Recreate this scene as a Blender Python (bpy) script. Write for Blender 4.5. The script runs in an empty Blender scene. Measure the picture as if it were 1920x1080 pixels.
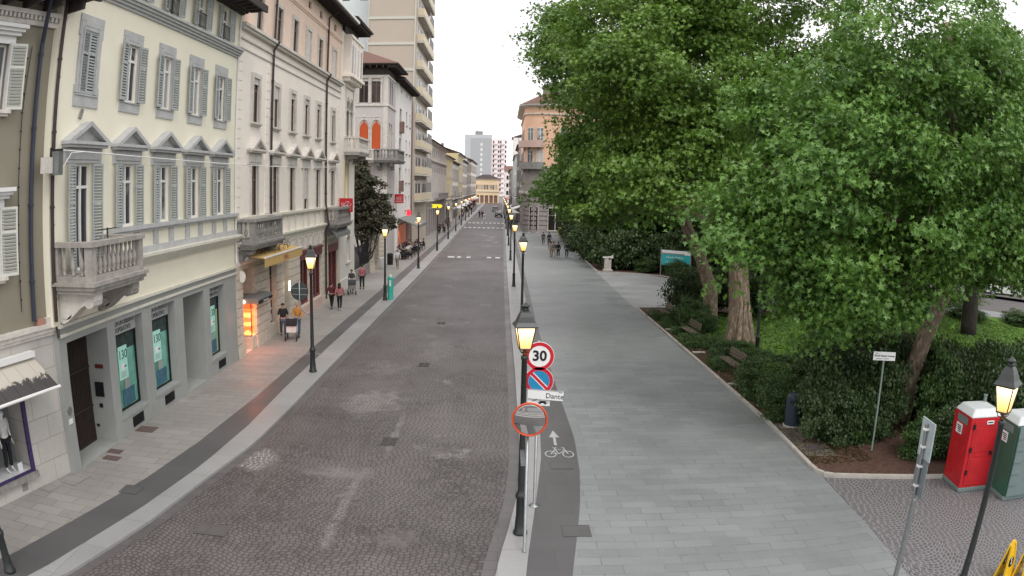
SKYV = 11.0; EXPO = 0.68
import bpy, bmesh, math, random
import numpy as np
from mathutils import Matrix, Vector, Euler
R = math.radians
random.seed(7)
S = bpy.context.scene
COL = S.collection

# ---------------------------------------------------------------- camera (street webcam with a wide, slightly curved lens)
cd = bpy.data.cameras.new('camera'); cam = bpy.data.objects.new('camera', cd); COL.objects.link(cam)
cd.type = 'PANO'; cd.panorama_type = 'FISHEYE_LENS_POLYNOMIAL'; cd.fisheye_fov = R(170)
cd.sensor_width = 36; cd.sensor_height = 20.25; cd.fisheye_polynomial_k0 = 0
for i, k in enumerate([0.037933625881755154, 6.172213459152648e-05, -1.912710793579811e-05, 9.790036388891222e-07]):
    setattr(cd, 'fisheye_polynomial_k%d' % (i+1), -k)
cam.matrix_world = (Matrix.Translation((0, 0, 7.5)) @ Matrix.Rotation(-0.01323721, 4, 'Z') @ Matrix.Rotation(-0.1343434, 4, 'X')
                    @ Matrix.Rotation(-0.02065701, 4, 'Y') @ Matrix.Rotation(R(90), 4, 'X'))
cd.clip_start = .05; cd.clip_end = 3000
S.camera = cam

# ---------------------------------------------------------------- material helpers
class NB:
    def __init__(s, name):
        s.m = bpy.data.materials.new(name); s.m.use_nodes = True; s.nt = s.m.node_tree
        s.p = s.nt.nodes['Principled BSDF']; s.geo = None
    def n(s, t, **kw):
        x = s.nt.nodes.new(t)
        for k, v in kw.items(): setattr(x, k, v)
        return x
    def l(s, a, b): s.nt.links.new(a, b)
    def pos(s):
        if not s.geo: s.geo = s.n('ShaderNodeNewGeometry')
        return s.geo.outputs['Position']
    def inp(s, node, i, v):
        if v is None: return
        if isinstance(v, bpy.types.NodeSocket): s.l(v, node.inputs[i])
        else: node.inputs[i].default_value = v
    def ma(s, op, a, b=None, c=None):
        x = s.n('ShaderNodeMath', operation=op); s.inp(x, 0, a); s.inp(x, 1, b); s.inp(x, 2, c); return x.outputs[0]
    def sep(s, v=None):
        x = s.n('ShaderNodeSeparateXYZ'); s.l(v or s.pos(), x.inputs[0]); return x.outputs
    def comb(s, a, b, c=0.0):
        x = s.n('ShaderNodeCombineXYZ'); s.inp(x, 0, a); s.inp(x, 1, b); s.inp(x, 2, c); return x.outputs[0]
    def noise(s, scale, detail=3, rough=.6, vec=None, stretch=None):
        x = s.n('ShaderNodeTexNoise'); x.inputs['Scale'].default_value = scale; x.inputs['Detail'].default_value = detail; x.inputs['Roughness'].default_value = rough
        v = vec or s.pos()
        if stretch:
            mp = s.n('ShaderNodeMapping'); s.l(v, mp.inputs[0]); mp.inputs['Scale'].default_value = stretch; v = mp.outputs[0]
        s.l(v, x.inputs['Vector']); return x.outputs['Fac']
    def ramp(s, f, lo, hi, a=0.0, b=1.0):
        x = s.n('ShaderNodeMapRange'); s.inp(x, 0, f); x.inputs[1].default_value = lo; x.inputs[2].default_value = hi
        x.inputs[3].default_value = a; x.inputs[4].default_value = b; return x.outputs[0]
    def mix(s, f, a, b, mode='MIX'):
        x = s.n('ShaderNodeMix', data_type='RGBA', blend_type=mode); s.inp(x, 0, f)
        for i, v in ((6, a), (7, b)):
            if isinstance(v, bpy.types.NodeSocket): s.l(v, x.inputs[i])
            else: x.inputs[i].default_value = (*v[:3], 1)
        return x.outputs[2]
    def bump(s, h, strength=.3, dist=.02):
        x = s.n('ShaderNodeBump'); s.l(h, x.inputs['Height']); x.inputs['Strength'].default_value = strength; x.inputs['Distance'].default_value = dist
        s.l(x.outputs[0], s.p.inputs['Normal'])

def sc(c, k): return tuple(min(1, v*k) for v in c)

def M(name, col, rough=.8, var=.12, scale=2.5, bump=.0, metal=0, streak=0, spec=.3, emit=None, es=1):
    b = NB(name); p = b.p
    p.inputs['Roughness'].default_value = rough; p.inputs['Metallic'].default_value = metal; p.inputs['Specular IOR Level'].default_value = spec
    c = None
    if var:
        f = b.noise(scale, 5, .65); c = b.mix(b.ramp(f, .3, .7), sc(col, 1-var), sc(col, 1+var))
    if streak:
        f = b.noise(3.0, 4, .7, stretch=(2.2, 2.2, .18)); g = b.noise(.5, 3, .6)
        k = b.ma('MULTIPLY', b.ramp(f, .52, .8), b.ramp(g, .35, .7))
        c = b.mix(b.ma('MULTIPLY', k, streak), c if c else col, sc(col, .45))
    if c is not None: b.l(c, p.inputs['Base Color'])
    else: p.inputs['Base Color'].default_value = (*col, 1)
    if bump: b.bump(b.noise(scale*14, 3), bump, .01)
    if emit: p.inputs['Emission Color'].default_value = (*emit, 1); p.inputs['Emission Strength'].default_value = es
    return b.m

def slabs(name, col, w, h, mortar, var=.2, rot=0, off=.5, msize=.012, rough=.52, dirt=.35, bx=.0, vert=0, fade=.35):
    b = NB(name); x, y, z = b.sep()
    br = b.n('ShaderNodeTexBrick'); br.offset = off
    b.l(b.comb(y, z) if vert else (b.comb(y, x) if rot else b.comb(x, y)), br.inputs['Vector'])
    br.inputs['Scale'].default_value = 1; br.inputs['Brick Width'].default_value = w; br.inputs['Row Height'].default_value = h
    br.inputs['Mortar Size'].default_value = msize; br.inputs['Mortar Smooth'].default_value = .3; br.inputs['Bias'].default_value = bx
    br.inputs['Color1'].default_value = (*sc(col, 1-var), 1); br.inputs['Color2'].default_value = (*sc(col, 1+var), 1); br.inputs['Mortar'].default_value = (*col, 1)
    f = b.noise(.35, 5, .6); g = b.noise(9, 4, .7); st = b.noise(1.7, 6, .75)
    c = b.mix(b.ramp(f, .3, .7), sc((1, 1, 1), .80), (1, 1, 1)); c = b.mix(1.0, br.outputs['Color'], c, 'MULTIPLY')
    c = b.mix(b.ma('MULTIPLY', b.ramp(st, .56, .72), dirt), c, sc(col, .45))
    c = b.mix(b.ma('MULTIPLY', b.ramp(g, .45, .8), .25), c, sc(col, 1.25))
    c = b.mix(b.ma('MULTIPLY', b.ramp(b.noise(.16, 4, .6), .45, .62), .30), c, sc(col, .72))
    jm = b.ma('MULTIPLY', br.outputs['Fac'], b.ramp(b.noise(1.1, 4, .7), .40, .62, 1-fade, 1)); c = b.mix(jm, c, mortar)
    b.l(c, b.p.inputs['Base Color']); b.p.inputs['Roughness'].default_value = rough
    b.l(b.ramp(f, .3, .7, rough-.15, rough+.1), b.p.inputs['Roughness'])
    b.bump(b.ma('ADD', b.ma('MULTIPLY', br.outputs['Fac'], -1.0), b.ma('MULTIPLY', g, .3)), .35, .01)
    return b.m

def cobbles(name, cols, joint, W, A, cell, jw, joint_amt, patch=.0, fan=False, spots=()):
    b = NB(name); x, y, z = b.sep()
    wob = b.noise(.25, 2); x2 = b.ma('ADD', x, b.ma('MULTIPLY', wob, .8))
    ph = b.ma('MULTIPLY', x2, (math.pi if fan else 2*math.pi)/W)
    cv = b.ma('ABSOLUTE', b.ma('SINE', ph)) if fan else b.ma('COSINE', ph)
    v = b.ma('DIVIDE', b.ma('ADD', y, b.ma('MULTIPLY', cv, A)), cell)
    row = b.ma('FLOOR', v); fv = b.ma('FRACT', v)
    wn = b.n('ShaderNodeTexWhiteNoise', noise_dimensions='1D'); b.l(row, wn.inputs['W'])
    u = b.ma('ADD', b.ma('DIVIDE', x2, cell*1.1), b.ma('MULTIPLY', wn.outputs['Value'], 3.7))
    u = b.ma('ADD', u, b.ma('MULTIPLY', b.noise(5, 1), .5))
    fu = b.ma('FRACT', u)
    def edge(t): return b.ma('SUBTRACT', .5, b.ma('ABSOLUTE', b.ma('SUBTRACT', t, .5)))
    e = b.ma('MINIMUM', edge(fu), edge(fv)); j = b.ramp(e, jw*.5, jw*1.6, 1, 0)
    w2 = b.n('ShaderNodeTexWhiteNoise', noise_dimensions='2D'); b.l(b.comb(row, b.ma('FLOOR', u)), w2.inputs['Vector'])
    c = b.mix(w2.outputs['Value'], cols[0], cols[1])
    c = b.mix(b.ramp(b.noise(.3, 5, .65), .38, .62), c, b.mix(.75, c, cols[2])); c = b.mix(b.ma('MULTIPLY', b.ramp(b.noise(1.0, 4, .65, stretch=(1.1, .07, 1)), .46, .64), .55), c, b.mix(.6, c, cols[2])); c = b.mix(b.ma('MULTIPLY', b.ramp(b.noise(.12, 4, .6), .44, .62), .35), c, sc(cols[0], .8))
    c = b.mix(b.ma('MULTIPLY', b.ramp(b.noise(.9, 6, .8), .56, .7), .45), c, sc(cols[0], .55))
    # joints: dark, but pale with sand in worn patches
    pn = b.noise(.33, 6, .72); pm = b.ramp(pn, .585-patch, .66-patch)
    for (sx, sy, rx, ry, amt) in spots:
        dd = b.ma('ADD', b.ma('POWER', b.ma('DIVIDE', b.ma('SUBTRACT', x, sx), rx), 2.0), b.ma('POWER', b.ma('DIVIDE', b.ma('SUBTRACT', y, sy), ry), 2.0))
        mk = b.ma('MULTIPLY', b.ramp(b.ma('ADD', dd, b.ma('MULTIPLY', b.noise(1.9, 6, .8), 5.0)), 2.6, 3.5, 1, 0), amt); pm = b.ma('MAXIMUM', pm, mk)
    jc = b.mix(pm, sc(cols[0], .22), joint)
    c = b.mix(b.ma('MULTIPLY', j, b.ma('ADD', joint_amt, b.ma('MULTIPLY', pm, 1-joint_amt))), c, jc)
    b.l(c, b.p.inputs['Base Color']); b.p.inputs['Roughness'].default_value = .58; b.p.inputs['Specular IOR Level'].default_value = .4
    hh = b.ma('ADD', b.ramp(e, 0, .3), b.ma('MULTIPLY', w2.outputs['Value'], .3))
    b.bump(hh, .35, .02)
    return b.m

def leafmat(name, a, bcol, rough=.42, trans=.25):
    b = NB(name); at = b.n('ShaderNodeAttribute', attribute_name='rnd')
    c = b.mix(at.outputs['Fac'], a, bcol)
    c = b.mix(b.ramp(b.noise(.55, 3), .35, .65, 0, .55), c, sc(a, .62))
    b.l(c, b.p.inputs['Base Color']); b.p.inputs['Roughness'].default_value = rough; b.p.inputs['Specular IOR Level'].default_value = .5
    tr = b.n('ShaderNodeBsdfTranslucent'); b.l(b.mix(.5, c, (.25, .42, .05)), tr.inputs['Color'])
    mx = b.n('ShaderNodeMixShader'); mx.inputs[0].default_value = trans
    out = b.nt.nodes['Material Output']; b.l(b.p.outputs[0], mx.inputs[1]); b.l(tr.outputs[0], mx.inputs[2]); b.l(mx.outputs[0], out.inputs['Surface'])
    return b.m

def bark(name, a, c2, patchy=.5):
    b = NB(name); f = b.noise(3.2, 5, .7, stretch=(2.5, 2.5, .8)); g = b.noise(14, 3, .7, stretch=(1, 1, .25))
    c = b.mix(b.ramp(f, .48, .58), a, c2); c = b.mix(b.ma('MULTIPLY', b.ramp(g, .5, .7), .6), c, sc(a, .5))
    b.l(c, b.p.inputs['Base Color']); b.p.inputs['Roughness'].default_value = .85
    b.bump(b.ma('ADD', g, f), .8, .05); return b.m

def tiles(name, col):
    b = NB(name); w = b.n('ShaderNodeTexWave', wave_type='BANDS', bands_direction='X'); tc = b.n('ShaderNodeTexCoord')
    b.l(tc.outputs['Object'], w.inputs[0]); w.inputs['Scale'].default_value = 1.6
    c = b.mix(b.noise(6, 4, .7), sc(col, .6), sc(col, 1.4)); c = b.mix(b.ramp(w.outputs['Fac'], 0, .5), sc(col, .35), c)
    b.l(c, b.p.inputs['Base Color']); b.bump(w.outputs['Fac'], .8, .06); b.p.inputs['Roughness'].default_value = .9; return b.m

def glass(name, tint, curtain, amt, rough=.07, emit=None, es=0):
    """window pane: dark room with lighter curtains behind reflective glass"""
    b = NB(name); oi = b.n('ShaderNodeObjectInfo'); f = b.noise(1.3, 2, .5)
    r = b.ramp(b.ma('ADD', b.ma('MULTIPLY', f, .5), b.ma('MULTIPLY', oi.outputs['Random'], .7)), .95-amt, 1.05-amt)
    b.l(b.mix(r, tint, curtain), b.p.inputs['Base Color']); b.p.inputs['Roughness'].default_value = rough; b.p.inputs['Specular IOR Level'].default_value = .6
    if emit: b.p.inputs['Emission Color'].default_value = (*emit, 1); b.p.inputs['Emission Strength'].default_value = es
    return b.m

# ---------------------------------------------------------------- mesh helpers
class MB:
    def __init__(s): s.v = []; s.f = []; s.mi = []; s.k = 0
    def add(s, vs, fs, T=None, k=None):
        o = len(s.v)
        for p in vs:
            p = Vector(p)
            if T is not None: p = T @ p
            s.v.append((p.x, p.y, p.z))
        for f in fs: s.f.append([i+o for i in f]); s.mi.append(s.k if k is None else k)
        return s
    def box(s, x0, x1, y0, y1, z0, z1, T=None, k=None):
        vs = [(x0,y0,z0),(x1,y0,z0),(x1,y1,z0),(x0,y1,z0),(x0,y0,z1),(x1,y0,z1),(x1,y1,z1),(x0,y1,z1)]
        return s.add(vs, [(0,3,2,1),(4,5,6,7),(0,1,5,4),(1,2,6,5),(2,3,7,6),(3,0,4,7)], T, k)
    def cbox(s, c, size, rz=0, k=None, rx=0, ry=0):
        T = Matrix.Translation(c) @ Euler((rx, ry, rz)).to_matrix().to_4x4()
        a, b, d = size[0]/2, size[1]/2, size[2]/2
        return s.box(-a, a, -b, b, -d, d, T, k)
    def prism(s, poly, a, b, axis='z', T=None, k=None):
        n = len(poly)
        def P(u, v, w): return {'z': (u, v, w), 'y': (u, w, v), 'x': (w, u, v)}[axis]
        vs = [P(u, v, a) for u, v in poly] + [P(u, v, b) for u, v in poly]
        fs = [tuple(range(n))[::-1], tuple(range(n, 2*n))] + [(i, (i+1) % n, n+(i+1) % n, n+i) for i in range(n)]
        return s.add(vs, fs, T, k)
    def lathe(s, prof, c=(0, 0, 0), n=12, T=None, k=None, rot=0):
        vs = []; fs = []
        for r, z in prof:
            for i in range(n):
                a = 2*math.pi*i/n+rot; vs.append((c[0]+r*math.cos(a), c[1]+r*math.sin(a), c[2]+z))
        m = len(prof)
        for j in range(m-1):
            for i in range(n): fs.append((j*n+i, j*n+(i+1) % n, (j+1)*n+(i+1) % n, (j+1)*n+i))
        fs.append(tuple(range(n))[::-1]); fs.append(tuple(range((m-1)*n, m*n)))
        return s.add(vs, fs, T, k)
    def tube(s, pts, rad, n=8, k=None):
        pts = [Vector(p) for p in pts]; rad = rad if isinstance(rad, (list, tuple)) else [rad]*len(pts)
        vs = []; fs = []; up = Vector((0, 0, 1))
        t0 = (pts[1]-pts[0]).normalized(); ref = Vector((1, 0, 0)) if abs(t0.z) > .9 else up
        u = t0.cross(ref).normalized()
        for i, p in enumerate(pts):
            t = (pts[min(i+1, len(pts)-1)]-pts[max(i-1, 0)]).normalized()
            u = (u-t*u.dot(t)).normalized(); w = t.cross(u)
            for j in range(n):
                a = 2*math.pi*j/n; vs.append(p+(u*math.cos(a)+w*math.sin(a))*rad[i])
        for i in range(len(pts)-1):
            for j in range(n): fs.append((i*n+j, i*n+(j+1) % n, (i+1)*n+(j+1) % n, (i+1)*n+j))
        fs.append(tuple(range(n))[::-1]); fs.append(tuple(range((len(pts)-1)*n, len(pts)*n)))
        return s.add(vs, fs, None, k)
    def ball(s, c, r, n=10, m=6, k=None, T=None):
        r = r if isinstance(r, (list, tuple)) else (r, r, r)
        vs = [(c[0], c[1], c[2]-r[2])]; fs = []
        for j in range(1, m):
            a = math.pi*j/m
            for i in range(n):
                b = 2*math.pi*i/n; vs.append((c[0]+r[0]*math.sin(a)*math.cos(b), c[1]+r[1]*math.sin(a)*math.sin(b), c[2]-r[2]*math.cos(a)))
        vs.append((c[0], c[1], c[2]+r[2])); L = len(vs)-1
        for i in range(n):
            fs.append((0, 1+(i+1) % n, 1+i)); fs.append((L, L-n+i, L-n+(i+1) % n))
            for j in range(m-2): fs.append((1+j*n+i, 1+j*n+(i+1) % n, 1+(j+1)*n+(i+1) % n, 1+(j+1)*n+i))
        return s.add(vs, fs, T, k)
    def mesh(s, name, mats, smooth=False):
        me = bpy.data.meshes.new(name); me.from_pydata(s.v, [], s.f)
        for m in (mats if isinstance(mats, (list, tuple)) else [mats]): me.materials.append(m)
        if any(s.mi): me.polygons.foreach_set('material_index', s.mi)
        if smooth: me.polygons.foreach_set('use_smooth', [True]*len(me.polygons))
        me.update(); return me
    def obj(s, name, mats, parent=None, loc=(0, 0, 0), rot=(0, 0, 0), smooth=False, label=None):
        return mobj(name, s.mesh(name, mats, smooth), parent, loc, rot, label)

def mobj(name, me, parent=None, loc=(0, 0, 0), rot=(0, 0, 0), label=None):
    o = bpy.data.objects.new(name, me); COL.objects.link(o); o.parent = parent; o.location = loc
    o.rotation_euler = rot if isinstance(rot, (tuple, list)) else (0, 0, rot)
    if label: o['label'] = label
    return o

def fixn(o, smooth_angle=None):
    bm = bmesh.new(); bm.from_mesh(o.data); bmesh.ops.recalc_face_normals(bm, faces=bm.faces); bm.to_mesh(o.data); bm.free(); return o

def bevel(o, w=.01, seg=2):
    m = o.modifiers.new('bevel', 'BEVEL'); m.width = w; m.segments = seg; m.limit_method = 'ANGLE'; return o

def thing(name, label, cat, loc=(0, 0, 0), rz=0, group=None):
    o = bpy.data.objects.new(name, None); COL.objects.link(o); o.location = loc; o.rotation_euler = (0, 0, rz)
    o.empty_display_size = .3; o['label'] = label; o['category'] = cat
    if group: o['group'] = group
    return o
def tag(o, label, cat, group=None):
    o['label'] = label; o['category'] = cat
    if group: o['group'] = group
    return o
def struct(o, kind='structure', label=None, cat=None):
    o['kind'] = kind
    if label: o['label'] = label
    if cat: o['category'] = cat
    return o
def kids(o): return [c for c in COL.objects if c.parent == o]
_K = {}
def tree_of(o, cache={}):
    return [(c, tree_of(c)) for c in kids(o)]
def copy_tree(o, parent=None, t=None):
    t = tree_of(o) if t is None else t
    c = o.copy(); COL.objects.link(c); c.parent = parent
    for ch, tt in t: copy_tree(ch, c, tt)
    return c
def dup(o, loc, rz=None, label=None, parent=None, t=None, scale=None):
    c = copy_tree(o, parent, t); c.location = loc
    if rz is not None: c.rotation_euler = (0, 0, rz)
    if label: c['label'] = label
    if scale: c.scale = scale if isinstance(scale, tuple) else (scale,)*3
    return c

def text(name, body, size, mat, parent, loc, rot, ext=.004, off=0, align='CENTER', sx=1, label=None):
    cu = bpy.data.curves.new(name, 'FONT'); cu.body = body; cu.size = size; cu.extrude = ext; cu.offset = off; cu.align_x = align; cu.align_y = 'CENTER'; cu.resolution_u = 3
    t = bpy.data.objects.new('tmp', cu); COL.objects.link(t); bpy.context.view_layer.update()
    me = bpy.data.meshes.new_from_object(t.evaluated_get(bpy.context.evaluated_depsgraph_get()))
    bpy.data.objects.remove(t); bpy.data.curves.remove(cu); me.materials.clear(); me.materials.append(mat); me.name = name
    if sx != 1:
        for v in me.vertices: v.co.x *= sx
    return mobj(name, me, parent, loc, rot, label)

# ---------------------------------------------------------------- leaves (each leaf two folded lobed blades)
LOBE = np.array([(0, 0), (.45, -.15), (.24, .14), (.64, .42), (.22, .44), (.17, .62), (0, 1.08)])
def leaf_mesh(name, P, Nrm, size, mat, rng, simple=False, seed_rnd=None):
    n = len(P); P = np.asarray(P, float); Nrm = Nrm/(np.linalg.norm(Nrm, axis=1)[:, None]+1e-9)
    a = rng.normal(size=(n, 3)); T = np.cross(Nrm, a); T /= np.linalg.norm(T, axis=1)[:, None]+1e-9; B = np.cross(Nrm, T)
    sz = size*rng.uniform(.65, 1.25, n)
    if simple: L = np.array([(-.5, .1), (0, -.1), (.5, .1), (.35, .6), (0, 1.), (-.35, .6)]); Z = np.array([.12, 0, .12, .08, -.05, .08])
    else:
        r = LOBE; l = LOBE[1:-1].copy(); l[:, 0] *= -1; L = np.vstack([r, l]); Z = np.abs(L[:, 0])*.35-.12*(L[:, 1]-.3)**2
    m = len(L)
    V = P[:, None, :]+sz[:, None, None]*(T[:, None, :]*L[None, :, 0, None]+B[:, None, :]*(L[None, :, 1, None]-.4)+Nrm[:, None, :]*Z[None, :, None])
    V = V.reshape(-1, 3)
    if simple: loops = np.arange(m)[None, :]+np.arange(n)[:, None]*m; starts = np.arange(n)*m; tot = np.full(n, m); per = 1
    else:
        one = [0, 1, 2, 3, 4, 5, 6]; two = [0, 6]+[7+i for i in (4, 3, 2, 1, 0)]
        loops = np.array(one+two)[None, :]+np.arange(n)[:, None]*m; starts = np.arange(2*n)*7; tot = np.full(2*n, 7); per = 2
    me = bpy.data.meshes.new(name); me.vertices.add(len(V)); me.vertices.foreach_set('co', V.astype(np.float32).ravel())
    lp = loops.ravel().astype(np.int32); me.loops.add(len(lp)); me.loops.foreach_set('vertex_index', lp)
    me.polygons.add(len(starts)); me.polygons.foreach_set('loop_start', starts.astype(np.int32)); me.polygons.foreach_set('loop_total', tot.astype(np.int32))
    me.update(calc_edges=True)
    at = me.attributes.new('rnd', 'FLOAT', 'FACE'); rr = (rng.uniform(0, 1, n) if seed_rnd is None else seed_rnd); at.data.foreach_set('value', np.repeat(rr, per).astype(np.float32))
    me.materials.append(mat); return me

def crown_points(blobs, nclump, nleaf, spread, rng, shell=.5, droop=0):
    w = np.array([b[3]*b[4]*b[5] for b in blobs])**.6; idx = rng.choice(len(blobs), nclump, p=w/w.sum()); b = np.array([x[:6] for x in blobs])[idx]
    d = rng.normal(size=(nclump, 3)); d /= np.linalg.norm(d, axis=1)[:, None]
    r = rng.uniform(shell**3, 1, nclump)**(1/3)
    C = b[:, :3]+d*r[:, None]*b[:, 3:6]
    C += rng.normal(size=C.shape)*.15
    if nclump >= 200:
        from mathutils import noise as _ns
        fq = 1.15/float(np.mean(b[:, 3:6])); o3 = rng.uniform(0, 50, 3); nv = np.array([_ns.noise(Vector(tuple(c*fq+o3)))+.5*_ns.noise(Vector(tuple(c*fq*2.4+o3))) for c in C]); kk = nv > -.15; C = C[kk]; d = d[kk]
        m = rng.random(len(C)) < .10; C[m] += d[m]*rng.uniform(.3, 1.1, m.sum())[:, None]*.42/fq; nclump = len(C)
    k = rng.integers(int(nleaf*.6), int(nleaf*1.5), nclump); I = np.repeat(np.arange(nclump), k)
    off = rng.normal(size=(len(I), 3))*spread*np.array([1, 1, .42])
    P = C[I]+off; P[:, 2] -= droop*np.linalg.norm(off[:, :2], axis=1)
    out = d[I]; N = out*.5+np.array([0, 0, .7])+rng.normal(size=P.shape)*.85
    cr = rng.uniform(0, 1, nclump)[I]*.6+rng.uniform(0, 1, len(I))*.4
    return P, N, C, cr
# ---------------------------------------------------------------- materials
m_asphalt = M('ground_far', (.16, .15, .15), .9, .1)
m_road = cobbles('porphyry_setts', [(.064, .056, .054), (.128, .112, .109), (.165, .149, .147)], (.33, .31, .30), 1.6, .17, .13, .11, .62, -.02, spots=[(-6.75, 19.3, .75, 1.0, 1), (-4.3, 18.6, 1.1, .45, .6), (-3.7, 16.4, .16, 2.8, .65), (-4.5, 25.2, 1.2, 1.8, .75), (-3.2, 22, .12, 2.5, .7), (-2.3, 14.9, .6, .5, .4), (-4.8, 30.5, 1.0, 1.6, .5), (-3.0, 34, .8, 2.5, .5)])
m_square = cobbles('porphyry_fans', [(.075, .075, .085), (.13, .125, .135), (.11, .105, .11)], (.26, .25, .24), 1.5, .62, .13, .075, 1.0, .5, fan=True)
m_plaza = slabs('grey_stone_slabs', (.228, .244, .243), .85, .36, (.10, .108, .108), .09, dirt=.16, msize=.010, fade=.9)
m_pave = slabs('pavement_slabs', (.285, .27, .25), .95, .42, (.10, .095, .088), .09, dirt=.3, msize=.011, fade=.6, rough=.66)
m_kerb = slabs('pale_kerb_stone', (.31, .31, .305), 1.6, 3.0, (.19, .19, .19), .05, rot=1, off=0, dirt=.25)
m_strip = slabs('dark_stone_strip', (.095, .094, .094), 1.2, .9, (.075, .074, .074), .06, dirt=.2, msize=.008)
m_gutter = slabs('gutter_stone', (.115, .105, .105), 1.0, .4, (.06, .055, .055), .12, dirt=.3)
m_white = M('white_road_paint', (.62, .62, .60), .7, .2, 8)
m_paintgrey = M('worn_paint', (.36, .37, .37), .8, .25, 12)
m_cream = M('cream_plaster', (.78, .745, .605), .85, .035, .8, .03, streak=.10)
m_creamtrim = M('cream_stone_trim', (.60, .58, .50), .8, .10, 2, .05, streak=.35)
m_lilac = M('grey_lilac_trim', (.43, .435, .43), .8, .12, 3, .05, streak=.3)
m_bank = M('grey_bank_stone', (.30, .312, .298), .6, .07, 1.2, .04, streak=.2)
m_taupe = M('taupe_plaster', (.235, .215, .165), .9, .07, .7, .04, streak=.3)
m_stoneclad = slabs('stone_cladding', (.52, .50, .46), 1.1, .6, (.27, .25, .22), .05, dirt=.15, vert=1)
m_shutter = M('pale_blue_grey_shutter', (.36, .39, .385), .6, .08, 5)
m_shutterw = M('pale_shutter', (.56, .57, .52), .6, .06, 5)
m_frame = M('white_window_frame', (.70, .70, .68), .5, .04)
m_framed = M('brown_window_frame', (.14, .095, .075), .5, .1)
m_glass = glass('window_glass', (.025, .028, .032), (.30, .30, .28), .30)
m_glassd = glass('dark_window_glass', (.016, .013, .013), (.07, .055, .05), .2, .22)
m_glassl = glass('pale_window_glass', (.10, .11, .115), (.45, .44, .40), .55)
m_stone = M('weathered_stone', (.33, .31, .28), .85, .22, 3.5, .15, streak=.7)
m_stonel = M('pale_carved_stone', (.58, .55, .50), .85, .14, 3.5, .12, streak=.5)
m_stoned = M('dark_weathered_stone', (.25, .24, .225), .9, .3, 4, .15, streak=.5)
m_pinkc = M('cream_pink_plaster', (.82, .755, .675), .85, .04, .9, .03, streak=.22)
m_peach = M('faded_peach_plaster', (.78, .60, .48), .85, .07, 1.1, .04, streak=.28)
m_rust = M('rusticated_stone', (.52, .47, .39), .85, .15, 3, .12, streak=.5)
m_wine = M('wine_red_shop_paint', (.13, .028, .030), .4, .1)
m_darkwood = M('dark_painted_wood', (.035, .025, .022), .45, .2)
m_metal = M('black_lamp_paint', (.022, .026, .026), .35, .15, 9, spec=.5)
m_zinc = M('galvanised_steel', (.30, .32, .325), .4, .12, 8, metal=.75)
m_pipe = M('copper_brown_pipe', (.045, .035, .033), .4, .2, 4)
m_pipeb = M('blue_black_pipe', (.035, .04, .06), .4, .2, 4)
m_roof = tiles('roman_roof_tiles', (.20, .105, .08))
m_roofd = M('dark_eave_timber', (.055, .045, .042), .9, .2, 4)
m_gold = M('mustard_awning_canvas', (.48, .32, .12), .8, .08, 3)
m_greyaw = M('grey_awning_canvas', (.20, .21, .20), .85, .08, 3)
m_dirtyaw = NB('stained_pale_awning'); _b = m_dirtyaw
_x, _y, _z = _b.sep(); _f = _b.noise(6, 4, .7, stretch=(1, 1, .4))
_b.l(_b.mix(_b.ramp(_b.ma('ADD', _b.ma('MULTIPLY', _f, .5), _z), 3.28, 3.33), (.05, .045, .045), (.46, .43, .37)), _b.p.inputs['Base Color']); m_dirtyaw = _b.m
m_red = M('red_sign', (.50, .02, .035), .5, .05)
m_redsign = M('traffic_red', (.50, .015, .03), .4, .03)
m_blue = M('traffic_blue', (.02, .22, .42), .4, .03)
m_signw = M('sign_white', (.72, .74, .73), .4, .03)
m_black = M('sign_black', (.012, .012, .014), .5, 0)
m_orange = M('orange_mirror_rim', (.60, .09, .035), .5, .1)
_b = NB('mirror_glass'); _b.p.inputs['Metallic'].default_value = 1; _b.p.inputs['Roughness'].default_value = .03; _b.p.inputs['Base Color'].default_value = (.55, .54, .53, 1); m_mirror = _b.m
m_toired = M('red_plastic', (.46, .012, .018), .42, .16, 2.5, spec=.5)
m_toigreen = M('green_plastic', (.03, .105, .07), .42, .16, 2.5, spec=.5)
m_toigrey = M('grey_plastic', (.15, .20, .195), .45, .06, 2)
m_toiroof = M('translucent_white_plastic', (.55, .58, .58), .4, .04)
m_teal = M('teal_enamel', (.05, .42, .32), .45, .05)
m_yellow = M('yellow_plastic', (.68, .42, .02), .45, .08, 4)
m_bin = M('slate_blue_bin', (.030, .045, .062), .45, .1)
m_wood = M('weathered_bench_wood', (.13, .105, .08), .85, .3, 9, .1)
m_soil = M('brown_bark_soil', (.085, .048, .035), .95, .45, 9, .4)
m_lawn = M('lawn_grass', (.12, .235, .033), .95, .35, 2.2, .3)
m_path = slabs('garden_path', (.34, .35, .35), 1.2, .5, (.2, .2, .2), .06, dirt=.15)
m_edge = M('pale_edging_stone', (.40, .38, .34), .8, .15, 4)
m_tan = M('tan_tower_render', (.44, .385, .32), .85, .03, .6, streak=.05)
m_band = M('pale_floor_band', (.52, .53, .46), .8, .04)
m_paleblue = M('pale_blue_render', (.62, .68, .68), .85, .04, .7)
m_balcy = M('cream_balcony_panel', (.62, .55, .40), .6, .05)
m_brown = M('brown_corner_brick', (.22, .14, .12), .85, .1)
m_whiteh = M('white_house_render', (.76, .73, .70), .85, .04, .8, streak=.15)
m_blind = M('orange_red_blind', (.46, .085, .025), .8, .08, 5)
m_bricks = M('grey_pink_plaster', (.50, .465, .45), .85, .06, .8, streak=.25)
m_orangeh = M('orange_plaster', (.70, .45, .31), .85, .05, .7, streak=.2)
m_greyr = M('grey_rusticated', (.30, .27, .26), .85, .12, 2, streak=.4)
m_pinky = M('pink_house_render', (.52, .38, .33), .85, .06, .8)
m_skyG = M('grey_tower_panels', (.47, .49, .50), .7, .05, .1)
m_pink2 = M('pink_white_tower', (.80, .745, .74), .8, .05, .1)
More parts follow.
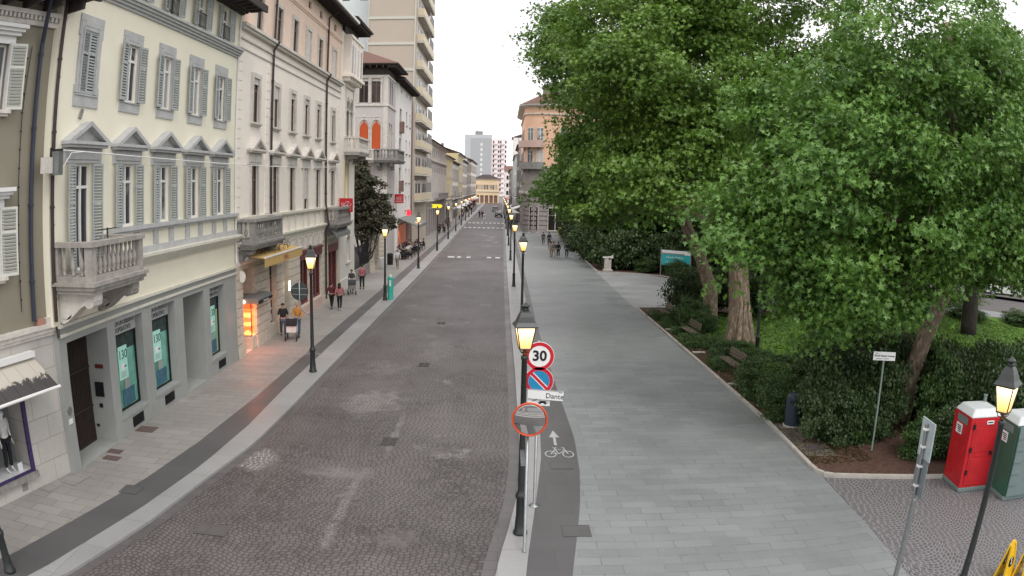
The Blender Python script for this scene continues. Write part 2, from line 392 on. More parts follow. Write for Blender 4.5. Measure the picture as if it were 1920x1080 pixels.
m_yel = M('yellow_arcade_render', (.74, .58, .38), .85, .05, .3)
m_yelh = M('yellow_house_render', (.58, .50, .29), .85, .06, .6, streak=.2)
L_plane = leafmat('plane_tree_leaf', (.075, .168, .022), (.22, .36, .058), trans=.2)
L_front = leafmat('front_plane_leaf', (.060, .155, .025), (.19, .355, .062), trans=.18)
L_plane2 = leafmat('plane_tree_leaf_deeper', (.062, .155, .022), (.18, .33, .055), trans=.2)
L_olive = leafmat('olive_green_leaf', (.060, .12, .026), (.11, .18, .045))
L_dark = leafmat('dark_shrub_leaf', (.026, .055, .016), (.065, .115, .032), .55, .12)
L_shrub = leafmat('mid_shrub_leaf', (.035, .085, .022), (.08, .15, .035), .5, .15)
L_vine = leafmat('bronze_climber_leaf', (.050, .050, .030), (.10, .085, .055), .6, .1)
L_red = leafmat('red_flower_petal', (.40, .02, .02), (.65, .08, .05), .6, .1)
L_box = leafmat('bright_shrub_leaf', (.06, .14, .022), (.12, .22, .035), .5, .2)
B_plane = bark('plane_bark', (.19, .14, .10), (.36, .29, .215))
B_dark = bark('dark_bark', (.035, .028, .022), (.055, .045, .035))
def lampglass(name, col, es):
    b = NB(name); x, y, z = b.sep(); b.p.inputs['Base Color'].default_value = (.8, .7, .5, 1)
    b.p.inputs['Emission Color'].default_value = (*col, 1); b.p.inputs['Emission Strength'].default_value = es; return b.m
_b = NB('lit_lamp_glass'); _t = _b.n('ShaderNodeTexCoord'); _z = _b.sep(_t.outputs['Object'])[2]; _f = _b.ramp(_z, 4.22, 4.60)
_b.l(_b.mix(_f, (1, .44, .03), (1, .76, .40)), _b.p.inputs['Emission Color']); _b.l(_b.ramp(_z, 4.22, 4.60, .75, 1.7), _b.p.inputs['Emission Strength']); _b.p.inputs['Base Color'].default_value = (.5, .4, .25, 1); m_lamp = _b.m
m_lampin = lampglass('lamp_mantle', (1.0, .85, .6), 9)
m_warm = M('lit_shelf_glow', (.8, .35, .18), .6, .0, emit=(1, .20, .05), es=.42)
m_warmp = M('lit_goods', (.9, .6, .3), .6, .2, 20, emit=(1, .42, .10), es=.75)
m_bankin = M('lit_bank_interior', (.07, .15, .125), .35, .8, 1.1, emit=(.12, .42, .30), es=.10)
m_bankyl = M('lit_bank_interior_yellow', (.22, .23, .13), .35, .6, 1.1, emit=(.45, .48, .2), es=.16)
m_poster = M('mint_poster', (.36, .62, .54), .6, .06, 3, emit=(.25, .55, .45), es=.12)
m_neonr = M('red_neon', (.8, .02, .05), .5, 0, emit=(1, .03, .06), es=.9)
m_neony = M('yellow_neon', (.8, .7, .05), .5, 0, emit=(1, .80, .02), es=.35)
m_shopglow = M('lit_shop_front', (.5, .2, .15), .6, .35, 1.2, emit=(1, .32, .18), es=.10)
m_teal2 = M('turquoise_board', (.03, .38, .40), .5, .12, 4)
# ---------------------------------------------------------------- facade helpers (local frame: x along the wall, -y outwards, z up)
def wall(mb, x0, x1, z0, z1, holes=(), depth=.25, k=0, kr=None):
    holes = [(h+(depth,))[:5] if len(h) == 4 else h for h in holes]
    kr = k if kr is None else kr
    xs = sorted({x0, x1, *[min(max(v, x0), x1) for h in holes for v in h[:2]]}); zs = sorted({z0, z1, *[min(max(v, z0), z1) for h in holes for v in h[2:4]]})
    for i in range(len(xs)-1):
        for j in range(len(zs)-1):
            cx, cz = (xs[i]+xs[i+1])/2, (zs[j]+zs[j+1])/2
            if any(h[0] < cx < h[1] and h[2] < cz < h[3] for h in holes): continue
            mb.add([(xs[i], 0, zs[j]), (xs[i+1], 0, zs[j]), (xs[i+1], 0, zs[j+1]), (xs[i], 0, zs[j+1])], [(0, 1, 2, 3)], k=k)
    for a, b, c, d, e in holes:
        mb.add([(a,0,c),(a,e,c),(a,e,d),(a,0,d)], [(0,1,2,3)], k=kr); mb.add([(b,0,c),(b,e,c),(b,e,d),(b,0,d)], [(3,2,1,0)], k=kr)
        mb.add([(a,0,d),(b,0,d),(b,e,d),(a,e,d)], [(3,2,1,0)], k=kr)
        mb.add([(a,0,c),(b,0,c),(b,e,c),(a,e,c)], [(0,1,2,3)], k=kr)
def shell(mb, x0, x1, z0, z1, D=11, k=0):
    mb.add([(x0,0,z0),(x0,D,z0),(x0,D,z1),(x0,0,z1)], [(0,1,2,3)], k=k); mb.add([(x1,0,z0),(x1,D,z0),(x1,D,z1),(x1,0,z1)], [(3,2,1,0)], k=k)
    mb.add([(x0,D,z0),(x1,D,z0),(x1,D,z1),(x0,D,z1)], [(3,2,1,0)], k=k); mb.add([(x0,0,z1),(x1,0,z1),(x1,D,z1),(x0,D,z1)], [(0,1,2,3)], k=k)

def moulding(mb, x0, x1, z0, z1, p, steps=3, up=True):
    """stepped cornice growing outwards to p"""
    for i in range(steps):
        a = z0+(z1-z0)*i/steps; b = z0+(z1-z0)*(i+1)/steps; q = p*((i+1)/steps if up else (steps-i)/steps)
        mb.box(x0-q*.0, x1, -q, .02, a, b)

def add_window(root, x, z, w, h, r=.22, frame=m_frame, pane=m_glass, transom=.7, mull=True, sill=None, surround=None, eared=0, sw=.18, sp=.05, shutters=None, ang=25, ped=None, name='window', blind=None, rail=None, fw=.06, cage=None):
    """a window part at opening bottom centre (x, 0, z) with pane, surround, shutters... as sub-parts"""
    mb = MB()
    y = r-.03
    for a, b, c, d in ((-w/2, -w/2+fw, 0, h), (w/2-fw, w/2, 0, h), (-w/2+fw, w/2-fw, 0, fw), (-w/2+fw, w/2-fw, h-fw, h)): mb.box(a, b, y-.06, y, c, d)
    if mull: mb.box(-fw*.7, fw*.7, y-.075, y+.002, fw, h-fw)
    if transom: mb.box(-w/2+fw, w/2-fw, y-.068, y+.001, h*transom-.04, h*transom+.04)
    win = mb.obj(name, frame, root, (x, 0, z))
    MB().box(-w/2+fw*.5, w/2-fw*.5, y-.02, y-.005, fw*.5, h-fw*.5).obj('pane', pane, win)
    if surround:
        s = MB(); s.box(-w/2-sw, -w/2, -sp, .02, 0, h+sw); s.box(w/2, w/2+sw, -sp, .02, 0, h+sw); s.box(-w/2, w/2, -sp, .02, h, h+sw)
        s.box(-w/2-sw*.35, -w/2-.0, -sp-.025, -sp, 0, h+sw*.35); s.box(w/2, w/2+sw*.35, -sp-.025, -sp, 0, h+sw*.35)
        if eared:
            s.box(-w/2-sw-eared, w/2+sw+eared, -sp*.8, .018, -sw*1.6, -.02); s.box(-w/2-sw-eared, w/2+sw+eared, -sp*.8, .018, h+sw+.01, h+sw*1.9)
            s.box(-w/2-.02, w/2+.02, -sp*.8-.02, .018, h+sw*.5, h+sw*1.2); s.box(-w/2-sw, w/2+sw, -sp*.8-.03, .018, -.06, -.02)
            s.box(-w/2-sw-eared, -w/2-sw, -sp*.8, .018, 0, h*.12); s.box(w/2+sw, w/2+sw+eared, -sp*.8, .018, 0, h*.12)
            s.box(-w/2-sw-eared, -w/2-sw, -sp*.8, .018, h*.9, h+sw); s.box(w/2+sw, w/2+sw+eared, -sp*.8, .018, h*.9, h+sw)
        s.obj('surround', surround, win)
    if sill:
        s = MB(); s.box(-w/2-.22, w/2+.22, -.16, .1, -.09, -.002); s.box(-w/2-.16, w/2+.16, -.1, .08, -.16, -.09); s.obj('sill', sill, win)
    if blind is not None:
        MB().box(-w/2+.01, w/2-.01, y-.11, y-.085, h*(1-blind), h-.01).obj('blind', m_stonel, win)
    if shutters:
        for sg in (-1, 1):
            s = MB(); lw = w/2+.01; T = None
            for a, b, c, d in ((0, .05, 0, h), (lw-.05, lw, 0, h), (.05, lw-.05, 0, .07), (.05, lw-.05, h-.06, h), (.05, lw-.05, h*.62, h*.62+.07)): s.box(a, b, -.02, .02, c, d)
            nn = max(6, int(h/.085))
            for i in range(nn):
                zz = .09+(h-.17)*i/(nn-1)
                if abs(zz-h*.62-.03) < .05: continue
                s.cbox((lw/2, 0, zz), (lw-.1, .012, .062), rx=.6)
            a = R(ang) if sg > 0 else math.pi-R(ang)
            if ang >= 179: a = R(180) if sg > 0 else 0
            o = s.obj('shutter', shutters, win, (sg*(w/2+.01), -.10 if ang < 179 else -.0, 0), (0, 0, -a if sg > 0 else -a))
            if ang >= 179: o.location.y = -.0
    if ped:
        pw, pz, ph, mat = ped; s = MB()     # width, height above opening, rise
        s.box(-pw/2+.14, pw/2-.14, -.06, .02, h+.02, pz-.06)
        s.box(-pw/2+.3, pw/2-.3, -.09, -.05, h+.12, pz-.16)
        s.box(-pw/2, pw/2, -.32, .02, pz-.06, pz+.03); s.box(-pw/2+.06, pw/2-.06, -.25, .02, pz-.14, pz-.06)
        t = .1
        s.prism([(-pw/2+.12, pz+.03), (pw/2-.12, pz+.03), (0, pz+ph-.08)], -.10, .02, 'y')
        for sg in (-1, 1):
            s.prism([(sg*pw/2, pz+.03), (sg*(pw/2-.28), pz+.03), (0, pz+ph-.13), (0, pz+ph)], -.32, .018, 'y')
        fixn(s.obj('pediment', mat, win))
    if rail:
        s = MB(); nb = int(w/.1)
        for i in range(nb+1): s.box(-w/2+w*i/nb-.008, -w/2+w*i/nb+.008, -.12, -.104, 0.0, .55)
        s.box(-w/2-.02, w/2+.02, -.13, -.1, .54, .58); s.box(-w/2-.02, w/2+.02, -.13, -.1, .04, .07); s.obj('railing', rail, win)
    if cage:
        s = MB(); hh = h*.42; e = w/2+.12
        s.box(-e, e, -.34, 0, -.12, -.02); n_ = 12
        for i in range(n_+1): xx = -e+.02+(2*e-.04)*i/n_; s.box(xx-.012, xx+.012, -.32, -.296, -.02, hh)
        s.box(-e, e, -.335, -.285, hh, hh+.05)
        for sg in (-1, 1): s.box(sg*e-.02 if sg > 0 else -e, e if sg > 0 else -e+.02, -.285, 0, -.02, hh)
        s.obj('balcony', cage, win)
    return win

def place_windows(root, proto, spots):
    t = tree_of(proto)
    for x, z in spots: dup(proto, (x, 0, z), parent=root, t=t)

BAL = [(.055, 0), (.055, .05), (.035, .07), (.06, .14), (.085, .22), (.07, .32), (.035, .42), (.03, .5), (.045, .55), (.055, .58), (.055, .65)]
def balustrade(root, x0, x1, p, z0, zh, mat, step=.27, name='balcony', y0=0.0, side=True, label=None, lab=None):
    """stone balcony: slab, posts, rail as one part, balusters sub-parts (grouped runs)"""
    b = MB()
    b.box(x0-.12, x1+.12, -p-.12, y0, z0-.10, z0); b.box(x0-.06, x1+.06, -p-.06, y0, z0-.2, z0-.10); b.box(x0, x1, -p, y0, z0-.3, z0-.2)
    b.box(x0, x1, -p, y0 if side else -p+.25, z0, z0+.14)
    zt = z0+zh
    b.box(x0-.05, x1+.05, -p-.05, -p+.27, zt-.13, zt)
    for xx in ((x0-.05, x0+.27), (x1-.27, x1+.05)): b.box(*xx, -p+.27, y0, zt-.13, zt)
    for xx in (x0, x1-.24): b.box(xx, xx+.24, -p, -p+.24, z0+.14, zt-.13)
    for xx in (x0, x1-.24): b.box(xx, xx+.22, y0-.2, y0, z0+.14, zt-.13)
    o = fixn(b.obj(name, mat, root, label=lab)); hh = zh-.27; k = hh/.65
    pr = [(r*.95, z*k) for r, z in BAL]; me = None
    n = max(2, int((x1-x0-.48)/step)); pts = [(x0+.24+(x1-x0-.48)*(i+.5)/n, -p+.12) for i in range(n)]
    n2 = max(1, int((p-.44)/step)) if p > .5 else 0
    for xx in (x0+.11, x1-.11): pts += [(xx, -p+.24+(p-.44)*(i+.5)/n2) for i in range(n2)]
    for i, (xx, yy) in enumerate(pts):
        if me is None: me = MB().lathe(pr, n=10).mesh('baluster', mat, True)
        mobj('baluster', me, o, (xx, yy, z0+.14))
    return o

def scroll_corbel(root, x, w, zt, p, h, mat, name='corbel'):
    """S-shaped console seen from the side, swept across its width"""
    prof = [(0, 0), (0, -h), (-.12, -h*1.02)]
    for i in range(10):
        a = i/9; prof.append((-.12-(p-.38)*a, -h+.62*h*(3*a*a-2*a**3)))
    for i in range(9):
        a = R(-150+i*38); prof.append((-p+.24+.22*math.cos(a), -.30*h-.02+.26*h*math.sin(a)))
    prof += [(-p+.05, -.02*h), (-p+.05, 0)]
    s = MB(); cu = [(-.02, -h)]+[(-.10-(p-.40)*a, -h+.66*h*(3*a*a-2*a**3)) for a in [i/8 for i in range(9)]]+[(-p+.06, -.26*h)]
    for (ya, za), (yb, zb) in zip(cu[:-1], cu[1:]): s.prism([(ya, zt+za), (yb, zt+zb), (yb, zt), (ya, zt)], x-w/2, x+w/2, 'x')
    for (ya, za), (yb, zb) in zip(cu[1:-2], cu[2:-1]): s.prism([(ya, zt+za-.03), (yb, zt+zb-.03), (yb, zt+zb+.06), (ya, zt+za+.06)], x-w/2-.03, x+w/2+.03, 'x')
    s.prism([(-p+.24+.15*math.cos(R(t*30)), zt-.3*h-.02+.17*h*math.sin(R(t*30))) for t in range(12)], x-w/2-.035, x+w/2+.035, 'x')
    s.prism([(-.28+.17*math.cos(R(t*30)), zt-.72*h+.16*h*math.sin(R(t*30))) for t in range(12)], x-w/2-.03, x+w/2+.03, 'x')
    s.box(x-w/2-.05, x+w/2+.05, -p-.02, 0, zt-.002, zt+.08)
    return fixn(s.obj(name, mat, root))

def pipe(root, pts, r, mat, name='downpipe', label=None):
    b = MB(); b.tube(pts, r, 8)
    zs = [p[2] for p in pts]; z = min(zs)+1
    while z < max(zs)-.5:
        # pipe clamps
        for p, q in zip(pts[:-1], pts[1:]):
            if min(p[2], q[2]) <= z <= max(p[2], q[2]) and abs(p[2]-q[2]) > .5:
                t = (z-p[2])/(q[2]-p[2]); c = [p[i]+(q[i]-p[i])*t for i in range(3)]; b.lathe([(r*1.35, -.03), (r*1.35, .03)], c, 8)
        z += 1.9
    return b.obj(name, mat, root, smooth=False, label=label)

# ================================================================ A: taupe house at the near left
aA = math.atan2(16.7-13.46, -11.55+12.27)
A = thing('corner_house', 'taupe plastered house with dentil cornice above a pale stone clothes shop', 'building', (-12.27, 13.46, 0), aA)
b = MB(); wall(b, -7, 3.3, 4.05, 12.35, [(.12, 1.22, 9.55, 11.2), (.12, 1.22, 5.55, 7.25), (-2.9, -1.8, 9.55, 11.2), (-2.9, -1.8, 5.55, 7.25)]); shell(b, -7, 3.3, 4.05, 12.35, 9); b.obj('wall', m_taupe, A)
b = MB(); wall(b, -7, 3.3, 0, 4.05, [(-2.4, 1.72, .52, 2.55, .9)]); shell(b, -7, 3.3, 0, 4.05, 9); b.obj('stone_ground_floor', m_stoneclad, A)
b = MB(); b.box(-7, 3.36, -.16, .05, 4.05, 4.17); b.box(-7, 3.34, -.1, .05, 3.93, 4.05); b.box(-7, 3.32, -.05, .05, 3.84, 3.93); b.obj('string_course', m_stonel, A)
b = MB(); b.box(-7, 3.3, -.1, .05, 11.75, 11.88); b.box(-7, 3.3, -.2, .05, 12.0, 12.12)
for i in range(60): b.box(-7+i*.172, -7+i*.172+.095, -.17, .03, 11.88, 12.0)
b.obj('dentil_cornice', m_stonel, A)
b = MB(); b.box(-7, 3.75, -.95, .05, 12.5, 12.62); b.box(-7, 3.8, -1.05, -.95, 12.42, 12.7)
for i in range(12): b.box(3.2-i*.85, 3.32-i*.85, -.85, .03, 12.18, 12.5)
b.obj('eave', m_roofd, A)
b = MB(); b.prism([(-1.05, 12.7), (9, 12.7), (4.5, 14.6)], -7, 3.8, 'x'); b.obj('roof', m_roof, A)
w = add_window(A, .67, 9.55, 1.1, 1.65, r=.22, pane=m_glassl, surround=m_frame, sw=.2, sp=.06, sill=m_stonel, shutters=m_shutterw, ang=14, transom=0)
h = MB(); h.box(-.98, .98, -.34, .02, 2.02, 2.12); h.box(-.92, .92, -.26, .02, 1.94, 2.02); h.box(-.86, .86, -.17, .02, 1.85, 1.94); h.obj('hood', m_frame, w)
place_windows(A, w, [(.67, 5.55), (-2.35, 9.55), (-2.35, 5.55)])
pipe(A, [(2.18, -.55, 12.5), (2.42, -.14, 11.3), (2.42, -.1, 8), (2.38, -.1, 4.3)], .065, m_pipeb, label='dark blue rainwater pipe')
pipe(A, [(3.24, -.12, 12.4), (3.24, -.12, 4.1), (3.2, -.2, 3.75)], .05, m_pipe)
pipe(A, [(3.06, -.06, 11.7), (3.06, -.06, 4.3)], .045, m_yelh, label='yellow painted pipe')
b = MB(); b.tube([(2.1, -.05, 11.2), (1.98, -.05, 9.5), (1.96, -.05, 7), (1.96, -.05, 4.6)], .012, 5)
for i in range(14): b.ball((1.97, -.05, 4.9+i*.46), .03, 6, 4)
b.obj('cable', m_black, A)
b = MB(); b.box(-2.4, 1.72, .86, .9, .52, 2.55); b.obj('display_backdrop', M('display_backdrop', (.18, .19, .19), .8, .15), A)
b = MB(); b.box(-2.4, 1.72, .06, .86, .52, .58); b.obj('display_floor', m_signw, A)
b = MB(); b.box(-2.36, 1.66, -.02, .02, .52, .60); b.box(1.58, 1.72, -.03, .04, .52, 2.55); b.box(-2.36, 1.58, -.02, .02, 2.48, 2.55)
b.obj('shop_window_frame', M('purple_frame_cover', (.045, .03, .10), .6, .35, 9), A)
b = MB(); b.box(-2.4, 1.78, -.1, .03, .36, .52); b.obj('window_ledge', m_stoned, A)
b = MB(); b.box(1.05, 1.3, -.015, .0, .12, .34); b.obj('vent_cover', m_stoned, A)
b = MB(); b.add([(-2.6, -.06, 3.45), (2.2, -.06, 3.45), (2.36, -.88, 2.78), (-2.6, -.88, 2.78), (-2.6, -.04, 3.41), (2.2, -.04, 3.41), (2.36, -.86, 2.74), (-2.6, -.86, 2.74)], [(0,1,2,3),(4,7,6,5),(1,5,6,2),(0,3,7,4),(0,4,5,1),(3,2,6,7)])
for i in range(9): b.tube([(-2.3+i*.52, -.07, 3.455), (-2.22+i*.53, -.87, 2.80)], .009, 5)
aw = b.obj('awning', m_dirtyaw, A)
b = MB(); b.tube([(-2.7, -.89, 2.74), (2.42, -.89, 2.74)], .045, 8); b.box(-2.6, 2.2, -.2, -.0, 3.45, 3.6); b.obj('awning_bar', m_frame, aw)
for i, (xx, mm) in enumerate(((2.62, M('terracotta_box', (.42, .22, .16), .8)), (2.95, m_stonel))):
    tag(MB().box(-.13, .13, -.07, .07, 0, .15).obj('flower_box' if i == 0 else 'wall_box', mm, None), 'small terracotta coloured box on the ledge of the taupe house' if i == 0 else 'small pale box on the ledge beside the terracotta box', 'box')
    o = COL.objects[-1]; o.matrix_world = A.matrix_basis @ Matrix.Translation((xx, -.08, 4.17))

# ================================================================ B: cream bank house
Y0 = 16.35
B = thing('bank_building', 'cream four-storey house with grey window frames above the grey stone bank front', 'building', (-11.4, Y0, 0), R(90))
bays = [18.10, 20.88, 23.55, 26.22, 28.86]
holes = [(y-Y0-.42, y-Y0+.42, 10.12, 11.9) for y in bays]+[(y-Y0-.45, y-Y0+.45, 6.35 if i else 5.35, 8.2) for i, y in enumerate(bays)]+[(y-Y0-.42, y-Y0+.42, 13.42, 14.75) for y in bays]
b = MB(); wall(b, .45, 14.4, 4.05, 15.0, holes, .28); wall(b, 0, .45, 4.05, 15); shell(b, 0, 14.4, 4.05, 15, 11); b.obj('wall', m_cream, B)
gh = [(16.95-Y0, 19.34-Y0, .02, 3.53, .85), (19.85-Y0, 21.73-Y0, .66, 3.56, .36), (22.45-Y0, 24.33-Y0, .66, 3.56, .36), (25.1-Y0, 27.08-Y0, .02, 3.53, 1.2), (27.7-Y0, 29.3-Y0, .66, 3.5, .36)]
b = MB(); wall(b, .2, 14.35, 0, 4.05, gh); shell(b, .2, 14.35, 0, 4.05, 10); b.obj('bank_front', m_bank, B)
b = MB(); b.box(.25, 14.38, -.05, .05, 3.72, 3.8); b.box(.2, 14.4, -.09, .05, 3.98, 4.07); b.obj('string_course', m_creamtrim, B)
b = MB(); moulding(b, 3.3, 14.55, 5.03, 5.42, .34, 4); b.obj('cornice', m_creamtrim, B)
b = MB(); b.box(3.3, 14.4, -.20, .02, 6.20, 6.33); b.box(3.3, 14.4, -.13, .02, 6.12, 6.20); b.box(3.3, 14.4, -.12, .02, 5.42, 5.62); b.obj('sill_course', m_lilac, B)
b = MB()
for y in bays[1:]:
    for sg in (-.62, .62): b.box(y-Y0+sg-.15, y-Y0+sg+.15, -.08, .02, 5.62, 6.12)
b.obj('pilaster_strips', m_lilac, B)
b = MB(); moulding(b, 0, 14.42, 12.93, 13.3, .28, 4); b.obj('upper_cornice', m_lilac, B)
b = MB(); b.box(-.1, 14.7, -1.05, 0, 15.02, 15.12); b.box(-.1, 14.75, -1.15, -1.05, 14.95, 15.25); moulding(b, -.0, 14.5, 14.86, 15.02, .5, 3)
for i in range(26): b.box(.2+i*.56, .34+i*.56, -.95, -.5, 14.9, 15.02)
b.obj('eave', m_roofd, B)
b = MB(); b.prism([(-1.15, 15.25), (11, 15.25), (5, 17.3)], -.1, 14.75, 'x'); b.obj('roof', m_roof, B)
w3 = add_window(B, bays[1]-Y0, 10.12, .84, 1.78, r=.15, surround=m_lilac, eared=.07, sw=.21, shutters=m_shutter, ang=7, transom=.72)
place_windows(B, w3, [(y-Y0, 10.12) for y in bays[2:]])
w3c = add_window(B, bays[0]-Y0, 10.12, .84, 1.78, r=.2, surround=m_lilac, eared=.07, sw=.23, shutters=m_shutter, ang=180, transom=0)
w3c['label'] = 'window with closed grey shutters'
w2 = add_window(B, bays[1]-Y0, 6.35, .90, 1.85, r=.15, shutters=m_shutter, ang=7, transom=.72, ped=(2.2, 2.42, .57, m_lilac))
place_windows(B, w2, [(y-Y0, 6.35) for y in bays[2:]])
w2d = add_window(B, bays[0]-Y0, 5.35, .95, 2.85, r=.15, shutters=m_shutter, ang=9, transom=.78, ped=(2.4, 3.42, .58, m_lilac)); w2d['label'] = 'tall french window opening onto the stone balcony'
w4 = add_window(B, bays[0]-Y0, 13.42, .84, 1.33, r=.15, shutters=m_shutter, ang=12, transom=.6, rail=m_black)
place_windows(B, w4, [(y-Y0, 13.42) for y in bays[1:]])
bal = balustrade(B, .12, 3.1, 1.33, 5.2, 1.0, m_stone, .235, lab='heavy stone balcony on carved scrolls')
scroll_corbel(B, .55, .42, 4.9, 1.3, .78, m_stonel); scroll_corbel(B, 2.75, .42, 4.9, 1.3, .78, m_stone)
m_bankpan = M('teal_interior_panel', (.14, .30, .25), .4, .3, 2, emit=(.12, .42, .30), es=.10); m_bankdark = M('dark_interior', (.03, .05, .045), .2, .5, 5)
# bank windows and doors
def bank_window(y0, y1, z0, z1, inner, poster, board=True):
    x0, x1 = y0-Y0, y1-Y0; f = MB()
    zt = z1-.48 if board else z1-.1
    for a, b_, c, d in ((x0, x0+.05, z0, zt), (x1-.06, x1, z0, zt), (x0+.05, x1-.06, z0, z0+.06), (x0+.05, x1-.06, zt-.05, zt)): f.box(a, b_, .28, .35, c, d)
    w = f.obj('bank_window', m_black, B)
    MB().box(x0+.03, x1-.03, .335, .35, z0+.03, zt-.02).obj('pane', inner, w)
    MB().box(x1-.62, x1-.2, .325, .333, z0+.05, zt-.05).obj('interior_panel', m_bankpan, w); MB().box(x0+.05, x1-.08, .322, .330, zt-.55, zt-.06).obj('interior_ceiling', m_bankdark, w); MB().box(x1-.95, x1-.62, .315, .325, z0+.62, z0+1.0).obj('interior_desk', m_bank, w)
    if board: MB().box(x0, x1, .26, .35, zt, z1).obj('name_panel', M('name_panel', (.36, .38, .37), .6, .05), w)
    MB().box(x0-.08, x1+.08, -.03, .28, z0-.10, z0+.002).obj('sill', m_bank, w)
    if poster:
        p = MB().box(x0+.62, x0+1.22, .305, .325, z0+.95, z0+2.0).obj('poster', m_poster, w)
        text('poster_number', '130', .40, m_black, p, (x0+.92, .30, z0+1.72), (R(90), 0, 0), .002)
        MB().cbox((x0+.86, .30, z0+1.35), (.2, .006, .2)).obj('poster_mark', m_pink2, p)
        text('poster_words', 'anni', .12, m_black, p, (x0+1.04, .30, z0+1.35), (R(90), 0, 0), .002)
        for i in range(5): MB().box(x0+.7, x0+1.14-.05*(i % 2), .30, .303, z0+1.18-i*.04, z0+1.195-i*.04).obj('poster_line', m_bank, p)
        q = MB().box(x0+.75, x1-.3, .31, .325, z0+.10, z0+.62).obj('display_card', M('blue_card', (.05, .13, .18), .5, .3, 6), w)
    if board:
        text('bank_lettering', 'BANCA DI CREDITO', .21, m_black, w, (x0+.03, .255, z1-.15), (R(90), 0, 0), .003, align='LEFT', sx=.90)
        text('bank_lettering', 'COOPERATIVO', .21, m_black, w, (x0+.22, .255, z1-.36), (R(90), 0, 0), .003, align='LEFT', sx=.90)
    return w
bank_window(19.85, 21.73, .66, 3.56, m_bankin, 1); bank_window(22.45, 24.33, .66, 3.56, m_bankin, 1); bank_window(27.7, 29.3, .66, 3.5, m_bankyl, 1)
d = MB(); d.box(16.95-Y0, 19.34-Y0, .80, .85, .02, 3.53)
for i in range(21): d.box(17.0-Y0+i*.11, 17.02-Y0+i*.11, .77, .80, .1, 3.4)
d.box(16.97-Y0, 19.32-Y0, .76, .80, 1.1, 1.16); d.box(16.97-Y0, 19.32-Y0, .76, .80, 2.3, 2.36); d.obj('entrance_gate', m_darkwood, B)
x = 19.34-Y0; MB().box(x-.03, x, .30, .62, 1.42, 1.86).box(x-.06, x-.03, .34, .58, 1.46, 1.6).obj('cash_machine', m_black, B); MB().box(x-.03, x, .40, .52, 1.08, 1.2).obj('intercom', m_black, B); MB().box(x-.02, x, .25, .55, 2.28, 2.40).obj('notice', m_wine, B); MB().box(x-.02, x, .62, .72, .46, .54).obj('socket', m_black, B)
MB().box(25.1-Y0, 27.08-Y0, 1.14, 1.2, .02, 3.53).obj('side_door', m_zinc, B)
b = MB(); b.box(25.14-Y0, 25.2-Y0, .1, .16, .05, 2.9); b.obj('door_handle', m_frame, B)
for y0 in (20.5, 23.05, 28.35):
    g = MB(); g.box(y0-Y0, y0-Y0+.8, -.02, .015, .14, .46)
    for i in range(7): g.box(y0-Y0+.04+i*.105, y0-Y0+.07+i*.105, -.035, -.02, .16, .44)
    g.obj('cellar_grille', m_black, B)
MB().lathe([(.11, 0), (.11, .02)], n=16).obj('round_plaque', m_zinc, B, (16.72-Y0, -.02, 1.75), (R(90), 0, 0))
MB().box(16.62-Y0, 16.82-Y0, -.015, 0, 1.38, 1.52).obj('plaque', m_signw, B)
MB().cbox((0, -.03, 0), (.10, .05, .3), ry=.5).obj('wall_bracket', m_stoned, B, (17.85-Y0, -.03, 9.55))
pipe(B, [(.06, -.08, 14.9), (.06, -.08, 4.2)], .055, m_pipe)
pipe(B, [(14.33, -.07, 14.8), (14.33, -.07, 4.2)], .04, m_frame)

# ================================================================ C: long palazzo with peach upper floor
C0 = 30.75
C = thing('shop_palazzo', 'long cream and peach palazzo with pedimented windows above the mustard awning', 'building', (-11.4, C0, 0), R(90))
cb = [33.3, 36.5, 39.5, 42.4, 45.2, 49.2]; cw = .96
holes = [(y-C0-cw/2, y-C0+cw/2, 10.35, 12.4) for y in cb]+[(y-C0-cw/2, y-C0+cw/2, 6.12, 8.42) for y in cb]
b = MB(); wall(b, 0, 20.6, 4.0, 14.3, holes, .3); shell(b, 0, 20.6, 4, 14.3, 11); b.obj('wall', m_pinkc, C)
holes = [(y-C0-.48, y-C0+.48, 14.65, 16.45) for y in cb]+[(y-C0-.33, y-C0+.33, 17.78, 18.22) for y in cb]
b = MB(); wall(b, 0, 20.6, 14.3, 18.7, holes, .28); shell(b, 0, 20.6, 14.3, 18.7, 11); b.obj('upper_wall', m_peach, C)
gh = [(.75, 2.45, .02, 3.8, 1.1), (4.65, 5.85, .6, 3.8, .35), (7.15, 8.15, .02, 3.8, .6), (10.3, 12.35, .63, 3.7, .3), (13.1, 15.3, .63, 3.7, .3), (17.15, 19.9, .02, 3.6, .3)]
b = MB(); wall(b, 0, 20.6, 0, 4.0, gh); shell(b, 0, 20.6, 0, 4, 11)
for x0, x1 in ((0.02, .73), (2.5, 4.6), (5.9, 7.1), (8.2, 10.25), (12.4, 13.05), (15.35, 17.1), (19.95, 20.55)):
    for i in range(8):
        z0 = .62+i*.4
        if z0+.37 > 3.8: break
        b.box(x0, x1, -.055, .01, z0, z0+.365)
    b.box(x0-.02, x1+.02, -.09, .01, 0, .58)
b.obj('rusticated_ground_floor', m_rust, C)
b = MB(); b.box(0, 20.6, -.26, .02, 4.98, 5.08); b.box(0, 20.6, -.18, .02, 4.88, 4.98); b.box(0, 20.6, -.1, .02, 4.7, 4.88); b.obj('string_course', m_creamtrim, C)
b = MB(); b.box(0, 20.6, -.16, .02, 5.98, 6.1); b.box(0, 20.6, -.1, .02, 5.90, 5.98)
for y in cb:
    for sg in (-.62, .62): b.box(y-C0+sg-.12, y-C0+sg+.12, -.07, .02, 5.08, 5.90)
b.obj('sill_course', m_creamtrim, C)
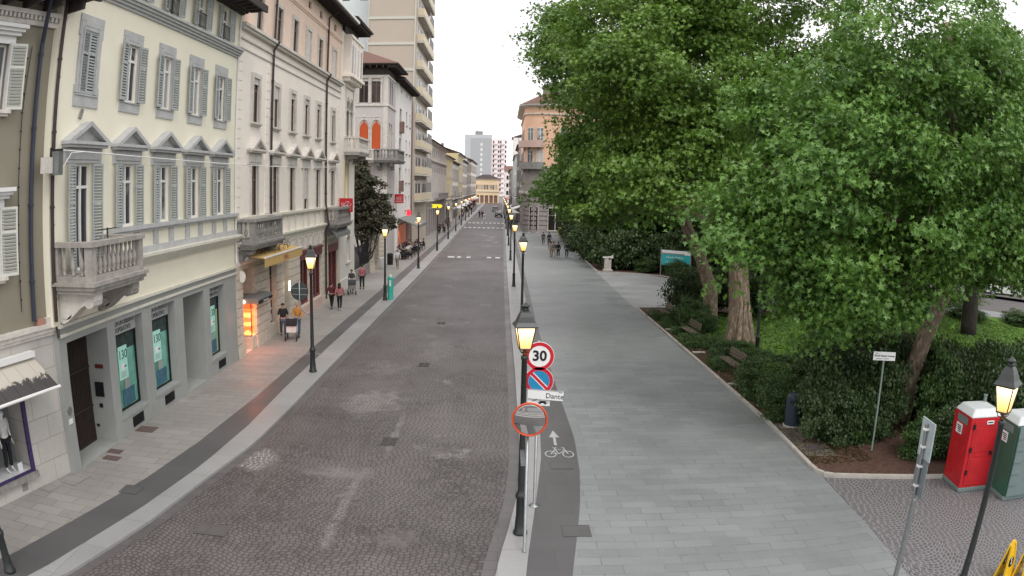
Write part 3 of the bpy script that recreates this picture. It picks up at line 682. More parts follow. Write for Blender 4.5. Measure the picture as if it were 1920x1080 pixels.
b = MB(); b.box(0, 20.7, -.30, .02, 14.42, 14.56); b.box(0, 20.65, -.2, .02, 14.3, 14.42); b.box(0, 20.6, -.08, .02, 13.88, 13.96); b.box(0, 20.6, -.05, .02, 13.45, 13.52); b.obj('upper_string_course', m_stonel, C)
b = MB(); b.box(0, 20.6, -.10, .02, 17.4, 17.58); b.box(0, 20.6, -.05, .02, 17.3, 17.4); b.obj('attic_moulding', m_peach, C)
b = MB()
for x in (.05, 4.1, 15.6, 19.95):
    for i in range(17): b.box(x, x+.6, -.04, .01, 6.15+i*.42, 6.15+i*.42+.395)
b.obj('quoin_strips', m_pinkc, C)
b = MB(); b.box(-.1, 20.9, -.95, 0, 18.72, 18.8); b.box(-.1, 20.95, -1.05, -.95, 18.62, 18.9)
for i in range(42): b.box(.1+i*.5, .2+i*.5, -.93, -.02, 18.6, 18.72)
b.obj('eave', m_roofd, C)
b = MB(); b.box(-.1, 11.6, -1.18, -1.05, 18.74, 18.9); b.box(12.4, 20.9, -1.18, -1.05, 18.74, 18.9); b.obj('gutter', m_frame, C)
b = MB(); b.prism([(-1.05, 18.9), (11, 18.9), (5, 21.2)], -.1, 20.9, 'x'); b.obj('roof', m_roof, C)
w = add_window(C, cb[0]-C0, 10.35, cw, 2.05, r=.15, frame=m_framed, pane=m_glassd, surround=m_stonel, sw=.22, sp=.07, sill=m_stonel, transom=.72, blind=.14)
place_windows(C, w, [(y-C0, 10.35) for y in cb[2:]])
add_window(C, cb[1]-C0, 10.35, cw, 2.05, r=.15, frame=m_framed, pane=m_glassd, surround=m_stonel, sw=.22, sp=.07, sill=m_stonel, transom=.72, blind=.3)
w = add_window(C, cb[0]-C0, 6.12, cw, 2.30, r=.15, frame=m_framed, pane=m_glassd, surround=m_stonel, sw=.16, transom=.7, ped=(2.15, 2.98, .56, m_stonel))
place_windows(C, w, [(y-C0, 6.12) for y in cb[1:3]+cb[4:]])
add_window(C, cb[3]-C0, 6.12, cw, 2.30, r=.15, frame=m_framed, pane=m_glassd, surround=m_stonel, sw=.16, transom=.7, ped=(2.15, 2.98, .56, m_stonel), blind=.75)
w = add_window(C, cb[0]-C0, 14.65, .96, 1.8, r=.14, frame=m_framed, pane=m_glassd, surround=m_stonel, sw=.2, sp=.06, transom=.7)
place_windows(C, w, [(y-C0, 14.65) for y in cb[1:3]+cb[4:5]])
w = add_window(C, cb[3]-C0, 14.65, .96, 1.8, r=.14, frame=m_framed, pane=m_glassd, surround=m_stonel, sw=.2, sp=.06, transom=.7, blind=.97)
place_windows(C, w, [(cb[5]-C0, 14.65)])
w = add_window(C, cb[0]-C0, 17.78, .66, .44, r=.2, frame=m_framed, pane=m_glassd, transom=0, mull=False, name='attic_window')
place_windows(C, w, [(y-C0, 17.78) for y in cb[1:]])
pipe(C, [(4.85, -.9, 18.7), (4.85, -.12, 18.3), (4.85, -.12, 14.7), (4.85, -.36, 14.5), (4.85, -.1, 14.1), (4.85, -.1, 4.0)], .06, m_pipe)
pipe(C, [(16.15, -.9, 18.7), (16.15, -.12, 18.2), (16.15, -.12, 14.7), (16.15, -.36, 14.5), (16.15, -.12, 14.1), (16.15, -.14, 6.3), (16.15, -.32, 5.0), (16.15, -.14, 4.6), (16.15, -.14, .25)], .065, m_pipe)
balustrade(C, .15, 4.3, .85, 5.05, 1.0, m_stoned, .3, lab='weathered grey stone balcony hung with climbing stems')
balustrade(C, 16.4, 20.55, .85, 5.05, 1.0, m_stoned, .3, lab='weathered grey stone balcony above the red shop door')
for x in (.6, 3.8, 16.9, 20.1): scroll_corbel(C, x, .3, 4.78, .75, .6, m_stoned)
k = 0
for x in np.arange(6.1, 15.9, .62):
    s = MB(); ww = .30 if k % 2 == 0 else .16
    s.prism([(0, 4.68), (0, 3.85), (-.06, 3.85), (-.10, 4.2), (-.16, 4.5), (-.24, 4.68)], x-ww/2, x+ww/2, 'x')
    if k % 2 == 0: s.box(x-.09, x-.05, -.2, 0, 3.9, 4.5); s.box(x+.05, x+.09, -.2, 0, 3.9, 4.5)
    fixn(s.obj('console', m_stonel, C)); k += 1
# ground floor fillings
b = MB(); b.box(.75, 2.45, 1.0, 1.1, .02, 3.8); b.obj('door_recess', m_darkwood, C)
w = add_window(C, 5.25, .6, 1.2, 2.3, r=.35, frame=m_darkwood, pane=m_shopglow, transom=0, mull=False, name='shop_window')
for i in range(3):
    q = MB(); 
    for j in range(6): q.box(4.75+j*.17, 4.85+j*.17, .22, .28, .7+i*.55, .7+i*.55+.12+.1*((j*7+i) % 3))
    q.obj('goods', m_warmp if i == 2 else m_stonel, w, (-5.25, 0, -.6))
w = add_window(C, 5.25, 2.95, 1.2, .8, r=.35, frame=m_darkwood, pane=m_glassd, transom=0, mull=False, name='shop_window')
MB().box(7.15, 8.15, .55, .6, .02, 3.8).obj('tall_door', m_darkwood, C)
MB().box(7.3, 7.36, -.3, -.24, 2.0, 2.5).obj('lit_wall_lamp', m_lampin, C)
for x0, x1 in ((10.3, 12.35), (13.1, 15.3)):
    s = MB(); s.box(x0, x1, -.10, .28, 3.25, 3.7); s.box(x0-.05, x1+.05, -.18, .02, 3.66, 3.78)
    for xx in (x0, x1-.1, (x0+x1)/2-.05): s.box(xx, xx+.1, .1, .28, .63, 3.25)
    s.box(x0, x1, .1, .28, .63, .8); w = s.obj('shop_window', m_wine, C); MB().box(x0+.05, x1-.05, .2, .22, .8, 3.25).obj('pane', m_glassd, w)
    MB().box(x0, x1, -.12, .1, .0, .6).obj('pink_plinth', m_pinky, w)
s = MB(); s.box(17.15, 19.9, -.10, .28, 3.1, 3.6); s.box(17.15, 17.4, .05, .28, .02, 3.1); s.box(19.65, 19.9, .05, .28, .02, 3.1); s.box(18.3, 18.5, .05, .28, .02, 3.1); w = s.obj('shop_door', m_wine, C)
MB().box(17.4, 18.3, .2, .26, .02, 3.1).obj('door_leaf', m_wine, w); MB().box(18.5, 19.65, .2, .26, .02, 3.1).obj('pane', m_glassd, w)
b = MB(); b.add([(.6, -.05, 4.45), (6.6, -.05, 4.45), (6.6, -1.1, 4.28), (.6, -1.1, 4.28), (.6, -.02, 4.40), (6.6, -.02, 4.40), (6.6, -1.06, 4.23), (.6, -1.06, 4.23)], [(0,1,2,3),(4,7,6,5),(0,4,5,1),(3,2,6,7),(1,5,6,2),(0,3,7,4)])
b = MB(); b.box(.75, 6.75, -.22, -.0, 4.3, 4.5); b.prism([(-.1, 4.48), (-1.1, 4.34), (-1.12, 4.30), (-.1, 4.42)], .7, 6.8, 'x'); b.box(.7, 6.8, -1.13, -1.10, 3.93, 4.33); aw = fixn(b.obj('awning', m_gold, C))
MB().box(.68, 6.82, -1.15, -1.08, 4.32, 4.38).obj('awning_bar', m_frame, aw)
text('awning_lettering', 'GERLA', .22, m_wine, aw, (3.9, -1.135, 4.12), (R(90), 0, 0), .002)
MB().box(3.45, 4.35, -1.134, -1.13, 3.98, 4.26).obj('lettering_panel', M('lettering_panel', (.42, .24, .10), .8, .05), aw)
# lit display case in the entrance
b = MB(); b.box(1.9, 2.5, -.02, .9, .02, .62); b.box(1.92, 2.5, .86, .9, .62, 2.1); ks = b.obj('display_case', m_rust, C, label='lit display case with orange shelves under a small curved roof')
MB().box(1.98, 2.46, .05, .86, .62, .66).obj('shelf', m_warmp, ks)
for z in (1.05, 1.45, 1.85): MB().box(1.98, 2.46, .05, .86, z, z+.03).obj('shelf', m_warm, ks)
MB().box(2.44, 2.48, .04, .86, .66, 2.15).obj('lit_back_panel', m_warm, ks)
q = MB()
for i in range(5): q.box(2.1, 2.3, .12+i*.15, .20+i*.15, 1.08, 1.22); q.box(2.05, 2.3, .12+i*.14, .22+i*.14, .66, .66+.1+.08*(i % 2)); q.box(2.1, 2.35, .14+i*.15, .24+i*.15, 1.48, 1.66)
q.obj('goods', m_warmp, ks)
q = MB(); q.box(1.92, 1.96, .0, .04, .62, 2.15); q.box(1.92, 1.96, .84, .88, .62, 2.15); q.box(1.92, 1.96, .04, .84, .62, .66); q.obj('case_frame', m_black, ks)
pr = [(1.75, 2.16)]+[(1.75+2.05*i/8, 2.30+.26*math.sin(math.pi*(.1+.75*i/8))) for i in range(9)]+[(3.8, 2.2)]
q = MB(); q.prism([(x, z) for x, z in pr], -.42, .9, 'y'); fixn(q.obj('curved_roof', m_greyaw, ks))
q = MB(); q.box(1.74, 3.8, -.44, -.42, 2.14, 2.3); q.obj('fascia', m_black, ks)
text('fascia_lettering', 'Donna Rosa', .16, m_frame, ks, (2.8, -.445, 2.22), (R(90), 0, 0), .003)
MB().ball((1.72, .3, 2.23), .07, 10, 6).obj('lit_globe', m_lampin, ks)
o = MB(); o.prism([(.16*math.cos(R(t*24)), .26*math.sin(R(t*24))) for t in range(15)], -.04, .04, 'y'); o.obj('oval_wall_sign', m_stonel, C, (.45, -.12, 3.55), (0, 0, R(-60)))
# dead stems hanging from balcony
rg = np.random.default_rng(3); q = MB()
for i in range(46):
    x = rg.uniform(1.6, 5.4); y = -rg.uniform(.1, .9); z = rg.uniform(4.55, 4.95); p = [(x, y, z)]
    for j in range(4): x += rg.uniform(-.2, .2); y += rg.uniform(-.08, .08); z -= rg.uniform(-.04, .16); p.append((x, y, z))
    q.tube(p, .012, 4)
st = q.obj('dry_stems', B_dark, None); tag(st, 'tangle of dry stems under the grey balcony above the mustard awning', 'climber'); st.matrix_world = C.matrix_basis

# ================================================================ D: palazzo with gothic windows
D0 = 51.4
D = thing('gothic_palazzo', 'narrow pink-cream palazzo with a pointed twin window and projecting top bay', 'building', (-11.4, D0, 0), R(90))
b = MB(); wall(b, 0, 5.3, 4.9, 18.3, [(1.9, 4.3, 11, 13.6, .35), (1.6, 2.9, 6.4, 9.2, .3)], .3); shell(b, 0, 5.3, 4.9, 18.3, 12); b.obj('wall', m_pinkc, D)
b = MB(); wall(b, 0, 5.3, 0, 4.9, [(2.2, 3.5, 1.95, 3.7, .3)]); shell(b, 0, 5.3, 0, 4.9, 12); b.box(-.02, 5.34, -.08, .02, 0, .8); b.obj('white_ground_floor', M('white_render', (.60, .58, .53), .85, .06), D)
def ogive(mb, cx, w, zs, h, y0, y1, t=.1, n=7):
    """pointed arch band"""
    L = []
    for i in range(n+1):
        a = i/n; L.append((cx-w/2+(w/2)*(1-math.cos(a*math.pi/2))*1.0, zs+h*math.sin(a*math.pi/2)**.85))
    Rr = [(2*cx-x, z) for x, z in L[::-1]]; P = L+Rr[1:]
    for (xa, za), (xb, zb) in zip(P[:-1], P[1:]):
        dx, dz = xb-xa, zb-za; l = math.hypot(dx, dz) or 1; nx, nz = -dz/l*t, dx/l*t
        mb.prism([(xa, za), (xb, zb), (xb+nx, zb+nz), (xa+nx, za+nz)], y0, y1, 'y')
s = MB(); s.box(1.9, 4.3, .3, .34, 11, 13.6); w = s.obj('twin_pointed_window', m_glassd, D)
s = MB()
for x in (1.9, 3.1, 4.3): s.lathe([(.12, 0), (.07, .1), (.06, 1.7), (.13, 1.85), (.13, 1.95)], (x, .0, 11), 8)
ogive(s, 2.5, 1.1, 12.9, .9, -.06, .2); ogive(s, 3.7, 1.1, 12.9, .9, -.06, .2); s.box(1.7, 4.5, -.12, .02, 14.5, 14.6); s.box(1.72, 1.8, -.05, .02, 11, 14.5); s.box(4.4, 4.48, -.05, .02, 11, 14.5)
fixn(s.obj('stone_tracery', m_stonel, w))
s = MB(); s.box(.78, 5.17, -.47, 0, 15.3, 17.95); s.box(.7, 5.25, -.58, 0, 17.95, 18.15); s.box(.76, .80, -.46, -.34, 15.3, 17.95)
for x in (.75, 1.75, 2.9, 4.05, 4.95): s.box(x, x+.22, -.53, 0, 15.3, 17.95)
s.box(.6, 5.35, -.68, 0, 15.12, 15.3)
for i in range(7): s.box(.8+i*.68, 1.0+i*.68, -.5, 0, 14.85, 15.12)
bay = s.obj('top_bay', m_pinkc, D)
q = MB()
for x in (1.02, 2.02, 3.17, 4.32): q.box(x-.02, x+.68, -.485, -.44, 15.5, 17.5)
q.obj('pane', m_glassd, bay)
s = MB(); s.box(.1, 6.3, -1.05, 12, 19.15, 19.28)
for i in range(10): s.box(.3+i*.6, .42+i*.6, -.95, 0, 18.9, 19.15)
s.box(.4, 5.3, -.1, .1, 18.3, 19.15); s.obj('eave', m_roofd, D)
s = MB(); s.add([(.0, -1.1, 19.28), (6.4, -1.1, 19.28), (6.4, 12, 19.28), (0, 12, 19.28), (2.5, 3.5, 20.8), (3.9, 3.5, 20.8)], [(0,1,5,4),(1,2,5),(2,3,4,5),(3,0,4),(0,3,2,1)]); s.obj('roof', m_roof, D)
balustrade(D, 1.6, 5.5, 1.05, 9.95, 1.0, m_stonel, .28, lab='white stone balcony with balusters below the pointed window')
for x in (2.1, 5.0): scroll_corbel(D, x, .3, 9.65, .95, .55, m_stoned)
s = MB(); ogive(s, 2.85, 1.3, 3.2, .75, -.07, .02, .1); s.box(2.1, 2.2, -.07, .02, 1.9, 3.2); s.box(3.5, 3.6, -.07, .02, 1.9, 3.2); s.box(2.05, 3.65, -.12, .02, 1.8, 1.9); w = s.obj('arched_window', m_stonel, D); MB().box(2.2, 3.5, .24, .28, 1.95, 3.7).obj('pane', m_glassl, w)
w = add_window(D, 2.25, 6.4, 1.3, 2.8, r=.25, pane=m_glassl, frame=m_yelh, surround=m_yelh, sw=.15)
s = MB(); s.add([(-4.3, -.1, 4.85), (.2, -.1, 4.85), (.2, -.75, 4.35), (-4.3, -.75, 4.35), (-4.3, -.75, 4.1), (.2, -.75, 4.1)], [(0,1,2,3),(3,2,5,4)]); s.obj('slanted_canopy', m_greyaw, D)

# red hanging signs with a winged animal line drawing
def lion_sign(loc, label):
    t = thing('hanging_sign', label, 'sign', loc, 0, 'red hanging signs')
    MB().box(-.46, .46, -.07, .07, 0, .94).obj('sign_box', m_red, t)
    e = MB(); q = -.08
    def st(pts, r=.016): e.tube([(x, q, z) for x, z in pts], r, 5)
    st([(-.33, .36), (-.25, .42), (-.1, .42), (.05, .45), (.2, .42), (.33, .46)]); st([(-.34, .5), (-.28, .62), (-.18, .6), (-.14, .5), (-.22, .44)]); st([(-.3, .52), (-.24, .54)])
    st([(-.12, .5), (-.02, .66), (.12, .72), (.26, .70), (.12, .62), (.22, .58), (.08, .55), (.14, .5), (.0, .48)]); st([(-.08, .42), (-.16, .34)]); st([(.15, .43), (.12, .33), (.2, .33)]); st([(.33, .46), (.38, .54), (.33, .6)])
    e.obj('winged_emblem', m_frame, t)
    text('sign_lettering', 'GENERALI', .155, m_frame, t, (0, -.073, .17), (R(90), 0, 0), .003)
    MB().box(-.41, .41, -.076, -.072, .27, .28).obj('divider_line', m_frame, t)
    b = MB(); b.tube([(-.46, 0, .8), (-.62, 0, .8)], .02, 6); b.tube([(-.46, 0, .15), (-.62, 0, .15)], .02, 6); b.obj('bracket', m_metal, t)
lion_sign((-10.80, 50.9, 5.66), 'red square hanging sign with white emblem beside the grey stone balcony')
lion_sign((-10.92, 78.0, 5.66), 'red square hanging sign with white emblem on the white house over the cafe')

# ================================================================ E: venetian palazzo with hipped roof
E0 = 72.4
E_ = thing('venetian_palazzo', 'pale venetian palazzo with hipped tiled roof and orange-red pointed blinds', 'building', (-17.4, E0, 0), 0)
# front faces the camera: local x = world x + 17.4, -y toward camera
g1, g2 = 3.75, 4.95
b = MB(); wall(b, 0, 6, 0, 18.15, [(3.2, 4.1, 15.5, 17.9), (4.4, 5.3, 15.5, 17.9), (g1-.42, g1+.42, 11.0, 12.7), (g2-.42, g2+.42, 11, 12.7)], .3); b.add([(0,0,0),(0,5.3,0),(0,5.3,18.15),(0,0,18.15)], [(0,1,2,3)]); b.add([(0,0,18.15),(5.98,0,18.15),(5.98,5.3,18.15),(0,5.3,18.15)], [(0,1,2,3)]); b.add([(5.98,5.3,0),(0,5.3,0),(0,5.3,18.15),(5.98,5.3,18.15)], [(0,1,2,3)])
side = MB(); wall(side, 0, 5.35, 0, 18.15, [(1.3, 2.2, 15.5, 17.8), (2.6, 3.5, 15.5, 17.8), (1.2, 2.0, 11, 13.6), (2.4, 3.2, 11, 13.6)], .3)
T = Matrix.Translation((6, 0, 0)) @ Matrix.Rotation(R(90), 4, 'Z')
b.add(side.v, side.f, T); b.obj('wall', m_bricks, E_)
s = MB(); s.box(-.1, 6.12, -.12, 0, 15.18, 15.35); s.box(-.1, 6.08, -.08, 0, 18.0, 18.2); s.box(5.6, 6.04, -.05, 0, 0, 18.0); s.box(2.6, 5.5, -.03, 0, 14.1, 14.16)
s.box(6.0, 6.12, 0, 5.4, 15.18, 15.35); s.box(6, 6.1, 0, 5.3, 18.0, 18.2); s.obj('string_course', m_stonel, E_)
for x in (3.65, 4.85): add_window(E_, x, 15.5, .9, 2.4, r=.26, frame=m_framed, pane=m_glassd, transom=.72, surround=m_stonel, sw=.13, blind=.12)
s = MB()
for x in (3.1, 4.25, 5.4): s.lathe([(.1, 0), (.07, .1), (.065, 1.9), (.13, 2.1), (.13, 2.25)], (x, -.06, 15.4), 8)
s.obj('loggia_columns', m_stonel, E_)
for x in (g1, g2):
    s = MB(); ogive(s, x, .98, 13.0, .85, -.1, .02, .09, 8); s.box(x-.56, x-.44, -.08, .02, 11, 13); s.box(x+.44, x+.56, -.08, .02, 11, 13)
    s.tube([(x, -.04, 13.85), (x, -.04, 14.1)], .025, 6); s.ball((x, -.04, 14.15), .09, 8, 5); w = fixn(s.obj('pointed_window', m_stonel, E_))
    P = [(x-.43, 11.0), (x-.43, 12.9), (x-.40, 13.15), (x-.30, 13.38), (x-.15, 13.55), (x, 13.78), (x+.15, 13.55), (x+.30, 13.38), (x+.40, 13.15), (x+.43, 12.9), (x+.43, 11.0)]
    s = MB(); s.prism(P, -.03, .0, 'y'); s.obj('blind', m_blind, w)
s = MB()
for (a, c) in ((1.3, 2.2), (2.6, 3.5)): s.box(6-.2, 6-.16, a, c, 15.5, 17.8)
for (a, c) in ((1.2, 2.0), (2.4, 3.2)): s.box(6-.2, 6-.16, a, c, 11, 13.6)
s.obj('side_window', m_glassd, E_)
s = MB()
for y in (1.1, 2.2, 3.3): s.lathe([(.1, 0), (.06, .1), (.06, 1.6), (.12, 1.8)], (6.02, y, 11), 8)
s.obj('side_columns', m_stonel, E_)
s = MB(); s.box(-1, 7.1, -1.05, 6.5, 19.1, 19.22)
for i in range(12): s.box(-.6+i*.62, -.5+i*.62, -.95, 0, 18.85, 19.1)
for i in range(10): s.box(6, 7.0, -.8+i*.62, -.7+i*.62, 18.85, 19.1)
s.box(0, 6, .02, 6, 18.2, 19.1); s.obj('eave', m_roofd, E_)
s = MB(); s.add([(-1, -1.1, 19.22), (7.15, -1.1, 19.22), (7.15, 6.6, 19.22), (-1, 6.6, 19.22), (0.0, 2.9, 21.1), (3.1, 2.9, 21.1)], [(0,1,5,4),(1,2,5),(2,3,4,5),(3,0,4)]); s.obj('roof', m_roof, E_)
def bal_at(root, x0, x1, p, z0, zh, mat, T, lab):
    n0 = len(COL.objects); o = balustrade(root, x0, x1, p, z0, zh, mat, .28, lab=lab); o.matrix_local = T; return o
o = balustrade(E_, 3.1, 4.9, .9, 9.98, 1.0, m_stonel, .26, lab='white balcony rail below the orange blinds'); 
o = balustrade(E_, 5.0, 7.2, 1.1, 9.98, 1.0, m_stoned, .26, lab='dark stone corner balcony')
o = bal_at(E_, .0, 4.6, 1.1, 9.98, 1.0, m_stoned, Matrix.Translation((6, 0, 0)) @ Matrix.Rotation(R(90), 4, 'Z'), 'dark stone balcony along the street side')
for x in (5.3, 6.6): scroll_corbel(E_, x, .3, 9.68, 1.0, .7, m_stoned)
# ================================================================ F: white house with cafe
F0 = 77.8
F = thing('white_house', 'white four-storey house with small window balconies over the cafe terrace', 'building', (-11.4, F0, 0), R(90))
fx = [4.0, 9.0, 12.0]
holes = [(x-.75, x+.75, z, z+2.5, .3) for x in fx[:1] for z in (6.95, 10.15, 13.35)]+[(x-.5, x+.5, z, z+1.55, .3) for x in fx[1:] for z in (4.75, 7.9, 11.2, 14.45)]+[(x-.3, x+.3, 17.6, 18.1, .2) for x in (2, 4.4, 9, 12)]
b = MB(); wall(b, 0, 13.4, 4.2, 18.5, holes); shell(b, 0, 13.4, 4.2, 18.5, 11); b.obj('wall', m_whiteh, F)
b = MB(); wall(b, 0, 13.4, 0, 4.2, [(3.0, 13.2, .1, 3.3, .5)]); shell(b, 0, 13.4, 0, 4.2, 11); b.box(1.0, 1.8, -.12, 0, 0, 18.4); b.obj('ground_floor', m_whiteh, F)
w = add_window(F, fx[0], 6.95, 1.5, 2.5, r=.25, frame=m_framed, pane=m_glassd, cage=m_brown, transom=0); place_windows(F, w, [(fx[0], 10.15), (fx[0], 13.35)])
w = add_window(F, fx[1], 7.9, 1.0, 1.55, r=.25, frame=m_framed, pane=m_glass, sill=m_stonel, transom=0); place_windows(F, w, [(x, z) for x in fx[1:] for z in (4.75, 7.9, 11.2, 14.45) if (x, z) != (fx[1], 7.9)])
w = add_window(F, 2, 17.6, .6, .5, r=.18, frame=m_framed, pane=m_glassd, transom=0, mull=False, name='attic_window'); place_windows(F, w, [(x, 17.6) for x in (4.4, 9, 12)])
w = MB(); w.box(3, 13.2, .45, .5, .1, 3.3); c = w.obj('shop_front', m_wine, F)
for x in (3.3, 5.2, 7.1, 9.0, 10.9): MB().box(x, x+1.5, .4, .45, .8, 3.0).obj('pane', m_shopglow if x > 5 else m_glassd, c)
s = MB(); s.prism([(-.02, 3.95), (-.1, 4.0), (-2.1, 3.2), (-2.1, 3.1)], 2.6, 12.9, 'x'); s.box(2.6, 12.9, -2.13, -2.1, 2.85, 3.2); aw = fixn(s.obj('awning', m_greyaw, F))
s = MB(); s.box(-.3, 14, -.9, 0, 18.5, 18.62); s.box(-.3, 14, -1.0, -.9, 18.42, 18.72); 
for i in range(14): s.box(.3+i, .45+i, -.85, 0, 18.3, 18.5)
s.obj('eave', m_roofd, F); s = MB(); s.prism([(-1.0, 18.72), (11, 18.72), (5, 20.6)], -.3, 14, 'x'); s.obj('roof', m_roof, F)
# ================================================================ G: tower block
G_ = thing('tower_block', 'tall tan tower block with pale floor bands and cream balconies', 'building', (-11.4, 91.4, 0), R(90))
b = MB(); wall(b, 1.6, 18.6, 0, 45, [(4.0, 8.0, z, z+2.5, 1.2) for z in [5.8+3.38*i for i in range(11)]]); shell(b, 1.6, 18.6, 0, 45, 5.85); b.obj('wall', m_tan, G_)
s = MB(); s.box(0, 1.55, -.02, 6, 0, 16.5); s.obj('brown_corner', m_brown, G_)
s = MB()
for i in range(14):
    z = 1.95+3.3*i
    s.box(1.5, 1.595, .1, 5.95, z, z+.32)
s.box(1.48, 1.6, -.04, .1, 0, 45); s.box(1.48, 1.6, 5.85, 5.95, 0, 45); s.obj('floor_bands', m_band, G_)
pane = None
for i in range(11):
    z = 5.6+3.38*i
    s = MB(); s.box(3.6, 18.0, -.85, 0, z-.18, z); s.box(3.6, 18.0, -.05, 0, z, z+2.6)
    fl = s.obj('balcony', m_stonel, G_)
    s = MB(); s.box(3.6, 10.6, -.87, -.81, z+.05, z+.95); s.box(10.75, 18.0, -.87, -.81, z+.05, z+.95); s.box(3.58, 3.64, -.81, -.05, z+.05, z+.95); s.obj('parapet', m_balcy, fl)
    s = MB(); s.box(4.4, 6.0, -.09, -.05, z, z+2.2); s.box(7.4, 9.4, -.09, -.05, z+.0, z+2.2); s.box(13.0, 15.4, -.09, -.05, z, z+2.2); s.obj('balcony_door', m_glassd, fl)
    s = MB(); s.box(12.0, 17.8, -.78, -.74, z+1.0, z+2.4); s.obj('sun_blind', m_stoned, fl)
    s = MB(); s.tube([(3.7, -.84, z+1.0), (17.9, -.84, z+1.0)], .02, 5); s.obj('handrail', m_frame, fl)
PB = thing('pale_blue_building', 'pale blue-grey tower wall with two small windows behind the tan tower', 'building', (-34, 97.5, 0), 0)
b = MB(); ww = [(12.2, 13.2, 32.0, 32.9), (14.6, 15.6, 32.0, 32.9), (12.2, 13.2, 28, 28.9), (6, 7, 32, 32.9)]; wall(b, 0, 16.5, 0, 45, ww, .2); shell(b, 0, 16.5, 0, 45, 8); b.obj('wall', m_paleblue, PB)
w = add_window(PB, 12.7, 32.0, 1.0, .9, r=.15, frame=m_framed, pane=m_glass, transom=0, mull=False); place_windows(PB, w, [(15.1, 32), (12.7, 28), (6.5, 32)])

# ================================================================ distant rows of houses
rnd = random.Random(11)
def row_house(y0, y1, h, mat, label, side=-1, xw=None, floors=3, bays=4, gf=4.4, trim=m_stonel, roofm=m_roof, ww=1.0, over=.7, shop=None, eave=True, awn=None, name='town_house', tilt=-.0043):
    xw = xw if xw is not None else (-11.4 if side < 0 else 3.4)
    L = y1-y0
    if side < 0: t = thing(name, label, 'house', (xw, y0, 0), R(90))
    else: t = thing(name, label, 'house', (xw, y1, 0), R(-90))
    fh = (h-gf-.6)/floors; wh = fh*.58; xs = [L*(i+.5)/bays for i in range(bays)]
    hs = [(x-ww/2, x+ww/2, gf+.75+fh*f, gf+.75+fh*f+wh, .25) for x in xs for f in range(floors)]
    b = MB(); wall(b, 0, L, gf, h, hs); shell(b, 0, L, gf, h, 10); b.obj('wall', mat, t)
    sh = [(x-L/bays*.36, x+L/bays*.36, .1, 3.2, .5) for x in xs]
    b = MB(); wall(b, 0, L, 0, gf, sh); shell(b, 0, L, 0, gf, 10); g = b.obj('ground_floor', trim if shop is None else mat, t)
    for i, x in enumerate(xs): MB().box(x-L/bays*.36, x+L/bays*.36, .4, .5, .1, 3.2).obj('shop_window', m_shopglow if rnd.random() < .45 else m_glassd, g)
    b = MB(); moulding(b, 0, L, gf-.15, gf+.1, .22, 2); moulding(b, 0, L, h-.35, h, over*.5, 3)
    for f in range(1, floors): b.box(0, L, -.07, .01, gf+fh*f+.3, gf+fh*f+.42)
    b.obj('cornice', trim, t)
    w = add_window(t, xs[0], hs[0][2], ww, wh, r=.2, frame=m_frame, pane=m_glassd if rnd.random() < .5 else m_glass, surround=trim, sw=.16, sp=.06, transom=0, sill=trim)
    place_windows(t, w, [(x, gf+.75+fh*f) for x in xs for f in range(floors) if not (x == xs[0] and f == 0)])
    b = MB(); b.box(-.0, L, -over, 0, h, h+.12); b.obj('eave', m_roofd, t)
    b = MB(); b.prism([(-over, h+.12), (10, h+.12), (4.6, h+1.9)], 0, L, 'x'); b.obj('roof', roofm, t)
    if rnd.random() < .7: b = MB(); xx = rnd.uniform(1, L-1); b.box(xx, xx+.6, 4.2, 4.9, h+1, h+2.7); b.box(xx-.06, xx+.66, 4.14, 4.96, h+2.7, h+2.82); b.obj('chimney', m_brown, t)
    if awn:
        b = MB(); b.prism([(-.02, 3.4), (-.02, 3.5), (-1.6, 2.9), (-1.6, 2.6)], L*awn[0], L*awn[1], 'x'); fixn(b.obj('awning', awn[2], t))
    k = rnd.randrange(bays)
    for f in (0,):
        b = MB(); z = gf+.7; b.box(xs[k]-1.3, xs[k]+1.3, -.9, 0, z-.2, z)
        for i in range(14): b.box(xs[k]-1.28+i*.19, xs[k]-1.25+i*.19, -.88, -.85, z, z+.9)
        b.box(xs[k]-1.3, xs[k]+1.3, -.9, -.84, z+.9, z+.96); b.obj('balcony', m_stoned, t)
    return t
H1 = thing('arched_palazzo', 'grey-mauve palazzo with tall arched windows next to the tan tower', 'house', (-11.4, 111, 0), R(90))
xs = [4+i*3.4 for i in range(10)]
hs = [(x-.6, x+.6, 6.4, 9.6, .3) for x in xs]+[(x-.5, x+.5, 11.9, 13.4, .3) for x in xs]
b = MB(); wall(b, 0, 36, 5.2, 14.3, hs); shell(b, 0, 36, 5.2, 14.3, 11); b.obj('wall', m_bricks, H1)
b = MB(); wall(b, 0, 36, 0, 5.2, [(x-1, x+1, .1, 3.8, .5) for x in xs]); shell(b, 0, 36, 0, 5.2, 11); g = b.obj('ground_floor', m_greyr, H1)
for x in xs: MB().box(x-1, x+1, .4, .5, .1, 3.8).obj('shop_window', m_glassd, g)
w = add_window(H1, xs[0], 6.4, 1.2, 3.2, r=.25, frame=m_frame, pane=m_glass, surround=m_stonel, sw=.15); s = MB()
ar = [(1.05*.6*math.cos(R(a)), 3.2+.8*math.sin(R(a))) for a in range(0, 181, 20)]; s.prism(ar, -.05, .02, 'y'); ar2 = [(.85*math.cos(R(a)), 3.25+1.0*math.sin(R(a))) for a in range(0, 181, 20)]; s.prism(ar2, -.03, .015, 'y'); s.obj('arch', m_stoned, w)
place_windows(H1, w, [(x, 6.4) for x in xs[1:]])
w = add_window(H1, xs[0], 11.9, 1.0, 1.5, r=.25, pane=m_glass, surround=m_stonel, sw=.12, transom=0); place_windows(H1, w, [(x, 11.9) for x in xs[1:]])
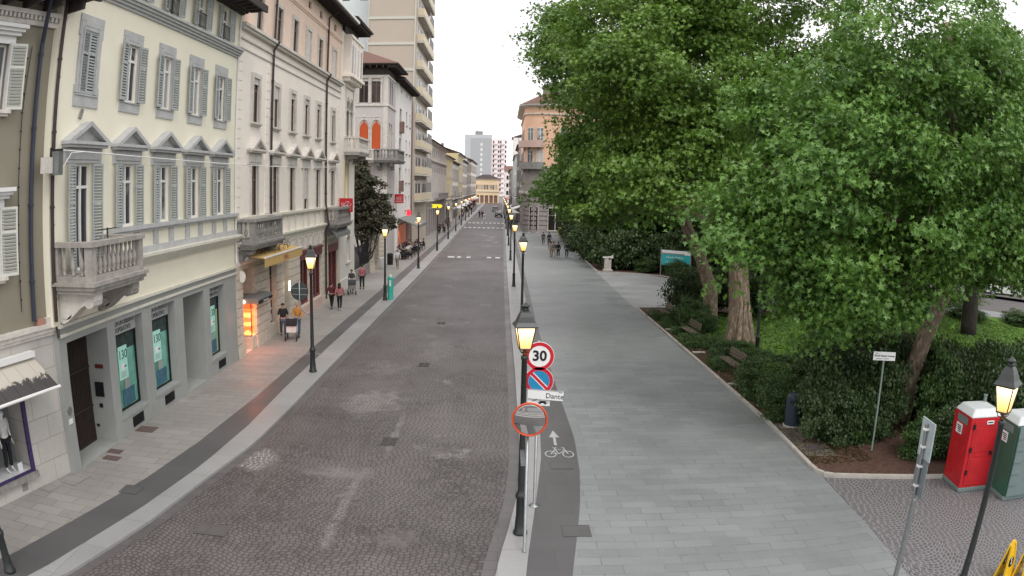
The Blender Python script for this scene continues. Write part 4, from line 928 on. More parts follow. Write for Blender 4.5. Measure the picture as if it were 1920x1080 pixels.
s = MB(); moulding(s, 0, 36, 11.2, 11.5, .4, 3); moulding(s, 0, 36, 5.0, 5.3, .4, 3); moulding(s, 0, 36, 14.0, 14.35, .5, 3); s.obj('cornice', m_stonel, H1)
s = MB(); s.prism([(-.9, 14.35), (11, 14.35), (5, 16.4)], 0, 36, 'x'); s.obj('roof', m_roofd, H1)
s = MB(); s.box(9, 30, -1.0, 0, 5.3, 5.5); s.box(9, 30, -1.0, -.9, 6.2, 6.3)
for i in range(60): s.box(9+i*.35, 9.1+i*.35, -.98, -.92, 5.5, 6.2)
s.obj('balcony', m_stoned, H1)
row_house(147.4, 166, 13.3, m_yelh, 'cream-yellow house with plain end wall after the arched palazzo', bays=4, floors=2, awn=(.05, .4, m_greyaw), gf=4.8)
row_house(166.2, 190, 12.9, m_whiteh, 'white house with shuttered rows beside the cream-yellow house', bays=6, floors=2, xw=-11.6, trim=m_stoned)
row_house(190.2, 214, 15.9, m_yelh, 'taller yellow house standing above its neighbours on the left row', bays=5, floors=3, xw=-11.8)
row_house(214.2, 240, 14.8, m_pinkc, 'pinkish house with grey trim on the far left row', bays=6, floors=3, xw=-11.9, trim=m_stoned, awn=(.1, .8, m_frame))
row_house(240.2, 268, 16.4, m_bricks, 'grey-pink corner house with balconies, far left row', bays=6, floors=3, xw=-12.0, trim=m_stoned, awn=(.1, .9, m_redsign))
row_house(268.2, 322, 17.0, m_pinkc, 'last pale house of the left row before the yellow arcade', bays=10, floors=3, xw=-12.1, trim=m_stoned, awn=(.1, .9, m_frame))
# right row
row_house(152, 176, 12.6, m_bricks, 'grey house with heavy cornice after the orange corner building', side=1, xw=3.7, bays=5, floors=2, trim=m_stoned, awn=(.1, .7, m_frame))
row_house(176.2, 205, 17.4, m_greyr, 'dark ornate house with balconies on the right row', side=1, xw=3.5, bays=6, floors=3, trim=m_stoned, awn=(.1, .9, m_greyaw))
row_house(205.2, 250, 16.2, m_paleblue, 'pale grey-green house on the far right row', side=1, xw=3.2, bays=8, floors=3, trim=m_frame)
row_house(250.2, 262, 24.0, m_whiteh, 'tall white house rising above the far right row', side=1, xw=2.9, bays=3, floors=6, trim=m_frame)
row_house(262.2, 330, 13.5, m_bricks, 'last grey house of the right row', side=1, xw=2.2, bays=11, floors=3, trim=m_stoned, awn=(.1, .9, m_redsign))
# yellow arcade building closing the street
YB = thing('arcade_building', 'yellow building with arcaded window strip closing the end of the street', 'building', (-13.6, 345, 0), 0)
b = MB(); wall(b, 0, 11.2, 0, 11.2, [(.8+i*.7, 1.3+i*.7, 6.2, 8.4, .3) for i in range(14)]+[(.6+i*2.1, 2.2+i*2.1, .1, 3.6, .6) for i in range(5)]); shell(b, 0, 11.2, 0, 11.2, 12); b.obj('wall', m_yel, YB)
s = MB()
for i in range(14): s.box(.8+i*.7, 1.3+i*.7, .2, .28, 6.2, 8.4)
s.obj('pane', m_glassl, YB)
s = MB()
for i in range(5): s.box(.6+i*2.1, 2.2+i*2.1, .5, .6, .1, 3.6)
s.obj('shop_window', m_brown, YB)
s = MB(); s.box(-.1, 11.3, -.3, .02, 5.2, 5.5); s.box(-.1, 11.3, -.4, .02, 10.9, 11.3); s.obj('cornice', m_stonel, YB)
s = MB(); s.add([(-.5, -.8, 11.3), (11.7, -.8, 11.3), (11.7, 12, 11.3), (-.5, 12, 11.3), (3.5, 5, 13.2), (7, 5, 13.2)], [(0,1,5,4),(1,2,5),(2,3,4,5),(3,0,4)]); s.obj('roof', m_roofd, YB)
HT_ = thing('grey_high_rise', 'grey high-rise with blank end wall and roof box beyond the street', 'building', (-32, 600, 0), 0)
b = MB(); b.box(0, 21.5, 0, 16, 0, 49); b.obj('wall', m_skyG, HT_)
s = MB(); s.box(5.2, 20.6, -.5, 0, 2, 46.3); s.obj('end_panel', M('darker_grey_panel', (.38, .395, .40), .7, .03), HT_)
s = MB(); s.box(8, 14, 4, 10, 49, 52); s.box(9.5, 10, 5, 5.5, 52, 53.5); s.obj('roof_box', m_stoned, HT_)
for i in range(9): MB().box(12.6, 14.2, -.56, -.5, 8+4*i, 10.2+4*i).obj('stair_window', m_frame, HT_)
PT = thing('pink_high_rise', 'pink and white balconied high-rise beyond the end of the street', 'building', (-10.4, 600, 0), 0)
b = MB(); b.box(0, 12, 0, 16, 0, 46); b.obj('wall', m_pink2, PT)
for i in range(11):
    for x in (1.0, 6.6): MB().box(x, x+3.4, -1.2, 0, 3.2+3.8*i, 4.2+3.8*i).obj('balcony', M('pink_balcony', (.70, .55, .55), .7) if i == 0 and x < 2 else bpy.data.materials['pink_balcony'], PT)
    for x in (.9, 4.9, 6.5, 10.5): MB().box(x, x+1.1, -.05, 0, 4.3+3.8*i, 6.3+3.8*i).obj('window', m_glassd, PT)
RFH = thing('white_tall_house', 'small white house with red roof at the right end of the street', 'house', (.2, 345, 0), 0)
b = MB(); b.box(0, 5, 0, 9, 0, 14.8); b.obj('wall', m_whiteh, RFH); MB().add([(-.4, -.5, 14.8), (5.4, -.5, 14.8), (5.4, 9, 17.5), (-.4, 9, 17.5)], [(0,1,2,3)]).obj('roof', m_roof, RFH)
for i in range(3):
    for x in (.8, 3.2): MB().box(x, x+1.0, -.05, 0, 4+3.5*i, 5.8+3.5*i).obj('window', m_glassd, RFH)

# ================================================================ orange corner building on the right
RB = thing('orange_corner_building', 'orange building with rounded balcony corner and rusticated grey ground floor', 'building', (3.3, 124.7, 0), 0)
def foot(off=0.0, r=2.6):
    P = [(-off, 26), (-off, 2.6)]
    for i in range(1, 10): a = R(180+i*10); P.append((2.6+(r+off)*math.cos(a), 2.6+(r+off)*math.sin(a)))
    P += [(2.6+off*0, -off), (28, 3-off), (28, 26)]
    return P[::1]
s = MB(); s.prism(foot(), 11, 21.2); fixn(s.obj('orange_wall', m_orangeh, RB))
s = MB(); s.prism(foot(), 6.9, 11); fixn(s.obj('middle_wall', m_greyr, RB))
s = MB(); s.prism(foot(-.02), 0, 6.5)
z = .55
while z < 6.0: s.prism(foot(.09), z, z+.56); z += .78
s.prism(foot(.14), 0, .5); fixn(s.obj('rusticated_ground_floor', m_greyr, RB))
s = MB(); s.prism(foot(.35), 6.5, 6.9); s.prism(foot(.2), 6.3, 6.5); s.prism(foot(.22), 10.9, 11.15); s.prism(foot(.25), 19.7, 19.9); s.prism(foot(.5), 21.0, 21.2); s.prism(foot(.9), 21.2, 21.45); fixn(s.obj('cornice', m_stonel, RB))
s = MB(); n = len(foot()); lo = foot(1.0); hi = [(2.6+(x-2.6)*.45+1.6, 2.6+(y-2.6)*.5+1.6) for x, y in foot()]
s.add([(x, y, 21.45) for x, y in lo]+[(x, y, 23.6) for x, y in hi], [(i, (i+1) % n, n+(i+1) % n, n+i) for i in range(n)]+[tuple(range(n, 2*n))]); s.obj('roof', m_roof, RB)
s = MB(); s.lathe([(1.6, 22.4), (1.6, 24.5), (1.9, 24.6), (1.9, 24.8), (.1, 26)], (4.6, 4.6, 0), 12); s.obj('roof_turret', m_stoned, RB)
def rb_win(x, y, a, z, w, h, name='window', fr=m_frame, pn=m_glassl):
    q = MB(); q.box(-w/2-.12, w/2+.12, -.12, .3, 0, h+.12); q.box(-w/2-.2, w/2+.2, -.2, .3, -.12, 0); o = q.obj(name, m_stonel, RB, (x, y, z), (0, 0, a))
    q = MB(); q.box(-w/2, w/2, -.15, -.12, .05, h); q.obj('pane', pn, o)
    q = MB(); q.box(-.04, .04, -.17, -.15, .05, h); q.box(-w/2, w/2, -.168, -.15, h*.68, h*.68+.06); q.obj('frame', fr, o)
for a, x, y in ((R(-38), 2.6-2.6*math.sin(R(38)), 2.6-2.6*math.cos(R(38))), (R(-5), 2.5, 0.02)):
    for z in (11.7, 15.4): rb_win(x, y, a, z, .95, 2.0)
for x in (6.4, 8.8, 12.3, 15.5, 19): 
    for z in (11.7, 15.4): rb_win(x, (x-2.6)*.118, R(6.7), z, 1.05, 2.1)
    rb_win(x, (x-2.6)*.118, R(6.7), 7.9, 1.05, 2.1, fr=m_framed, pn=m_glassd)
for y in (4.5, 8, 11.5, 15, 18.5):
    for z in (7.9, 11.7, 15.4): rb_win(0, y, R(-90), z, 1.0, 2.0, pn=m_glassd)
rb_win(1.75, .25, R(-20), .1, 1.4, 4.2, 'glazed_door', pn=m_glassd)
for x in (5.3, 9.3, 13.4, 17.5): rb_win(x, (x-2.6)*.118-.08, R(6.7), .45, 2.3, 3.7, 'shop_window', pn=m_glassd)
for z, pr in ((14.2, 1.0), (10.6, .9)):
    s = MB(); P = [(2.6+(2.6+pr)*math.cos(R(a)), 2.6+(2.6+pr)*math.sin(R(a))) for a in range(170, 281, 10)]+[(3.05, .5), (.2, 2.2)]
    s.prism(P, z, z+.2); Q = P[:12]
    for (xa, ya), (xb, yb) in zip(Q[:-1], Q[1:]):
        s.add([(xa,ya,z+.2),(xb,yb,z+.2),(xb,yb,z+1.15),(xa,ya,z+1.15)], [(0,1,2,3)])
    fixn(s.obj('balcony', m_pinky if z > 12 else m_stoned, RB))
    s = MB()
    for a in (190, 225, 262): s.box(2.6+2.7*math.cos(R(a))-.12, 2.6+2.7*math.cos(R(a))+.12, 2.6+2.9*math.sin(R(a)), 2.6+2.2*math.sin(R(a)), z-.6, z)
    s.obj('corbel', m_stoned, RB)
for z in (12, 15.6):
    s = MB(); s.box(-.9, 0, 7, 9.5, z-.5, z-.3); s.box(-.92, -.86, 7, 9.5, z-.3, z+.6); s.obj('side_balcony', m_stoned, RB)
# ================================================================ ground
def sheet(name, poly, z, mat, label=None, cat=None, thick=None, kind='structure'):
    b = MB()
    if thick: b.prism(poly, z-thick, z)
    else: b.add([(x, y, z) for x, y in poly], [tuple(range(len(poly)))])
    o = fixn(b.obj(name, mat)); 
    if label: o['label'] = label
    if cat: o['category'] = cat
    o['kind'] = kind; return o
def strip(name, L, Rr, z, mat, thick=None, k=0):
    """sheet between two polylines given as x by y (same y list)"""
    b = MB(); n = len(L)
    vs = [(x, y, z) for x, y in L]+[(x, y, z) for x, y in Rr]
    b.add(vs, [(i, n+i, n+i+1, i+1) for i in range(n-1)])
    if thick:
        for P in (L, Rr):
            b.add([(x, y, z) for x, y in P]+[(x, y, z-thick) for x, y in P], [(i, i+1, n+i+1, n+i) for i in range(n-1)])
    o = b.obj(name, mat); o['kind'] = 'structure'; return o
def interp(pts, y):
    ys = [p[0] for p in pts]; xs = [p[1] for p in pts]
    return float(np.interp(y, ys, xs))
yy = [-14, 5, 8, 9.5, 10.5, 11.5, 12.5, 13.2, 13.8, 14.5, 15.3, 16, 17, 18, 19, 20, 21, 22, 23, 24, 25, 26.5, 28, 30, 33, 37, 42, 50, 60, 75, 95, 120, 150, 200, 260, 345]
KLo = [(-14, -14), (5, -11.2), (8, -9.9), (11.65, -8.6), (14.5, -8.0), (18, -7.55), (20.4, -7.22), (24, -7.14), (33, -7.10), (60, -7.05), (95, -7.2), (140, -7.7), (345, -8.55)]
KLi = [(-14, -15), (5, -12), (8, -10.6), (10.9, -9.42), (15.2, -8.52), (18.4, -8.10), (22, -7.95), (27, -8.06), (60, -8.05), (95, -8.2), (140, -8.7), (345, -9.5)]
SLi = [(-14, -16.5), (5, -13.3), (8, -11.8), (11.4, -10.46), (14, -9.85), (16.8, -9.28), (20, -8.95), (25, -8.75), (60, -8.78), (95, -8.9), (140, -9.4), (345, -10.2)]
KRo = [(-14, -5), (8, -1.4), (11, -.35), (12.2, -.10), (13.2, -.04), (14.1, .05), (15.3, .22), (16.9, .42), (18.5, .53), (20.3, .59), (29.6, .59), (42, .50), (70, .40), (118, .36), (152, .22), (214, -.04), (269, -.28), (345, -.6)]
KRi = [(-14, -4), (8, -.4), (11, .35), (12.5, .52), (13.7, .60), (15, .72), (16.9, .91), (19.9, 1.18), (25, 1.35), (36, 1.56), (50, 1.60), (83, 1.44), (152, 1.2), (345, .3)]
SRi = [(-14, -2), (8, .7), (11, 1.2), (13.5, 1.52), (16.6, 1.96), (19, 2.18), (21.7, 2.28), (26.5, 2.16), (33, 2.02), (42, 1.95), (60, 1.95), (83, 1.92), (152, 1.7), (345, .8)]
def LN(p): return [(interp(p, y), y) for y in yy]
o = sheet('ground', [(-1500, -600), (1500, -600), (1500, 2500), (-1500, 2500)], -.20, m_asphalt)
strip('road', [(x-.05, y) for x, y in LN(KLo)], [(x+.05, y) for x, y in LN(KRo)], -.07, m_road)
strip('road_gutter', [(x-.02, y) for x, y in LN(KLo)], [(x+.28, y) for x, y in LN(KLo)], -.066, m_gutter)
strip('road_gutter', [(x-.30, y) for x, y in LN(KRo)], [(x+.02, y) for x, y in LN(KRo)], -.066, m_gutter)
strip('left_kerb', LN(KLi), LN(KLo), .002, m_kerb, .2)
strip('left_pavement_strip', LN(SLi), LN(KLi), .0, m_strip)
strip('left_pavement', [(-24, y) for y in yy], LN(SLi), .0, m_pave)
strip('right_kerb', LN(KRo), LN(KRi), .002, m_kerb, .2)
strip('cycle_path', LN(KRi), LN(SRi), .0, m_strip)
PZ = [(-14, 8.6), (12.2, 8.52), (14.3, 8.69), (18.06, 8.87), (345, 9.0)]
strip('pavement', LN(SRi), [(interp([(-14, 8.3), (12.2, 8.52), (14.3, 8.69), (18.1, 8.85), (23, 8.93), (46.9, 8.62), (120, 8.6), (123, 8.6), (123.01, 3.3), (345, 2.8)], y), y) for y in yy], .0, m_plaza)
sheet('plaza_side_path', [(8.5, 46.9), (10.9, 47.3), (16, 49.5), (26, 50), (26, 56), (18, 58.5), (15.2, 62.3), (14.1, 64.8), (12.3, 66.3), (10.5, 66.9), (8.5, 67.4)], .004, m_path)
sheet('square_pavement', [(8.52, -14), (8.52, 12.2), (8.69, 14.3), (8.87, 18.05), (13, 16.98), (40, 9.5), (40, -14)], -.004, m_square)
strip('forecourt_pavement', [(2.0, 116), (2.0, 124.9)], [(22, 118), (22, 127)], .004, m_plaza)
# garden ground
gp = [(8.95, 18.35), (13, 17.35), (40, 10), (60, 10), (60, 47), (26, 47), (16, 46.5), (10.9, 46.9), (8.62, 46.6)]
sheet('garden_ground', gp, .02, m_soil)
sheet('lawn', [(10.9, 27), (13, 24.5), (20, 22), (60, 14), (60, 46), (16, 45.6), (11.4, 44), (10.7, 36), (10.6, 30)], .05, m_lawn)
sheet('garden_ground', [(8.75, 67.6), (12.3, 66.6), (15.4, 62.6), (18.4, 58.9), (27, 56.4), (60, 56), (60, 116), (9.2, 116)], .02, m_soil)
def kerbline(pts, name, w=.12, z=.09, mat=m_edge):
    b = MB()
    for (xa, ya), (xb, yb) in zip(pts[:-1], pts[1:]):
        l = math.hypot(xb-xa, yb-ya); a = math.atan2(yb-ya, xb-xa); b.cbox(((xa+xb)/2, (ya+yb)/2, z/2-.03), (l+.02, w, z+.06), a)
    o = b.obj(name, mat); o['kind'] = 'structure'; return o
kerbline([(8.64, 46.75), (8.93, 23), (8.80, 18.9), (8.83, 18.5), (8.95, 18.25), (9.2, 18.08), (12.9, 17.1), (40, 9.7)], 'garden_kerb')
kerbline([(8.64, 46.75), (10.9, 47.1), (16, 47.4)], 'side_path_kerb')
kerbline([(8.7, 116), (8.65, 67.5), (10.4, 67.0), (12.2, 66.4), (14.1, 64.9), (15.3, 62.4), (18.2, 58.7)], 'far_garden_kerb')
sheet('bin_pavement', [(9.0, 22.9), (10.2, 22.7), (10.0, 19.6), (9.0, 19.7)], .035, slabs('bin_slab_stone', (.17, .16, .13), .6, .6, (.07, .06, .05), .2))
def band(name, pts, w, z, mat):
    L = []; Rr = []
    for i, (x, y) in enumerate(pts):
        a = pts[max(i-1, 0)]; c = pts[min(i+1, len(pts)-1)]; dx, dy = c[0]-a[0], c[1]-a[1]; l = math.hypot(dx, dy); L.append((x-dy/l*w/2, y+dx/l*w/2)); Rr.append((x+dy/l*w/2, y-dx/l*w/2))
    return strip(name, L, Rr, z, mat)
gpts = [(26, 53), (30, 50.6), (34, 47.5), (37, 44.5), (41, 41), (50, 35), (62, 28)]
band('garden_path', gpts, 3.2, .075, m_path)
band('far_street', [(34, 78), (40, 66), (50, 56), (70, 44), (110, 30)], 9, .07, m_asphalt)

# road markings
def mark(name, poly, z=-.062, mat=m_white): return sheet(name, poly, z, mat)
for row, (y0, y1) in enumerate(((137.0, 139.6), (155.0, 158.2))):
    b = MB()
    for i in range(9):
        x = -7.3+i*.86; b.add([(x, y0, -.062), (x+.5, y0, -.062), (x+.5, y1, -.062), (x, y1, -.062)], [(0,1,2,3)])
    o = b.obj('road_marking', m_white); o['kind'] = 'structure'
for x, w in ((-5.9, .7), (-4.9, .4), (-3.9, .45), (-1.7, .45), (-.8, .5)): mark('road_marking', [(x, 79.3), (x+w, 79.3), (x+w, 80.6), (x, 80.6)])
for x, y in ((-2.4, 106), (-2.1, 112), (-3.4, 117), (-1.4, 102)): mark('road_marking', [(x, y), (x+.8, y), (x+.8, y+.8), (x, y+.8)], mat=m_paintgrey)
b = MB()
for i in range(4):
    y = .4+i*1.5; b.add([(-6.8, y-1, .018), (7.5, y+1.1, .018), (7.5, y+1.65, .018), (-6.8, y-.45, .018)], [(0,1,2,3)])
sheet('raised_pavement', [(-7.2, -2.5), (8.2, -.3), (8.2, 10.6), (-7.2, 8.4)], .012, m_strip, thick=.09)
o = b.obj('road_marking', m_white); o['kind'] = 'structure'
# bicycle symbol and arrow
b = MB(); z = .006
def ring(cx, cy, r, t, n=20, k=1.6):
    for i in range(n):
        a, c = 2*math.pi*i/n, 2*math.pi*(i+1)/n
        b.add([(cx+(r-t)*math.cos(a), cy+k*(r-t)*math.sin(a), z), (cx+r*math.cos(a), cy+k*r*math.sin(a), z), (cx+r*math.cos(c), cy+k*r*math.sin(c), z), (cx+(r-t)*math.cos(c), cy+k*(r-t)*math.sin(c), z)], [(0,1,2,3)])
def line(x0, y0, x1, y1, w=.035):
    dx, dy = x1-x0, y1-y0; l = math.hypot(dx, dy); nx, ny = -dy/l*w/2, dx/l*w/2
    b.add([(x0+nx,y0+ny,z),(x1+nx,y1+ny,z),(x1-nx,y1-ny,z),(x0-nx,y0-ny,z)], [(0,1,2,3)])
cx, cy = 1.72, 20.25
ring(cx-.25, cy, .17, .035); ring(cx+.25, cy, .17, .035)
z = .008; line(cx-.25, cy, cx-.10, cy+.38); line(cx-.10, cy+.38, cx+.17, cy+.40); line(cx+.17, cy+.40, cx+.25, cy); z = .010; line(cx-.02, cy-.02, cx-.12, cy+.5); line(cx-.02, cy-.02, cx+.18, cy+.36); line(cx-.25, cy, cx-.02, cy-.02); z = .012; line(cx-.18, cy+.5, cx-.04, cy+.5, .05); line(cx+.17, cy+.4, cx+.15, cy+.54); line(cx+.08, cy+.54, cx+.18, cy+.54, .05)
o = b.obj('road_marking', m_paintgrey); struct(o)
b = MB(); z = .006; line(1.66, 21.0, 1.66, 21.75, .08); b.add([(1.50, 21.7, z+.002), (1.82, 21.7, z+.002), (1.66, 22.35, z+.002)], [(0,1,2)]); struct(b.obj('road_marking', m_paintgrey))
b = MB(); z = .006; cx, cy = -8.45, 32.2; ring(cx-.2, cy, .13, .03); ring(cx+.2, cy, .13, .03); line(cx-.2, cy, cx+.1, cy+.3); struct(b.obj('road_marking', m_paintgrey))
# manhole covers and drains
def cover(x, y, w, l, mat, label, z=.006, bars=0, rz=0):
    b = MB(); b.box(-w/2, w/2, -l/2, l/2, -.01, .006)
    if bars:
        b = MB()
        for s0 in (-w/2, 0.02):
            for i in range(bars): yy_ = -l/2+l*(i+.5)/bars; b.box(s0, s0+w/2-.02, yy_-l/bars*.28, yy_+l/bars*.28, -.01, .006)
        b.box(-w/2-.02, w/2+.02, -l/2-.03, -l/2, -.01, .008); b.box(-w/2-.02, w/2+.02, l/2, l/2+.03, -.01, .008)
    else:
        for t in (-w/2, w/2): b.box(t-.015, t+.015, -l/2, l/2, .0, .009)
        for t in (-l/2, l/2): b.box(-w/2-.015, w/2+.015, t-.015, t+.015, 0, .0095)
    tag(b.obj('drain_grating' if bars else 'manhole_cover', mat, None, (x, y, z), rz), label, 'drain' if bars else 'manhole cover')
m_iron = M('cast_iron', (.07, .064, .064), .7, .3, 12); m_rustc = M('rusty_cover', (.115, .08, .07), .85, .25, 8)
cover(-3.29, 21.2, .42, .62, m_iron, 'black slotted drain in the road roughly level with the bicycle symbol', -.06, 5)
cover(-3.27, 31.0, .42, .62, m_iron, 'black slotted drain in the road level with the awning house lantern', -.06, 5)
cover(-3.35, 40.8, .42, .62, m_iron, 'black slotted drain in the road between the first two lit kerb lanterns', -.06, 5)
cover(-6.4, 14.6, .75, .5, m_gutter, 'square stone manhole cover set in the dark cobbles of the road', -.062)
cover(-11.08, 20.8, .62, .5, m_rustc, 'rusty rectangular cover below the first bank window')
cover(-11.12, 18.6, .45, .3, m_rustc, 'small rusty cover right of the bank entrance'); cover(-10.95, 18.05, .5, .3, m_rustc, 'small rusty cover in front of the bank entrance')
cover(-11.2, 16.2, .55, .8, m_pave, 'stone-filled cover with black frame beside the shop corner', rz=-.2); cover(-11.62, 15.3, .4, .45, m_pave, 'small stone-filled cover at the foot of the clothes shop wall', rz=-.2)
cover(-9.3, 16.1, .5, .5, m_strip, 'dark square cover in the dark strip of the left pavement'); cover(1.75, 15.3, .6, .55, m_strip, 'dark square cover in the cycle strip below the bicycle symbol')
cover(1.72, 19.35, .6, .5, m_strip, 'dark cover in the cycle strip right under the bicycle symbol'); cover(9.5, 20.35, .5, .4, m_iron, 'dark cover in the slab in front of the litter bin', .04)

# ================================================================ lamps
def make_lamp(label, loc, rz=.12):
    t = thing('street_lamp', label, 'street lamp', loc, rz, 'black lantern posts along the street')
    b = MB(); b.lathe([(.16, 0), (.16, .06), (.13, .10), (.12, .3), (.105, .45), (.10, .85), (.125, .88), (.125, .94), (.10, .98), (.085, 1.02), (.075, 1.1), (.066, 2.2), (.060, 3.95), (.075, 3.96), (.075, 4.03), (.04, 4.05)], n=14); b.obj('pole', m_metal, t, smooth=True)
    b = MB(); b.lathe([(.03, 4.04), (.05, 4.08), (.03, 4.12), (.06, 4.17), (.10, 4.19)], n=10)
    for i in range(4):
        a = R(45+90*i); b.tube([(.03*math.cos(a), .03*math.sin(a), 4.1), (.12*math.cos(a), .12*math.sin(a), 4.12), (.14*math.cos(a), .14*math.sin(a), 4.2)], .01, 5)
    b.obj('bracket', M('aged_brass', (.22, .11, .04), .35, .3, 12, metal=.6) if 'aged_brass' not in bpy.data.materials else bpy.data.materials['aged_brass'], t, smooth=True)
    f = MB(); lo, hi, z0, z1 = .115, .19, 4.20, 4.66
    for i in range(4):
        a, c = R(45+90*i), R(135+90*i); k = math.sqrt(2)
        A_ = (lo*k*math.cos(a), lo*k*math.sin(a), z0); B_ = (hi*k*math.cos(a), hi*k*math.sin(a), z1); C_ = (hi*k*math.cos(c), hi*k*math.sin(c), z1); D_ = (lo*k*math.cos(c), lo*k*math.sin(c), z0)
        f.tube([A_, B_], .014, 5); f.tube([A_, D_], .014, 5); f.tube([B_, C_], .016, 5)
    f.box(-.125, .125, -.125, .125, 4.185, 4.20); f.obj('lantern_frame', m_metal, t)
    g = MB(); k = .97; g.add([(sx*lo*k, sy*lo*k, z0+.003) for sx, sy in ((1,1),(-1,1),(-1,-1),(1,-1))]+[(sx*hi*k, sy*hi*k, z1) for sx, sy in ((1,1),(-1,1),(-1,-1),(1,-1))], [(0,1,5,4),(1,2,6,5),(2,3,7,6),(3,0,4,7),(3,2,1,0)])
    g.obj('lamp_glass', m_lamp, t)
    r = MB(); q = math.sqrt(2); r.lathe([(.235*q, 4.66), (.24*q, 4.68), (.18*q, 4.76), (.14*q, 4.87), (.10*q, 4.96), (.065*q, 4.99)], n=4, rot=R(45)); r.lathe([(.07, 4.98), (.075, 5.02), (.05, 5.05), (.095, 5.07), (.10, 5.09), (.035, 5.13), (.01, 5.16)], n=10)
    r.obj('lamp_roof', m_metal, t); return t
nm = ['second', 'third', 'fourth', 'fifth', 'sixth', 'seventh', 'eighth', 'ninth', 'tenth', 'eleventh', 'twelfth', 'thirteenth']
lamp = make_lamp('lit black lantern post on the kerb carrying the round sign on a bent arm', (-7.6, 29.04, 0)); lt = tree_of(lamp)
for i in range(1, 12):
    y = 29.04+19.3*i; x = -7.68-(max(0, y-90))*.0085
    if i == 1: lb = 'lit black lantern post on the left kerb beside the teal charging post'
    elif i == 2: lb = 'lit black lantern post on the left kerb in front of the cafe awning'
    else: lb = 'lit black lantern post, %s from the round sign along the left kerb' % nm[i-1]
    dup(lamp, (x, y, 0), label=lb, t=lt)
dup(lamp, (-10.02, 10.7, 0), label='black post on the kerb in front of the clothes shop, lantern out of view', t=lt)
for (x, y, lb) in ((.49, 15.17, 'large lit lantern post on the right kerb directly behind the convex mirror'), (1.06, 39.1, 'lit lantern post on the right kerb, next beyond the one by the mirror'),
                   (.87, 56.4, 'lit lantern post on the right kerb, third counting from the convex mirror'), (.79, 76.8, 'lit lantern post on the right kerb, fourth counting from the convex mirror'), (.72, 96.5, 'lit lantern post on the right kerb, fifth counting from the convex mirror'),
                   (.65, 116, 'lit lantern post on the right kerb, sixth counting from the convex mirror'), (.5, 136, 'lit lantern post on the right kerb, seventh counting from the convex mirror'), (.35, 156, 'lit lantern post on the right kerb, eighth counting from the convex mirror'), (.2, 178, 'lit lantern post on the right kerb, ninth counting from the convex mirror'), (.0, 205, 'lit lantern post on the right kerb, tenth counting from the convex mirror')):
    dup(lamp, (x, y, 0), label=lb, t=lt)
dup(lamp, (8.49, 10.01, 0), .55, 'large lit lantern post standing in front of the portable toilets', t=lt)
dup(lamp, (11.96, 33.2, 0), .3, 'black lamp post standing on the lawn beside the thick tree trunk', t=lt)

# ================================================================ signs
def disc(mb, r, t, y0, n=40, x=0, z=0, k=None):
    mb.prism([(x+r*math.cos(2*math.pi*i/n), z+r*math.sin(2*math.pi*i/n)) for i in range(n)], y0, y0+t, 'y', k=k)
def annulus(mb, r0, r1, y0, t, n=48):
    for i in range(n):
        a, c = 2*math.pi*i/n, 2*math.pi*(i+1)/n
        mb.prism([(r0*math.cos(a), r0*math.sin(a)), (r1*math.cos(a), r1*math.sin(a)), (r1*math.cos(c), r1*math.sin(c)), (r0*math.cos(c), r0*math.sin(c))], y0, y0+t, 'y')
T30 = thing('traffic_sign_post', 'steel post with round 30 sign, no-parking sign and white street name plate', 'sign post', (.86, 16.68, 0))
b = MB(); b.lathe([(.14, 0), (.14, .015), (.05, .03), (.035, .05), (.035, 4.05)], n=10); b.obj('pole', m_zinc, T30, smooth=True)
for zc, kind in ((3.70, 30), (3.12, 0)):
    b = MB(); disc(b, .335, .02, -.075); o = b.obj('round_sign', m_signw, T30, (.02, 0, zc)); o['label'] = 'round 30 speed limit sign' if kind else 'round blue and red no-parking sign'
    b = MB(); annulus(b, .245, .325, -.079, .004); 
    if not kind: b.cbox((0, -.0805, 0), (.54, .004, .065), 0, ry=R(45))
    fixn(b.obj('red_ring', m_redsign, o))
    if kind: text('sign_number', '30', .33, m_black, o, (0, -.078, .0), (R(90), 0, 0), .003, off=.010)
    else: b = MB(); disc(b, .242, .002, -.0775, x=0); b.obj('blue_disc', m_blue, o); b = MB(); b.cbox((0, -.079, 0), (.48, .0015, .105), 0, ry=R(45)); b.obj('white_bar', m_signw, o)
o = MB().box(-.42, .42, -.015, .015, -.115, .115).obj('street_name_plate', m_signw, T30, (.18, -.11, 2.80), (0, R(3), R(-4)))
text('street_name', 'Dante', .17, m_black, o, (.21, -.018, -.015), (R(90), 0, 0), .002); text('street_word', 'VIA', .05, m_black, o, (.33, -.018, .085), (R(90), 0, 0), .001)
b = MB()
for a, c, d, e in ((-.42, .42, .108, .118), (-.42, .42, -.118, -.108), (-.425, -.413, -.118, .118), (.413, .425, -.118, .118)): b.box(a, c, -.022, -.015, d, e)
b.obj('plate_rim', m_zinc, o)
o = MB().box(-.26, .26, -.012, .012, -.09, .09).obj('small_plate', m_signw, T30, (.03, -.06, 2.63), (0, R(4), 0))
b = MB(); b.box(-.02, .2, -.016, -.012, -.03, -.01); b.box(.02, .16, -.0161, -.0121, -.01, .02); b.ball((.03, -.014, -.035), (.025, .006, .025)); b.ball((.15, -.014, -.035), (.025, .006, .025)); b.tube([(-.15, -.014, .0), (-.05, -.014, .04)], .008, 4); b.obj('tow_symbol', m_black, o)
b = MB()
for z in (3.85, 3.5, 3.25, 2.95, 2.72): b.box(-.05, .05, -.06, .045, z-.02, z+.02)
b.obj('clamps', m_zinc, T30)

